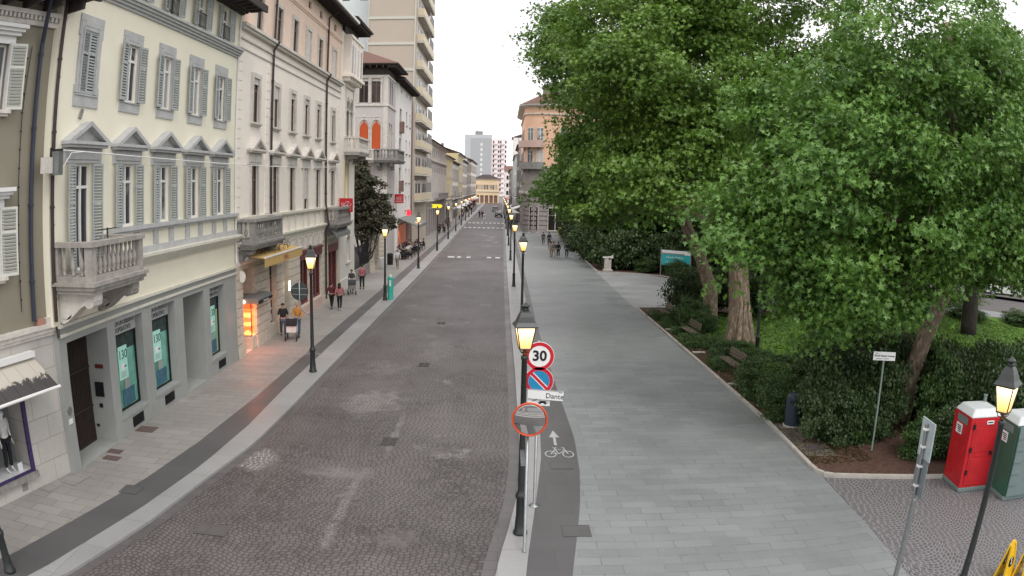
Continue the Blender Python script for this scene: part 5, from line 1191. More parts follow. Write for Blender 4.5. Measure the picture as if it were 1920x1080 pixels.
MR = thing('convex_mirror', 'round convex traffic mirror with orange rim on a steel post', 'traffic mirror', (.56, 14.28, 0))
b = MB(); b.lathe([(.05, 0), (.033, .02), (.033, 3.2)], n=10); b.obj('pole', m_zinc, MR, smooth=True)
o = MB(); o.lathe([(.31, -.03), (.355, -.01), (.36, .01), (.35, .03), (.33, .03), (.325, .012)], n=40); rim = o.obj('rim', m_orange, MR, (.03, -.13, 2.98), (R(93), 0, R(-2)), smooth=True)
b = MB(); prof = [(.335*math.sin(t*R(11)/10)/math.sin(R(11)), .012+.032*(math.cos(t*R(11)/10)-math.cos(R(11)))/(1-math.cos(R(11)))) for t in range(10, -1, -1)]; prof[-1] = (.002, prof[-1][1]); b.lathe(prof, n=40); b.obj('mirror_glass', m_mirror, rim, smooth=True)
b = MB(); b.lathe([(.34, -.03), (.2, -.09), (.06, -.11)], n=24); b.obj('mirror_back', m_orange, rim)
b = MB(); b.box(-.05, .05, -.12, .04, 2.93, 3.03); b.box(-.12, -.03, -.01, .9, 1.95, 2.0); b.obj('clamp', m_zinc, MR)

RS = thing('round_sign', 'round road sign seen from behind on a bent grey arm of the left lantern post', 'sign', (-7.6, 29.04, 0))
b = MB(); b.tube([(-.07, -.05, 2.35), (-.18, -.07, 2.4), (-.42, -.1, 2.62), (-.46, -.1, 2.9), (-.46, -.1, 3.75)], .028, 8); b.obj('arm', m_zinc, RS, smooth=True)
b = MB(); disc(b, .36, .02, 0); o = b.obj('sign_back', M('dark_sign_back', (.05, .06, .058), .5, .15), RS, (-.46, -.06, 3.28)); b = MB(); b.box(-.3, .3, -.02, 0, .1, .14); b.box(-.3, .3, -.02, 0, -.14, -.1); b.obj('back_rails', m_zinc, o)

BS = thing('board_sign', 'leaning post with two sign boards seen from behind, beside the paved edge', 'sign', (8.02, 11.95, 0), R(264))
b = MB(); b.lathe([(.035, 0), (.035, 3.45)], n=10); b.lathe([(.05, .0), (.055, 1.9), (.045, 1.95)], (0.03, .02, 0), 8); b.obj('pole', m_zinc, BS)
MB().box(-.3, .3, .045, .07, 2.76, 3.52).obj('upper_board', M('pale_board_back', (.36, .42, .43), .5, .1), BS); MB().box(-.27, .27, .045, .068, 1.98, 2.74).obj('lower_board', M('board_back', (.16, .19, .20), .5, .1), BS)
b = MB()
for z in (3.35, 3.0, 2.6, 2.2): b.box(-.06, .06, -.045, .045, z-.02, z+.02); b.tube([(.0, -.07, z), (0, -.045, z)], .012, 6)
b.obj('clamps', m_frame, BS)

NP = thing('street_name_sign', 'white three-line street name plate on a thin grey-green pole in the bushes', 'sign', (11.35, 19.93, 0))
b = MB(); b.lathe([(.03, 0), (.03, 2.86)], n=8); b.obj('pole', M('green_grey_pole', (.20, .27, .23), .5, .1), NP)
o = MB().box(-.36, .36, -.012, .012, -.13, .13).obj('name_plate', m_signw, NP, (0, -.02, 2.98), (0, 0, R(-14)))
text('plate_lettering', 'largo', .05, m_black, o, (-.25, -.014, .085), (R(90), 0, 0), .001); text('plate_lettering', 'Nicolò Pacassi Comune', .082, m_black, o, (0, -.014, .01), (R(90), 0, 0), .001, off=.002, sx=.84); text('plate_lettering', 'architetto e urbanista', .05, m_black, o, (-.06, -.014, -.075), (R(90), 0, 0), .001)

TP = thing('charging_post', 'teal green post standing right behind the second left lantern', 'post', (-7.38, 48.75, 0))
b = MB(); b.lathe([(.19, 0), (.19, 1.45), (.15, 1.5)], n=16); b.obj('body', m_teal, TP, smooth=False); MB().lathe([(.08, 1.5), (.1, 1.6), (.02, 1.66)], n=10).obj('top_knob', m_frame, TP); MB().box(-.05, .06, -.2, -.18, .9, 1.3).obj('front_panel', m_signw, TP)

# portable toilets
def toilet(name_lab, loc, rz, body, w=1.12, h=2.32):
    t = thing('portable_toilet', name_lab, 'portable toilet', loc, rz, 'portable toilets by the hedge'); d = w
    b = MB(); b.box(-w/2-.03, w/2+.03, -d/2-.03, d/2+.03, 0.0, .12); bevel(b.obj('base', m_toigrey, t), .02)
    b = MB(); b.box(-w/2, w/2, -d/2, d/2, .12, h-.22)
    for i in range(5): b.box(-w/2-.012, -w/2, -d/2+.10+i*.2, -d/2+.2+i*.2, .3, h-.7)
    bevel(b.obj('cabin', body, t), .035, 3)
    b = MB(); b.box(-w/2+.12, w/2-.1, -d/2-.025, -d/2, .2, h-.3); b.box(-w/2+.2, w/2-.18, -d/2-.035, -d/2-.025, .3, .95); b.box(-w/2+.2, w/2-.18, -d/2-.035, -d/2-.025, 1.15, h-.5); dr = bevel(b.obj('door', body, t), .012)
    MB().box(w/2-.28, w/2-.18, -d/2-.06, -d/2-.025, 1.05, 1.15).obj('door_latch', m_black, dr)
    MB().box(-w/2+.3, w/2-.5, -d/2-.045, -d/2-.03, 1.02, 1.14).obj('door_handle', body, dr)
    b = MB(); b.add([(-w/2-.02,-d/2-.02,h-.22),(w/2+.02,-d/2-.02,h-.22),(w/2+.02,d/2+.02,h-.22),(-w/2-.02,d/2+.02,h-.22),(-w/2+.14,-d/2+.14,h),(w/2-.14,-d/2+.14,h),(w/2-.14,d/2-.14,h),(-w/2+.14,d/2-.14,h)], [(0,1,5,4),(1,2,6,5),(2,3,7,6),(3,0,4,7),(4,5,6,7),(3,2,1,0)]); bevel(b.obj('roof', m_toiroof, t), .05, 3)
    for zz in (.5, 1.15, 1.8): MB().box(-w/2+.09, -w/2+.16, -d/2-.05, -d/2-.02, zz, zz+.14).obj('hinge', m_black, dr)
    q = MB()
    for i in range(6): q.box(-w/2-.006, -w/2+.01, -.3, .3, 1.86+i*.03, 1.872+i*.03)
    q.box(-w/2-.004, -w/2+.01, -.32, .32, 1.84, 2.04); q.obj('vent_grille', m_toigrey, t)
    MB().lathe([(.055, h-.1), (.055, h+.16), (.075, h+.17), (.075, h+.2)], (w/2-.22, d/2-.25, 0), 12).obj('vent_pipe', m_toigrey, t)
    o = MB().box(-.02, 0.0, -.18, .18, -.14, .14).obj('side_label', m_signw, t, (-w/2-.014, .1, 1.66)); q = MB()
    for i in range(4): q.box(-.024, -.02, -.14, .12-.03*i, .06-.05*i, .085-.05*i)
    q.obj('label_print', m_black, o)
    o = MB().box(-.13, .13, -.012, 0, -.05, .05).obj('door_label', m_signw, t, (.12, -d/2-.036, 1.98)); MB().box(-.1, .1, -.016, -.012, -.015, .015).obj('label_print', m_black, o)
    return t
toilet('red portable toilet with white translucent roof standing against the hedge', (12.98, 16.52, 0), R(-6), m_toired)
tg = toilet('green and grey portable toilet standing beside the red one', (14.02, 15.42, 0), R(-6), m_toigreen)
b = MB(); b.box(-.50, .57, -.64, -.585, .13, 2.09); b.obj('grey_front', m_toigrey, tg)
for i in range(5): MB().box(-.52, -.22, -.665, -.63, .45+i*.33, .53+i*.33).obj('side_rib', m_toigrey, tg)

def caution(loc, rz, label):
    t = thing('caution_board', label, 'caution board', loc, rz, 'yellow folding caution boards')
    for s in (-1, 1):
        P = [(-.26, 0), (.26, 0), (.12, .82), (.05, .92), (-.05, .92), (-.12, .82)]; b = MB()
        Q = [(x*.72, .12+z*.80) for x, z in P]; n = len(P)
        for i in range(n):
            j = (i+1) % n; b.prism([P[i], P[j], Q[j], Q[i]], -.022, .022, 'y')
        b.prism(Q, -.006, .006, 'y')
        o = fixn(b.obj('leaf', m_yellow, t, (0, s*.16, 0), (s*R(9.5), 0, 0)))
        q = MB(); disc(q, .12, .004, -.012, x=0, z=.42); q.obj('symbol_disc', m_black, o); q = MB(); q.tube([(0, -.016, .36), (.02, -.016, .44), (-.03, -.016, .49)], .012, 5); q.ball((.0, -.016, .51), .02, 6, 4); q.obj('symbol', m_signw, o)
    return t
caution((10.72, 11.02, 0), R(20), 'yellow folding caution board closest to the two-board sign post'); caution((11.2, 10.82, 0), R(24), 'yellow folding caution board right under the large corner lantern')

BN = thing('litter_bin', 'slate blue round litter bin on a concrete slab in front of the hedge', 'litter bin', (9.62, 22.62, 0))
b = MB(); b.lathe([(.31, 0), (.31, .05)], n=20); b.obj('foot_ring', m_edge, BN, (0, 0, .035)); b = MB(); b.lathe([(.265, .05), (.265, .98), (.25, 1.04), (.2, 1.1), (.08, 1.13)], n=24); b.obj('body', m_bin, BN, (0, 0, .035), smooth=False)
b = MB(); b.cbox((-.12, -.235, .9), (.2, .05, .1), R(-28)); b.obj('opening', m_black, BN)

def bench(loc, rz, label):
    t = thing('park_bench', label, 'bench', loc, rz, 'wooden slatted benches facing the paved promenade')
    b = MB()
    for i in range(4): b.box(-.9, .9, -.22+i*.115, -.125+i*.115, .43, .465)
    b.obj('seat', m_wood, t)
    b = MB()
    for i in range(3): b.cbox((0, .30+.035*i, .62+i*.115), (1.8, .03, .1), rx=-.25)
    b.obj('backrest', m_wood, t)
    for s in (-.72, .72):
        b = MB(); b.tube([(s, -.22, 0), (s, -.18, .2), (s, -.2, .42)], .02, 6); b.tube([(s, .30, 0), (s, .2, .25), (s, .22, .43), (s, .33, .62), (s, .40, .92)], .02, 6); b.tube([(s, -.2, .42), (s, .22, .42)], .018, 6); b.tube([(s, -.22, .2), (s, .0, .3), (s, .22, .2)], .012, 5); b.tube([(s, -.2, .42), (s, -.24, .62), (s, .0, .66), (s, .33, .66)], .015, 5)
        b.obj('iron_leg', m_metal, t)
    return t
bench((9.75, 30.3, 0), R(-90+4), 'slatted wooden bench nearest the litter bin, beside the clipped shrub'); bench((9.68, 37.4, 0), R(-90+4), 'slatted wooden bench in front of the thick tree trunk'); bench((9.62, 43.3, 0), R(-90), 'slatted wooden bench at the far corner of the garden bed near the side path')
for i, (x, y) in enumerate(((9.3, 28.0), (9.3, 33.8), (9.3, 35.2), (9.25, 39.6))): tag(MB().box(-.3, .3, -.12, .12, 0, .05).obj('stone_step', m_edge, None, (x, y, .02)), ['flat pale stone in the bed between litter bin and nearest bench', 'flat pale stone just beyond the nearest bench', 'flat pale stone just before the middle bench', 'flat pale stone between the middle and the far bench'][i], 'stone')

PD = thing('stone_pedestal', 'pale stone pedestal with slanted top at the corner of the far garden', 'pedestal', (9.72, 68.6, 0))
b = MB(); b.box(-.42, .42, -.35, .35, 0, .15); b.box(-.3, .3, -.25, .25, .15, 1.2); b.obj('plinth', m_stonel, PD); b = MB(); b.prism([(-.45, 1.2), (.45, 1.2), (.45, 1.55), (.3, 1.4), (-.45, 1.3)], -.3, .3, 'y'); fixn(b.obj('slanted_top', m_frame, PD))
IB = thing('information_board', 'turquoise and white information board on two posts behind the leaning trunk', 'notice board', (14.2, 66.1, 0), math.atan2(-1.9, 2.3))
b = MB(); b.box(-.04, .04, -.04, .04, 0, 2.5); b.box(2.9, 2.98, -.04, .04, 0, 2.3); b.obj('post', m_stoned, IB); o = MB().box(.04, 2.9, -.03, .03, .95, 2.3).obj('panel', m_teal2, IB)
MB().box(.06, 2.9, -.04, -.03, 1.95, 2.3).obj('white_header', m_signw, o); b = MB(); b.box(.06, 2.3, -.045, -.04, 1.93, 2.05); b.obj('dark_band', m_stoned, o)
text('board_lettering', 'Giardini Pubblici', .26, m_signw, o, (1.4, -.036, 1.68), (R(90), 0, 0), .003); text('board_lettering', 'Comune di Gorizia', .24, m_signw, o, (1.4, -.036, 1.25), (R(90), 0, 0), .003)
ST = thing('grey_monument', 'grey stone pillar monument among trees behind the turquoise board', 'monument', (20.5, 84, 0)); b = MB(); b.box(-.7, .7, -.7, .7, 0, 3.4); b.box(-.9, .9, -.9, .9, 0, .5); b.obj('pillar', m_stone, ST); MB().lathe([(.4, 3.4), (.3, 3.6), (.36, 4.0), (.2, 4.4), (.05, 4.5)], n=10).obj('bust', m_stone, ST)
YS = thing('caution_sign', 'yellow board leaning by the wall of the orange corner building', 'sign', (9.3, 121.5, 0)); b = MB(); b.box(-.35, .35, -.03, .03, .1, 1.2); b.obj('board', m_yellow, YS); MB().box(-.4, .4, -.15, .15, 0, .1).obj('foot', m_black, YS)
DT = thing('dark_pillar', 'dark advertising pillar beside the yellow board', 'pillar', (10.6, 115, 0)); MB().box(-.35, .35, -.12, .12, 0, 2.4).obj('body', m_black, DT); MB().box(-.37, .37, -.14, .14, 2.4, 2.5).obj('cap', m_zinc, DT)
TT = thing('traffic_totem', 'white double traffic sign standing in the road beyond the crossing marks', 'sign', (-4.1, 160, -.07)); b = MB(); b.box(-.28, .28, -.05, .05, .05, .8); b.box(-.28, .28, -.05, .05, .85, 1.75); b.obj('panels', m_signw, TT); b = MB(); b.box(-.2, .2, -.07, -.05, 1.1, 1.5); b.box(-.2, .2, -.07, -.05, .3, .6); b.obj('symbols', m_paintgrey, TT)

# gate and pillars of the garden between the palazzi
GT = thing('garden_gate', 'dark iron gate with rusticated pillars below the bushy climber', 'gate', (-11.4, 57.2, 0), R(90))
b = MB()
for x in (6.6, 9.2, 12.6): 
    b.box(x-.35, x+.35, -.35, .35, 0, .6)
    for i in range(7): b.box(x-.3, x+.3, -.3, .3, .62+i*.38, .97+i*.38)
    b.box(x-.4, x+.4, -.4, .4, 3.3, 3.5)
b.obj('pillar', m_rust, GT); b = MB(); b.box(0, 6.2, .0, .2, 0, .9); b.box(9.5, 12.3, .0, .2, 0, .9); b.obj('low_wall', m_stoned, GT)
b = MB()
for i in range(44): b.box(i*.14+.05, i*.14+.07, .08, .1, .9, 2.7)
for i in range(18): b.box(6.95+i*.12, 6.97+i*.12, .05, .07, .05, 3.0)
for z in (1.0, 2.5): b.box(0, 6.2, .07, .11, z, z+.04); b.box(6.9, 8.9, .04, .08, z, z+.04)
b.obj('iron_bars', m_black, GT)
tag(MB().box(-.25, .25, -.2, .2, 0, .95).obj('utility_cabinet', m_frame, None, (-11.0, 67.6, 0)), 'white utility cabinet at the foot of the venetian palazzo', 'cabinet')
tag(MB().lathe([(.28, 0), (.3, 1.0), (.2, 1.1)], n=12).obj('waste_bin', m_black, None, (-10.7, 70.4, 0)), 'black waste bin by the corner of the venetian palazzo', 'litter bin')
# neon signs
o = MB(); disc(o, .4, .12, -.06, 20); tag(o.obj('neon_sign', m_neonr, None, (-11.3, 88, 4.3)), 'round glowing red sign above the cafe awning', 'neon sign')
NY = thing('neon_sign', 'glowing yellow arrow-shaped sign beyond the cafe', 'neon sign', (-10.1, 112, 4.5)); b = MB(); b.prism([(-.7, -.28), (.7, -.28), (.95, 0), (.7, .28), (-.7, .28), (-.5, 0)], -.08, .08, 'y'); b.obj('glowing_box', m_neony, NY); MB().box(-1.3, -.7, -.03, .03, -.03, .03).obj('bracket', m_metal, NY)
# cables and box at the corner of the bank house
CBx = thing('junction_box', 'grey junction box with cable on the corner between the taupe and cream houses', 'junction box', (-11.35, 16.35, 0)); b = MB(); b.box(0.1, .34, -.12, .12, 7.9, 8.5); b.obj('box', m_zinc, CBx); b = MB(); b.box(.0, .4, -.02, .02, 8.5, 8.56); b.box(-.02, .04, -.05, .05, 8.0, 8.6); b.obj('bracket', m_metal, CBx); MB().box(-.02, .16, -.5, -.14, 7.95, 8.35).obj('side_box', m_stonel, CBx)
b = MB(); P = [(-11.0, 16.4, 8.52)]
for i in range(1, 30): t = i/29; P.append((-10.95-.15*t, 16.4+34.4*t, 8.52+.25*t-.55*4*t*(1-t)*.5))
b.tube(P, .018, 5); b.tube([(-11.02, 16.5, 8.1), (-10.95, 16.8, 8.45), (-10.95, 17.6, 8.5)], .012, 5); tag(b.obj('overhead_cable', m_frame), 'thin pale cable strung along the cream facade above the window pediments', 'cable')
# folding sunshade frame on the balcony
tag(MB().tube([(0, 0, 0), (0, 0, 1.25)], .025, 6).box(-.02, .02, -.5, .5, 1.2, 1.23).obj('clothes_rack', m_metal, None, (-10.45, 18.0, 5.22)), 'thin black rack standing on the stone balcony', 'rack')
# ================================================================ people: one skinned body each, clothes as children
m_skin = M('skin', (.42, .26, .19), .6, .05, 4); m_hairb = M('dark_hair', (.025, .018, .014), .7, .2, 9); m_hairg = M('grey_hair', (.25, .23, .21), .7, .2, 9)
def cloth(n, c): return M(n, c, .85, .12, 6)
c_black = cloth('black_cloth', (.018, .018, .022)); c_navy = cloth('navy_cloth', (.025, .03, .055)); c_jean = cloth('jeans_cloth', (.07, .09, .13)); c_orange = cloth('orange_cloth', (.38, .19, .05)); c_pink = cloth('dusty_pink_cloth', (.34, .12, .14))
c_wine = cloth('dark_red_cloth', (.10, .025, .03)); c_white = cloth('white_cloth', (.55, .55, .54)); c_grey = cloth('grey_cloth', (.20, .19, .18)); c_beige = cloth('beige_cloth', (.34, .29, .24)); c_dgrey = cloth('dark_grey_cloth', (.05, .05, .055)); m_shoe = cloth('pale_shoe', (.4, .38, .36)); m_shoed = cloth('dark_shoe', (.02, .02, .02))
def skin_mesh(name, V, E, r, mat, sub=1, root=0):
    me = bpy.data.meshes.new('tmp'); me.from_pydata(V, E, []); o = bpy.data.objects.new('tmp', me); COL.objects.link(o)
    o.modifiers.new('s', 'SKIN'); m = o.modifiers.new('u', 'SUBSURF'); m.levels = sub; m.render_levels = sub
    for i, q in enumerate(me.skin_vertices[0].data): q.radius = (r[i], r[i]) if not isinstance(r[i], tuple) else r[i]; q.use_root = (i == root)
    bpy.context.view_layer.update(); n = bpy.data.meshes.new_from_object(o.evaluated_get(bpy.context.evaluated_depsgraph_get()))
    bpy.data.objects.remove(o); n.materials.clear(); n.materials.append(mat); n.name = name
    n.polygons.foreach_set('use_smooth', [True]*len(n.polygons)); return n
def pose(kind):
    """joint positions facing -y (towards the camera); metres for 1.72 m"""
    J = dict(pel=(0, 0, .93), waist=(0, 0, 1.08), chest=(0, 0, 1.30), neck=(0, .01, 1.46), head=(0, 0, 1.57), top=(0, 0, 1.68))
    for s, n in ((-1, 'L'), (1, 'R')):
        J['hip'+n] = (s*.09, 0, .88); J['sh'+n] = (s*.17, .01, 1.40)
        if kind == 'walk':
            J['kn'+n] = (s*.10, -.12*s-.03, .50); J['an'+n] = (s*.09, -.22*s+.06, .10+(.05 if s < 0 else 0)); J['el'+n] = (s*.24, .10*s+.03, 1.13); J['wr'+n] = (s*.25, .20*s-.08, .90)
        elif kind == 'push':
            J['kn'+n] = (s*.10, -.10*s-.03, .50); J['an'+n] = (s*.09, -.18*s+.05, .09); J['el'+n] = (s*.22, -.08, 1.14); J['wr'+n] = (s*.2, -.36, 1.02)
        elif kind == 'sit':
            J['hip'+n] = (s*.10, 0, .50); J['kn'+n] = (s*.13, -.45, .50); J['an'+n] = (s*.12, -.42, .09); J['el'+n] = (s*.24, -.08, .84); J['wr'+n] = (s*.14, -.36, .80)
        else:
            J['kn'+n] = (s*.10, -.02, .49); J['an'+n] = (s*.11, .02, .09); J['el'+n] = (s*.23, .03, 1.12); J['wr'+n] = (s*.24, -.05, .87)
    if kind == 'sit':
        for k in ('pel', 'waist', 'chest', 'neck', 'head', 'top', 'shL', 'shR'): x, y, z = J[k]; J[k] = (x, y+.02, z-.41)
    return J
def vsub(a, b): return Vector(a)-Vector(b)
def body_mesh(J):
    V = []; E = []; r = []
    def add(p, rad, par=None):
        V.append(tuple(p)); r.append(rad)
        if par is not None: E.append((par, len(V)-1))
        return len(V)-1
    pel = add(J['pel'], .13); wa = add(J['waist'], .115, pel); ch = add(J['chest'], .13, wa); ne = add(J['neck'], .055, ch)
    hd0 = add(Vector(J['neck'])+Vector((0, 0, .05)), .052, ne); hd = add(Vector(J['head']), .085, hd0); hm = add(Vector(J['head'])+Vector((0, .01, .06)), .092, hd); tp = add(Vector(J['top'])-Vector((0, 0, .02)), .055, hm)
    add(Vector(J['head'])+Vector((0, -.108, .005)), .014, hd)
    for n, s in (('L', -1), ('R', 1)):
        add(Vector(J['head'])+Vector((s*.092, .01, .01)), .017, hd)
        h = add(J['hip'+n], .085, pel); k = add(J['kn'+n], .055, h); c = add((Vector(J['kn'+n])*.7+Vector(J['an'+n])*.3), .052, k); a = add(J['an'+n], .035, c)
        f = add(Vector(J['an'+n])+Vector((0, -.10, -.05)), .032, a); add(Vector(J['an'+n])+Vector((0, -.16, -.06)), .026, f)
        sh = add(J['sh'+n], .055, ch); e = add(J['el'+n], .038, sh); w = add(J['wr'+n], .024, e)
        d = vsub(J['wr'+n], J['el'+n]).normalized(); side = Vector((0, 1, 0)).cross(d).normalized() if abs(d.y) < .8 else Vector((1, 0, 0)); fw = Vector((0, -1, 0)) if abs(d.y) < .8 else Vector((0, 0, 1))
        pm = add(Vector(J['wr'+n])+d*.05, .022, w)
        for i, ln in enumerate((.065, .075, .07, .055)):
            o = side*0+ (Vector((0, 1, 0)) if abs(d.y) < .8 else Vector((1, 0, 0)))*(-.028+.018*i)
            q = add(Vector(J['wr'+n])+d*.095+o, .0085, pm); add(Vector(J['wr'+n])+d*(.095+ln*.5)+o-side*s*.01, .008, q); add(Vector(J['wr'+n])+d*(.09+ln*.9)+o-side*s*.03, .007, len(V)-1)
        o = (Vector((0, -1, 0)) if abs(d.y) < .8 else Vector((-s, 0, 0)))
        q = add(Vector(J['wr'+n])+d*.055+o*.035, .009, pm); add(Vector(J['wr'+n])+d*.085+o*.045, .008, q)
    return skin_mesh('person', V, E, r, m_skin)
def garment(J, parts, k, mat, name, long=False):
    V = []; E = []; r = []
    def add(p, rad, par=None):
        V.append(tuple(p)); r.append(rad)
        if par is not None: E.append((par, len(V)-1))
        return len(V)-1
    if 'top' in parts:
        pel = add(Vector(J['pel'])+Vector((0, 0, .02)), (.17, .125)); wa = add(J['waist'], (.15, .12), pel); ch = add(J['chest'], (.165, .135), wa); ne = add(Vector(J['neck'])-Vector((0, 0, .02)), .07, ch)
        for n in 'LR':
            sh = add(J['sh'+n], .072, ch); e = add(J['el'+n], .055, sh)
            if long: add(Vector(J['wr'+n])*.94+Vector(J['el'+n])*.06, .042, e)
    if 'bottom' in parts:
        pel = add(Vector(J['pel']), (.155, .125))
        for n in 'LR':
            h = add(J['hip'+n], .102, pel); kk = add(J['kn'+n], .075, h); add(Vector(J['an'+n])+Vector((0, 0, .03)), .06, kk)
    return skin_mesh(name, V, E, r, mat)
_PB = {}
def person(label, loc, rz, kind='walk', top=c_black, bottom=c_black, hair=m_hairb, longsl=False, scale=1.0, shoes=m_shoed, long_hair=False, group=None, held=None, name='person'):
    J = pose(kind)
    if kind not in _PB: _PB[kind] = body_mesh(J)
    t = mobj(name, _PB[kind], None, loc, (0, 0, rz)); t.scale = (scale,)*3; t['label'] = label; t['category'] = 'person'
    if group: t['group'] = group
    for key, args in (('shirt', ('top', top, longsl)), ('trousers', ('bottom', bottom, False))):
        ck = (kind, key, args[1].name, args[2])
        if ck not in _PB: _PB[ck] = garment(J, [args[0]], 1, args[1], key, args[2])
        mobj(key, _PB[ck], t)
    h = Vector(J['head']); b = MB(); b.ball((h.x, h.y+.022, h.z+.065), (.098, .104, .095), 12, 8)
    if long_hair: b.ball((h.x, h.y+.075, h.z-.06), (.10, .05, .17), 10, 7)
    b.obj('hair', hair, t, smooth=True)
    b = MB()
    for n in 'LR': a = Vector(J['an'+n]); b.ball((a.x, a.y-.06, a.z-.045), (.047, .125, .045), 10, 6)
    b.obj('shoes', shoes, t, smooth=True)
    b = MB()
    for s in (-1, 1): b.ball((h.x+s*.032, h.y-.086, h.z+.02), (.012, .008, .008), 6, 4)
    b.box(h.x-.022, h.x+.022, h.y-.095, h.y-.083, h.z-.042, h.z-.036); b.obj('eyes_and_mouth', m_hairb, t)
    return t
def pram(label, loc, rz, cover, hood, name='pushchair'):
    t = thing(name, label, 'pushchair', loc, rz)
    b = MB(); b.prism([(-.32, .42), (.35, .42), (.42, .72), (-.3, .78)], -.24, .24, 'x'); fixn(b.obj('seat', cover, t))
    b = MB(); b.prism([(-.3, .72)]+[(-.02+.34*math.cos(R(a)), .74+.3*math.sin(R(a))) for a in range(180, 60, -20)]+[(.02, .78)], -.26, .26, 'x'); fixn(b.obj('hood', hood, t))
    b = MB()
    for s in (-.25, .25): b.tube([(s, -.36, .15), (s, .0, .5), (s, .5, 1.02)], .014, 6); b.tube([(s, .36, .15), (s, .0, .55)], .014, 6)
    b.tube([(-.25, .5, 1.02), (.25, .5, 1.02)], .016, 6); b.obj('frame', m_zinc, t)
    for x in (-.27, .27):
        for y in (-.36, .36): b = MB(); b.lathe([(.05, -.02), (.14, -.02), (.14, .02), (.05, .02)], n=14); b.obj('wheel', m_black, t, (x, y, .14), (0, R(90), 0))
    return t
person('person in black shirt and jeans beside the orange-shirted person with pushchair', (-10.78, 35.6, 0), R(20), 'walk', c_black, c_jean)
person('person in orange top pushing a pushchair near the left lantern post', (-10.15, 36.0, 0), R(8), 'push', c_orange, c_jean, hair=m_hairg, longsl=True)
pram('pushchair with black hood and pale cover pushed along the left pavement', (-10.2, 35.15, 0), R(8), c_white, c_black)
person('person in dark red top walking away beside the red shop door', (-10.32, 44.3, 0), R(170), 'walk', c_wine, c_black, longsl=True, scale=.97)
person('person with long dark hair and pink top walking away, right of the dark red one', (-9.75, 43.95, 0), R(185), 'walk', c_pink, c_black, longsl=True, scale=.97, long_hair=True, shoes=m_shoe)
person('person in pink top and black trousers standing near the garden gate', (-10.15, 53.3, 0), R(200), 'stand', c_pink, c_black, longsl=True, scale=1.05)
person('person in grey-blue top bent over a pushchair by the white arched-window wall', (-10.55, 51.5, 0), R(10), 'push', c_dgrey, c_dgrey, longsl=True, scale=.95)
pram('dark patterned pushchair by the white wall with the arched window', (-10.35, 50.6, 0), R(15), c_grey, c_dgrey)
person('person in loose white shirt walking past the cafe end', (-9.57, 67.4, 0), R(0), 'walk', c_white, c_grey, longsl=True, scale=1.0)
for i, (x, y, tp, bt, rz, lb) in enumerate(((5.34, 99.2, c_dgrey, c_dgrey, 180, 'person in dark clothes furthest left of the group on the promenade'), (5.95, 96.5, c_black, c_black, 180, 'person in black coat behind the grey-shirted walkers on the promenade'), (5.25, 81.4, c_beige, c_beige, 170, 'person in beige trousers walking on the promenade, second from left'),
        (5.5, 80.9, c_grey, c_beige, 190, 'person in grey shirt beside the one in beige on the promenade'), (5.98, 80.6, c_black, c_black, 180, 'person in black hooded top and pale shoes on the promenade'), (6.95, 81, c_dgrey, c_dgrey, 175, 'person in dark green-grey clothes furthest right on the promenade'))):
    person(lb, (x, y, 0), R(rz), 'walk', tp, bt, longsl=True, scale=[.97, 1.05, 1, 1.02, 1.0, 1.02][i], shoes=m_shoe if i == 4 else m_shoed)
rp = random.Random(5); cl = [c_black, c_navy, c_dgrey, c_grey, c_wine, c_beige, c_jean, c_white]
def crowd(n, xr, yr, label, group):
    for i in range(n):
        y = rp.uniform(*yr); x = rp.uniform(*xr)-max(0, y-90)*.006
        person(label, (x, y, 0), rp.uniform(0, 6.28), rp.choice(['walk', 'stand']), rp.choice(cl), rp.choice(cl[:5]), longsl=True, scale=rp.uniform(.93, 1.04), group=group)
crowd(9, (-10.6, -9.2), (112, 150), 'tiny distant pedestrian on the left pavement between the cafe and the crossing marks', 'pedestrians on the left pavement beyond the cafe')
crowd(26, (-11, -8.9), (165, 270), 'tiny distant pedestrian in the dark crowd at the far end of the left pavement', 'crowd at the far end of the left pavement')
crowd(15, (1.1, 2.7), (105, 230), 'tiny distant pedestrian behind the right row of lanterns', 'pedestrians behind the right lanterns')
crowd(4, (-5.4, -4.0), (178, 188), 'tiny dark figure standing beside the distant car', 'people beside the distant car')

# cafe terrace
m_wick = M('dark_cafe_furniture', (.03, .026, .024), .6, .2, 8)
def chair(loc, rz, label, group='dark cafe chairs under the grey awning'):
    t = thing('cafe_chair', label, 'chair', loc, rz, group)
    b = MB(); b.box(-.22, .22, -.22, .22, .43, .47); b.obj('seat', m_wick, t); b = MB(); b.box(-.22, .22, .19, .22, .5, .85); b.box(-.24, -.2, -.2, .2, .64, .67); b.box(.2, .24, -.2, .2, .64, .67); b.obj('backrest', m_wick, t)
    for x in (-.2, .2):
        for y in (-.2, .2): MB().box(x-.015, x+.015, y-.015, y+.015, 0, .43 if y < 0 else .85).obj('leg', m_wick, t)
    return t
def table(loc, label):
    t = thing('cafe_table', label, 'table', loc, 0, 'dark square cafe tables under the grey awning'); b = MB(); b.box(-.36, .36, -.36, .36, .71, .75); b.obj('tabletop', m_wick, t); b = MB(); b.lathe([(.22, 0), (.22, .03), (.03, .05), (.03, .71)], n=10); b.obj('pedestal', m_wick, t); return t
ct = None
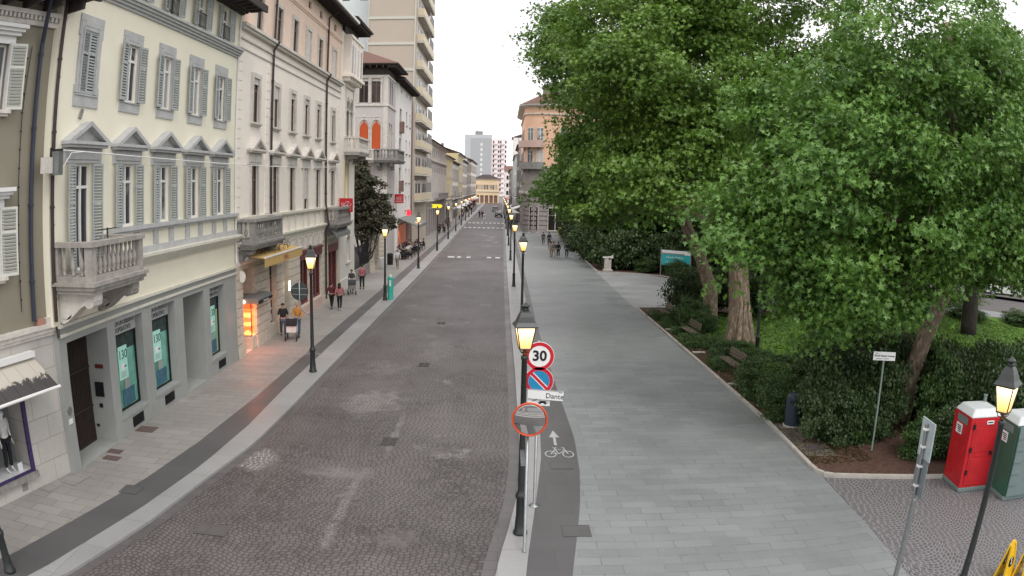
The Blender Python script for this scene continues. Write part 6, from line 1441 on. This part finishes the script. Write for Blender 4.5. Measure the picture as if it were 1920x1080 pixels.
for i in range(6):
    y = 76.0+i*2.5; x = -10.1
    lb = 'dark square cafe table under the grey awning, %s counting from the venetian palazzo' % ['first', 'second', 'third', 'fourth', 'fifth', 'sixth'][i]
    ct = table((x, y, 0), lb) if ct is None else dup(ct, (x, y, 0), label=lb)
    for j, (dx, dy, rz) in enumerate(((0, -.62, 180), (0, .62, 0), (-.65, 0, 90), (.62, 0, -90))):
        l2 = 'dark cafe chair at the %s table from the palazzo, %s side' % (['first', 'second', 'third', 'fourth', 'fifth', 'sixth'][i], ['near', 'far', 'wall', 'street'][j])
        if i == 0 and j == 0: ch = chair((x+dx, y+dy, 0), R(rz), l2); cht = tree_of(ch)
        else: dup(ch, (x+dx, y+dy, 0), R(rz), l2, t=cht)
        if (i*4+j) % 3 != 1: person('seated cafe guest in %s at the %s table, %s side' % (['dark clothes', 'navy', 'white', 'grey'][(i+j) % 4], ['first', 'second', 'third', 'fourth', 'fifth', 'sixth'][i], ['near', 'far', 'wall', 'street'][j]), (x+dx, y+dy, 0), R(rz), 'sit', [c_black, c_navy, c_white, c_grey][(i+j) % 4], c_black, hair=[m_hairb, m_hairg][(i+j) % 2], longsl=True)

# far car
def car(loc, rz, label, body, roof):
    t = thing('parked_car', label, 'car', loc, rz)
    P = [(-2.0, .3), (2.0, .3), (2.05, .75), (1.35, .95), (.9, 1.0), (-1.9, 1.0), (-2.0, .9)]
    b = MB(); b.prism(P, -.82, .82, 'x'); o = fixn(b.obj('body', body, t)); bevel(o, .06)
    b = MB(); b.prism([(-1.85, 1.0), (1.0, 1.0), (.45, 1.5), (-1.6, 1.52)], -.74, .74, 'x'); bevel(fixn(b.obj('windows', m_glassd, t)), .05)
    b = MB(); b.prism([(-1.65, 1.5), (.45, 1.48), (.4, 1.56), (-1.6, 1.6)], -.73, .73, 'x'); fixn(b.obj('roof', roof, t))
    for x in (-.8, .8):
        for y in (-1.25, 1.3):
            b = MB(); b.lathe([(.2, -.1), (.32, -.09), (.32, .09), (.2, .1)], n=16); w = b.obj('wheel', m_black, t, (x, y, .32), (0, R(90), 0)); MB().lathe([(.18, -.11), (.18, .11)], n=12).obj('rim', m_zinc, w)
    for s in (-.6, .6): MB().cbox((s, -2.02, .68), (.3, .06, .14)).obj('headlight', m_frame, t)
    MB().cbox((0, -2.03, .42), (.5, .04, .11)).obj('number_plate', m_signw, t)
    return t
car((-1.25, 190, -.07), R(3), 'distant dark car with pale roof standing in the road before the yellow arcade', m_metal, m_frame)
car((-2.6, 232, -.07), R(-3), 'second, more distant grey vehicle behind the dark car with pale roof', M('grey_car_paint', (.18, .18, .19), .3, .03), m_frame)
# white parasols and awnings far down the street
def parasol(loc, label, mat=m_frame):
    t = thing('parasol', label, 'parasol', loc, 0, 'parasols far down the street'); b = MB(); b.tube([(0, 0, 0), (0, 0, 3.0)], .03, 6); b.lathe([(.3, 0), (.3, .06)], n=8); b.obj('pole', m_metal, t)
    b = MB(); b.lathe([(1.6, 2.35), (1.62, 2.45), (.05, 3.05)], n=4, rot=R(45)); b.obj('canopy', mat, t); return t
pp = parasol((-10.5, 176, 0), 'first pale parasol of the far left pavement'); pt = tree_of(pp)
for i, (x, y) in enumerate(((-10.7, 196), (-10.9, 216), (-11, 236))): dup(pp, (x, y, 0), label='%s pale parasol of the far left pavement' % nm[i], t=pt)
for i, (x, y) in enumerate(((2.0, 150), (1.9, 170), (1.8, 192))): dup(pp, (x, y, 0), label='%s parasol along the right row of houses' % (['first', 'second', 'third'][i]), t=pt)

# mannequins in the clothes shop window
def mannequin(sx, label, top, bottom):
    J = pose('stand'); t = mobj('mannequin', body_mesh(J)); t.data.materials[0] = m_frame; t.matrix_world = A.matrix_basis @ Matrix.Translation((sx, .42, .58)) @ Matrix.Scale(.98, 4)
    t['label'] = label; t['category'] = 'mannequin'
    mobj('blouse', garment(J, ['top'], 1, top, 'blouse'), t); mobj('trousers', garment(J, ['bottom'], 1, bottom, 'trousers'), t)
mannequin(1.05, 'mannequin in pale blouse and black trousers in the clothes shop window', c_white, c_black)
mannequin(.25, 'mannequin in black top with pink scarf further left in the clothes shop window', c_black, c_black)
b = MB(); b.box(-.09, .09, -.02, .02, 0, .22); o = tag(b.obj('price_card', m_signw), 'small white card on the shop window floor', 'card'); o.matrix_world = A.matrix_basis @ Matrix.Translation((1.3, .2, .585))
# ================================================================ trees and shrubs
def limb_path(a, b, rg, n=5, wob=.35):
    a, b = Vector(a), Vector(b); P = []
    for i in range(n+1):
        t = i/n; p = a.lerp(b, t); p.z += math.sin(t*math.pi)*(-.06*(b-a).length if b.z > a.z else .05); 
        if 0 < i < n: p += Vector(rg.normal(size=3)*wob*(b-a).length*.08)
        P.append(p)
    return P
def tree(label, trunk, rad, blobs, ncl, nlf, size, leaf, bk, seed, spread=.5, simple=False, group=None, name='plane_tree', droop=.2, nl=None, flare=0, zmin=0):
    rg = np.random.default_rng(seed); base = Vector(trunk[0]); t = thing(name, label, 'tree', tuple(base), 0, group)
    loc = [Vector(p)-base for p in trunk]
    b = MB(); 
    dense = []; rr = []
    for i in range(len(loc)-1):
        for k in range(4): u = k/4; dense.append(loc[i].lerp(loc[i+1], u)); rr.append(rad[i]*(1-u)+rad[i+1]*u)
    dense.append(loc[-1]); rr.append(rad[-1])
    b.tube(dense, rr, 18)
    if flare:
        for i in range(9):
            a = 2*math.pi*i/9+rg.uniform(-.2, .2); c, s = math.cos(a), math.sin(a); r0 = rad[0]
            b.tube([(c*r0*1.2, s*r0*1.2, -.05), (c*r0*.85, s*r0*.85, .25), (c*r0*.62, s*r0*.62, 1.2), (c*r0*.45, s*r0*.45, 2.2)], [r0*.2, r0*.24, r0*.2, r0*.08], 7)
    P, N, C, cr = crown_points([(x-base.x, y-base.y, z-base.z, a, bb, c) for x, y, z, a, bb, c in blobs], ncl, nlf, spread, rg, .45, droop)
    for (x, y, z, a, bb, c) in blobs:
        cpt = Vector((x, y, z-c*.2))-base; j = min([q for q in range(len(dense)) if dense[q].z >= zmin], key=lambda q: (dense[q]-cpt).length+abs(dense[q].z-(cpt.z-2.5))*.8)
        pth = limb_path(dense[j], cpt, rg); r0 = min(rr[j]*.6, .22); b.tube(pth, [r0*(1-.75*i/5) for i in range(6)], 8)
        near = [q for q in C if (Vector(q)-cpt).length < max(a, bb, c)*1.1]
        for q in (near[::max(1, len(near)//7)] if near else [])[:8]: b.tube(limb_path(pth[rg.integers(2, 5)], Vector(q), rg, 3), [r0*.3, r0*.22, r0*.13, .012], 5)
    b.obj('trunk', bk, t, smooth=True)
    mobj('crown', leaf_mesh('crown', P, N, size, leaf, rg, simple, cr), t)
    return t
tree('thick plane tree with flared patchy trunk in the middle of the garden', [(12.1, 36.3, 0), (12.05, 36.5, 1.6), (11.95, 36.8, 4), (11.6, 37.2, 8), (11.3, 37.5, 14), (11.7, 38, 20)], [.74, .56, .50, .44, .36, .18],
     [(8.8, 37, 13.5, 4, 4.5, 4), (6.4, 36.5, 12.8, 3.2, 4, 3.4), (6.8, 36, 8.9, 2.6, 3.3, 2.2), (8.6, 36, 9.7, 3.2, 3.3, 2.0), (4.3, 38, 15.6, 2.2, 2.6, 2.2), (12, 37, 18.5, 5.5, 5, 3.5), (15.5, 36, 12, 4.5, 4.5, 5), (9.8, 37, 17.8, 2.4, 3.3, 2.5), (6.6, 35, 7.7, 2.0, 2.3, 1.0)],
     1900, 72, .20, L_plane, B_plane, 1, .46, flare=1, zmin=5.2)
tree('leaning plane tree trunk beside the thick trunk, crown reaching over the promenade', [(12.0, 41.6, 0), (11.95, 41.7, 2.0), (11.5, 42.4, 3.6), (10.1, 43.8, 7.0), (8.8, 44.5, 11), (7.5, 44.5, 17)], [.45, .4, .34, .3, .24, .1],
     [(7, 44, 12, 4, 4.5, 3.5), (6.0, 43, 9.8, 2.3, 3, 2.0), (3.3, 42.5, 7.5, 1.7, 2.2, 1.0), (5.3, 43, 6.9, 2.2, 2.6, 1.1), (9.8, 44.5, 10.4, 2.6, 3, 2.0), (4.1, 45, 15.3, 2.1, 3, 2.9), (3.2, 44, 16.3, 1.5, 2, 2.2), (10.5, 46, 16, 4, 4, 4), (6.2, 45, 20.5, 2.6, 3, 1.6)],
     1500, 68, .20, L_plane2, B_plane, 2, .5, zmin=7.2)
tree('front plane tree leaning out of the dark hedge with big bright low-hanging leaves', [(14.1, 22.8, 0), (14.15, 22.8, 1.4), (14.6, 22.7, 3.0), (15.3, 22.6, 4.6), (15.5, 22.4, 7), (15.2, 22, 11), (15, 22, 14)], [.40, .33, .30, .27, .24, .16, .08],
     [(14.5, 21.5, 10, 4.4, 4, 3.3), (10.4, 21, 8.4, 3.1, 3, 2.6), (10.2, 20.6, 5.6, 2.0, 2.2, 1.6), (12.3, 20.2, 6.9, 2.4, 2.2, 1.5), (16.2, 21, 7.2, 3.6, 3.2, 2.1), (18.5, 22, 9.6, 3.2, 3.2, 3.1), (13.5, 21, 12.9, 3.6, 3.4, 2.4), (8.4, 22.0, 7.3, 2.0, 2.2, 1.6), (10.3, 20.8, 4.1, 1.3, 1.3, .9), (8.9, 21.2, 5.2, 1.3, 1.3, .9), (7.3, 21.5, 6.1, 1.4, 1.3, 1.0), (11.0, 20.4, 4.5, 1.2, 1.1, 1.0), (12, 20.2, 5.3, 1.2, 1.1, .9), (18, 23, 13, 2.4, 2.6, 1.8), (9.4, 23, 10.6, 2.2, 2.4, 1.8), (19.5, 21.5, 6.6, 2.4, 2, 1.5)],
     2500, 62, .165, L_front, B_plane, 3, .36, droop=.35, zmin=5.4)
tree('tree with dark straight trunk standing on the bright lawn at the right', [(28.1, 38.3, 0), (28.1, 38.4, 3), (28, 38.5, 7), (28, 38.6, 13)], [.58, .5, .42, .2],
     [(27, 38, 10, 5, 5, 4), (31, 38, 9, 4.5, 4.5, 3.2), (24, 38.5, 11.5, 4, 4, 3.6), (28, 38, 14, 4.5, 4.5, 3), (21, 39, 9, 3.5, 4, 3), (33.5, 39, 12, 3.5, 4, 3), (24, 37, 7, 3, 3, 1.7), (30, 36, 6.8, 3, 3, 1.4)],
     620, 48, .34, L_plane2, B_dark, 4, .6, True)
bt = tree('tall background tree behind the side path, first beside the orange building', [(13, 76, 0), (13.2, 76, 5), (13, 76, 12)], [.4, .3, .15],
     [(13, 76, 11, 5, 5, 4.5), (9.5, 76, 9, 3, 4, 3), (16, 77, 9, 4, 4, 4), (13, 75, 15, 4, 4, 3.5), (10, 74, 6.2, 3, 3, 1.7), (14, 74, 5.5, 3.4, 3, 1.7)], 480, 44, .5, L_plane2, B_dark, 5, .8, True, 'background trees of the park')
btt = tree_of(bt)
for i, (x, y, rz, s_, lb) in enumerate(((22, 66, 1.0, 1.0, 'background tree directly behind the turquoise board'), (20, 92, 2.2, 1.15, 'background tree far behind the turquoise board'), (33, 74, 3.1, 1.05, 'background tree seen between the two foreground crowns'), (44, 66, 4.4, 1.0, 'background tree at the right beyond the garden path'), (11.5, 104, 5.1, .85, 'small background tree in front of the orange corner building'),
      (30, 55, .6, .95, 'background tree across the side path, right of the thick trunk'), (56, 58, 2.6, 1.1, 'background tree at the far right edge of the park'), (20, 53, 3.9, .92, 'background tree whose crown fills the gap behind the thick trunk'), (48, 88, 1.9, 1.2, 'background tree farthest back at the right'))):
    dup(bt, (x, y, 0), rz, lb, t=btt, scale=s_)
# shrubs
def shrub_proto(label, leaf, n, size, seed, name='shrub', blobs=None, ncl=240, bk=B_dark, spread=.16, loc=(0, 0, 0), group='shrubs and hedges of the garden', cat='shrub'):
    rg = np.random.default_rng(seed); t = thing(name, label, cat, loc, rg.uniform(0, 6), group)
    blobs = blobs or [(0, 0, .62, .8, .8, .55), (.35, .2, .85, .55, .55, .42), (-.4, -.1, .75, .5, .55, .4), (0, -.45, .5, .55, .5, .42), (-.1, .45, .7, .6, .5, .4)]
    P, N, C, cr = crown_points(blobs, ncl, n//ncl, spread, rg, .55, .1); P[:, 2] = np.abs(P[:, 2])
    mobj('foliage', leaf_mesh('foliage', P, N, size, leaf, rg, True, cr), t)
    b = MB()
    for i in range(9): q = C[rg.integers(len(C))]; b.tube(limb_path((rg.uniform(-.1, .1), rg.uniform(-.1, .1), 0), q, rg, 3), [.03, .025, .018, .008], 5)
    b.obj('stems', bk, t); return t
def place(proto, spots):
    t = tree_of(proto); first = True
    for (x, y, s_, lb) in spots:
        sc_ = s_ if isinstance(s_, tuple) else (s_, s_, s_)
        if first: proto.location = (x, y, 0); proto.scale = sc_; proto['label'] = lb; first = False
        else: dup(proto, (x, y, 0), rnd.uniform(0, 6.28), lb, t=t, scale=sc_)
dk = shrub_proto('', L_dark, 24000, .072, 21)
place(dk, [(10.2, 21.0, (.9, .9, 1.4), 'dark evergreen shrub at the front corner of the hedge, left of the name plate pole'), (11.7, 21.0, (.8, .8, 1.2), 'dark evergreen shrub right behind the name plate pole'), (11.2, 22.0, (1.3, 1.3, 2.0), 'tall dark shrub behind the litter bin'),
      (12.0, 21.7, (1.1, 1.1, 1.9), 'tall dark shrub left of the leaning front trunk'), (11.5, 24.2, (1.3, 1.3, 2.1), 'dark shrub a step behind the tall one at the litter bin'), (13.2, 24.0, (1.3, 1.3, 2.2), 'dark shrub left behind the leaning front trunk'), (15.6, 21.2, (1.3, 1.3, 2.0), 'dark shrub right of the leaning front trunk'),
      (13.7, 18.6, (.9, .8, 1.2), 'dark shrub left of the red toilet'), (15.5, 18.9, (1.2, 1.2, 2.0), 'dark shrub directly behind the red toilet'), (17.2, 18.6, (1.3, 1.2, 2.1), 'dark shrub behind the green toilet'), (17.4, 21.2, (1.4, 1.4, 2.1), 'dark shrub behind the hedge above the red toilet'), (19.2, 18.5, (1.4, 1.3, 2.1), 'dark shrub at the right edge above the corner lantern'),
      (19.5, 21.4, (1.4, 1.4, 2.0), 'rounded dark shrub at the right edge below the lawn'), (15.3, 24.0, (1.4, 1.3, 2.0), 'dark shrub where the front trunk meets the lawn'), (17.6, 23.8, (1.3, 1.3, 1.7), 'dark shrub bordering the lawn above the red toilet'), (20, 24, (1.3, 1.3, 1.6), 'dark shrub bordering the lawn near the right edge'),
      (22, 21.5, (1.6, 1.6, 1.9), 'outermost dark shrub beyond the green toilet'), (11.4, 44.4, (1.4, 1.4, 2.1), 'spiky dark bush left of the leaning tree base'), (12.9, 45.6, (1.4, 1.2, 2.1), 'dark bush behind the leaning tree base'), (15.0, 44, (1.6, 1.3, 1.9), 'dark bush behind the thick trunk'), (18.5, 44.3, (1.8, 1.4, 1.7), 'dark bush at the far side of the lawn behind the lamp post'), (22, 44.6, (1.8, 1.4, 1.3), 'dark low bush at the far lawn edge')])
far = shrub_proto('', L_dark, 14000, .12, 22, spread=.2)
sp = []
for i in range(9): sp.append((10.4+i*1.9, 70.5+.5*(i % 3)-i*.9, (1.7, 1.7, 2.3+.3*(i % 2)), 'dark hedge shrub of the far garden, %s to the right of the stone pedestal' % nm[i] if i else 'dark hedge shrub of the far garden right behind the stone pedestal'))
for i in range(8): sp.append((10.2+i*2.1, 76+.8*(i % 2), (2.0, 2.0, 3.3), 'tall dark shrub in the back row of the far garden, %s from the left' % (['first']+nm)[i]))
for i in range(7): sp.append((9.9+.5*(i % 2), 80+i*4.6, (1.5, 2.0, 2.1), 'dark shrub beside the promenade beyond the pedestal, %s in the row' % (['first']+nm)[i]))
place(far, sp)
md = shrub_proto('', L_shrub, 18000, .068, 23)
place(md, [(10.35, 27.3, (1.1, 1.2, .9), 'rounded green shrub between the litter bin and the nearest bench'), (11.3, 28.6, (1.1, 1.1, .75), 'green shrub behind the nearest bench'), (10.5, 40.2, (.9, 1.1, 1.1), 'mid-green shrub between the middle and far bench'), (10.9, 38.9, (.8, .8, .8), 'small green shrub behind the middle bench'), (10.0, 24.9, (.8, .9, .8), 'low green shrub just beyond the litter bin'),
      (9.85, 23.7, (.8, .8, 1.0), 'leafy green bush just past the litter bin at the kerb side'), (12.7, 19.0, (.8, .7, .9), 'leafy green bush left of the red toilet, right of the name plate pole'), (10.9, 21.0, (.7, .8, 1.3), 'leafy green bush breaking the dark hedge behind the name plate pole'), (14.4, 20.6, (.9, .9, 1.9), 'leafy green bush at the foot of the leaning front trunk'), (16.6, 20.2, (1, 1, 2.0), 'leafy green bush in the hedge above the red toilet roof'), (10.9, 33.2, (.9, 1.0, .5), 'low sprawling plant in front of the lawn lamp post'), (11.2, 31.4, (.7, .7, .5), 'low plant behind the nearest bench by the lawn'), (15.8, 65.2, (1.3, 1.2, 1.1), 'green shrub under the turquoise board'), (13.2, 67.8, (1.2, 1.0, 1.0), 'green shrub left of the turquoise board'), (28, 45.0, (2, 1.2, .7), 'low hedge at the far lawn edge right of the dark trunk'), (31.8, 43.9, (2.2, 1.2, .6), 'low hedge by the curved path, second from the dark trunk'), (35.6, 41.6, (2.2, 1.3, .6), 'low hedge by the curved path at the right edge')])
br = shrub_proto('', L_box, 15000, .065, 24)
place(br, [(10.55, 26.2, (.8, .8, .95), 'bright yellow-green shrub beside the rounded green shrub'), (9.9, 112, (1.4, 1.4, 1.2), 'yellow-green shrub at the far end of the promenade bed'), (34, 50, (3.0, 1.0, .8), 'yellow-green strip of plants behind the curved garden path')])
# small plants in the border
lo = shrub_proto('', L_shrub, 1400, .05, 27, 'border_plant', [(0, 0, .10, .28, .28, .12), (.1, .12, .14, .18, .18, .12)], 60, spread=.09, group='small plants of the soil border', cat='plant')
rq = random.Random(9); spt = []
for i in range(64):
    y = rq.uniform(20.8, 45.8); spt.append((rq.uniform(9.15, 10.4) if y > 23.2 else rq.uniform(10.3, 11.4), y, (rq.uniform(.5, 1.2),)*2+(rq.uniform(.5, 1.3),), 'small low plant growing in the brown soil border along the promenade'))
place(lo, spt)
# red flower bed
fl = shrub_proto('bed of red flowers at the promenade edge before the stone pedestal', L_red, 2600, .12, 25, 'flower_bed', [(0, 0, .25, .5, 3.2, .25), (.2, 2, .3, .4, 1.2, .25)], 120, loc=(9.45, 80, 0), group=None, cat='flower bed'); fl.rotation_euler = (0, 0, 0)
# climber on the garden gate
rg = np.random.default_rng(31); cl_ = thing('climbing_tree', 'bushy bronze-green climber over the gate between the gothic and venetian palazzi', 'climber', (-12, 63.6, 0))
P, N, C, cr = crown_points([(0, 0, 7.4, 1.1, 1.5, 1.5), (.5, 0, 5.3, 1.5, 1.9, 1.7), (1.3, .3, 5.4, .9, 1.4, 1.7), (.2, 0, 4, 1.2, 1.7, 1.1), (1.9, .3, 4.5, .55, .9, .6), (-.3, 0, 8.6, .7, 1, .9), (-.6, -.3, 6, 1, 1.5, 2), (1.2, 0, 7.2, .6, 1, .8)], 620, 34, .24, rg, .5, .2)
mobj('foliage', leaf_mesh('foliage', P, N, .19, L_vine, rg, True, cr), cl_); b = MB()
for i in range(26): q = C[rg.integers(len(C))]; b.tube(limb_path((rg.uniform(-.2, .2), rg.uniform(-.2, .2), .0), q, rg, 5), [.09, .07, .05, .04, .03, .015], 5)
b.obj('stems', B_dark, cl_)
# grass blades (stuff)
rg = np.random.default_rng(41); n = 52000; X = rg.uniform(10.9, 34, n); Yq = rg.uniform(24, 45.5, n); keep = (Yq > 27-(X-10.9)*.27) & (rg.uniform(0, 1, n) < np.clip(1.6-(X-10)/26, .25, 1)); P = np.stack([X, Yq, np.full(n, .07)], 1)[keep]
N = np.stack([rg.normal(size=len(P)), rg.normal(size=len(P)), np.full(len(P), .9)], 1); L_grass = leafmat('grass_blade', (.10, .21, .03), (.18, .31, .05))
o = mobj('grass', leaf_mesh('grass', P, N, .10, L_grass, rg, True)); o['kind'] = 'stuff'; o['label'] = 'short green grass of the garden lawn'
n = 9000; X = rg.uniform(8.9, 11, n); Yq = rg.uniform(19, 46, n); P = np.stack([X, Yq, np.full(n, .035)], 1); N = rg.normal(size=(n, 3))*.4+[0, 0, 1]
o = mobj('fallen_leaves', leaf_mesh('fallen_leaves', P, N, .07, leafmat('fallen_leaf', (.06, .035, .02), (.16, .10, .05)), rg, True)); o['kind'] = 'stuff'; o['label'] = 'fallen leaves and bark chips on the soil border'
# far park edge: white building and vehicles beyond the trees
WB = thing('pale_building', 'long pale building glimpsed under the crowns beyond the lawn', 'building', (30, 92, 0), R(-28))
b = MB(); wall(b, 0, 60, 0, 7.5, [(2+i*3.6, 3.4+i*3.6, z, z+1.7, .25) for i in range(16) for z in (1.2, 4.6)]); shell(b, 0, 60, 0, 7.5, 8); b.obj('wall', m_frame, WB)
w = add_window(WB, 2.7, 1.2, 1.4, 1.7, r=.2, pane=m_glassd); place_windows(WB, w, [(2.7+i*3.6, z) for i in range(16) for z in (1.2, 4.6) if (i, z) != (0, 1.2)])
b = MB(); b.box(-.3, 60.3, -.4, 8, 7.5, 7.8); b.obj('roof', m_stoned, WB)
for i, (x, y) in enumerate(((46, 57), (52, 53), (58, 49.5))): car((x, y, -.1), R(62), ['white car glimpsed under the leaves beyond the garden path', 'second white car glimpsed beyond the garden path', 'third pale car at the far right beyond the path'][i], m_frame, m_frame)

# ================================================================ light
W = bpy.data.worlds.new('World'); S.world = W; W.use_nodes = True; nt = W.node_tree; bg = nt.nodes['Background']
sky = nt.nodes.new('ShaderNodeTexSky'); sky.sky_type = 'NISHITA'; sky.sun_disc = False; sky.sun_elevation = R(32); sky.sun_rotation = R(-70); sky.air_density = 1.0; sky.dust_density = 4.0; sky.ozone_density = 1.0
# thick even overcast: sky colour mostly washed out to a pale cloud sheet
tc = nt.nodes.new('ShaderNodeTexCoord'); ns = nt.nodes.new('ShaderNodeTexNoise'); ns.inputs['Scale'].default_value = 2.2; ns.inputs['Detail'].default_value = 5; nt.links.new(tc.outputs['Generated'], ns.inputs['Vector'])
cr_ = nt.nodes.new('ShaderNodeMapRange'); cr_.inputs[1].default_value = .3; cr_.inputs[2].default_value = .7; cr_.inputs[3].default_value = SKYV*.92; cr_.inputs[4].default_value = SKYV*1.08; nt.links.new(ns.outputs['Fac'], cr_.inputs[0])
cc = nt.nodes.new('ShaderNodeMix'); cc.data_type = 'RGBA'; cc.blend_type = 'MULTIPLY'; cc.inputs[0].default_value = 1; cc.inputs[6].default_value = (1.0, .975, .985, 1); nt.links.new(cr_.outputs[0], cc.inputs[7])
mx = nt.nodes.new('ShaderNodeMix'); mx.data_type = 'RGBA'; mx.inputs[0].default_value = .86; nt.links.new(sky.outputs[0], mx.inputs[6]); nt.links.new(cc.outputs[2], mx.inputs[7]); nt.links.new(mx.outputs[2], bg.inputs['Color']); bg.inputs['Strength'].default_value = .1
sl = bpy.data.lights.new('sun', 'SUN'); sl.energy = .9; sl.angle = R(24); sl.color = (1, .95, .90); so = bpy.data.objects.new('sun', sl); COL.objects.link(so)
# light comes from high on the right, behind the camera, softly
az, el = R(205), R(52); so.rotation_euler = Vector((math.sin(az)*math.cos(el)*-1, math.cos(az)*math.cos(el)*1, math.sin(el))).to_track_quat('Z', 'Y').to_euler()
def area(name, loc, rot, size, energy, col, parent=None):
    l = bpy.data.lights.new(name, 'AREA'); l.shape = 'RECTANGLE'; l.size, l.size_y = size; l.energy = energy; l.color = col; o = bpy.data.objects.new(name, l); COL.objects.link(o); o.location = loc; o.rotation_euler = rot; o.parent = parent; return o
# the lit display case throws orange light on the pavement
pl = bpy.data.lights.new('display_case_light', 'POINT'); pl.energy = 60; pl.color = (1, .26, .12); pl.shadow_soft_size = .25; po = bpy.data.objects.new('display_case_light', pl); COL.objects.link(po); po.location = (-11.25, 32.45, 1.5)
area('cafe_light', (-11.2, 84, 2.7), (0, R(-30), 0), (6, .5), 90, (1, .45, .3))
S.view_settings.view_transform = 'Standard'; S.view_settings.look = 'None'; S.view_settings.gamma = 1; S.view_settings.exposure = EXPO
S.cycles.max_bounces = 6; S.cycles.diffuse_bounces = 3; S.cycles.glossy_bounces = 3; S.cycles.transmission_bounces = 3; S.cycles.transparent_max_bounces = 4
S.cycles.use_denoising = True
S.cycles.sample_clamp_indirect = 3
# ---------------------------------------------------------------- give every separate piece of a part an object of its own
def islands(me):
    n = len(me.vertices); par = list(range(n))
    def fd(a):
        while par[a] != a: par[a] = par[par[a]]; a = par[a]
        return a
    for e in me.edges:
        a, c = fd(e.vertices[0]), fd(e.vertices[1])
        if a != c: par[a] = c
    g = {}
    for i in range(n): g.setdefault(fd(i), []).append(i)
    return list(g.values())
SKIP = ('number', 'name', 'word', 'line', 'print', 'crown', 'foliage', 'stems', 'trunk', 'grass', 'emblem', 'rail', 'iron_bars', 'tracery', 'roof', 'grille', 'cornice', 'course', 'eave', 'surround', 'person', 'mannequin', 'hair')
def clusters(me, tol=.026):
    isl = islands(me)
    if len(isl) < 2 or len(isl) > 260: return None
    co = np.empty(len(me.vertices)*3, np.float32); me.vertices.foreach_get('co', co); co = co.reshape(-1, 3)
    bb = [(co[i].min(0)-tol, co[i].max(0)+tol) for i in isl]; par = list(range(len(isl)))
    def fd(a):
        while par[a] != a: a = par[a]
        return a
    lo = np.array([b_[0] for b_ in bb]); hi = np.array([b_[1] for b_ in bb])
    for i in range(len(isl)):
        tch = np.where(np.all((lo[i] <= hi) & (hi[i] >= lo), axis=1))[0]
        for j in tch:
            a, c = fd(i), fd(j)
            if a != c: par[a] = c
    g = {}
    for i in range(len(isl)): g.setdefault(fd(i), []).extend(isl[i])
    return list(g.values()) if 1 < len(g) <= 40 else None
def submesh(me, vs, name):
    keep = np.zeros(len(me.vertices), bool); keep[vs] = True; idx = -np.ones(len(me.vertices), int); idx[vs] = range(len(vs))
    n = bpy.data.meshes.new(name); F = [p for p in me.polygons if keep[p.vertices[0]]]
    n.from_pydata([tuple(me.vertices[i].co) for i in vs], [], [[int(idx[v]) for v in p.vertices] for p in F])
    for m in me.materials: n.materials.append(m)
    n.polygons.foreach_set('material_index', [p.material_index for p in F]); n.polygons.foreach_set('use_smooth', [p.use_smooth for p in F]); n.update(); return n
cache = {}; hasch = {o.parent for o in COL.objects if o.parent}
for o in list(COL.objects):
    if o.type != 'MESH' or o.parent is None or o in hasch: continue
    base = o.name.split('.')[0]
    if any(k in base for k in SKIP): continue
    me = o.data
    if me.name not in cache:
        c = clusters(me, .003 if base.startswith('eyes') else .026) if len(me.vertices) < 6000 else None
        nm_ = base[:-1] if base.endswith('s') and not base.endswith(('ss', 'glass')) and base != 'stairs' else base
        nm_ = {'eyes_and_mouth': 'facial_feature', 'shoes': 'shoe'}.get(base, nm_)
        cache[me.name] = (nm_, [submesh(me, v, nm_) for v in c] if c else None)
    nm_, subs = cache[me.name]
    if not subs: continue
    o.name = nm_
    for i, sm in enumerate(subs):
        if i == 0: o.data = sm; continue
        q = o.copy(); q.data = sm; COL.objects.link(q); q.parent = o.parent; q.name = nm_
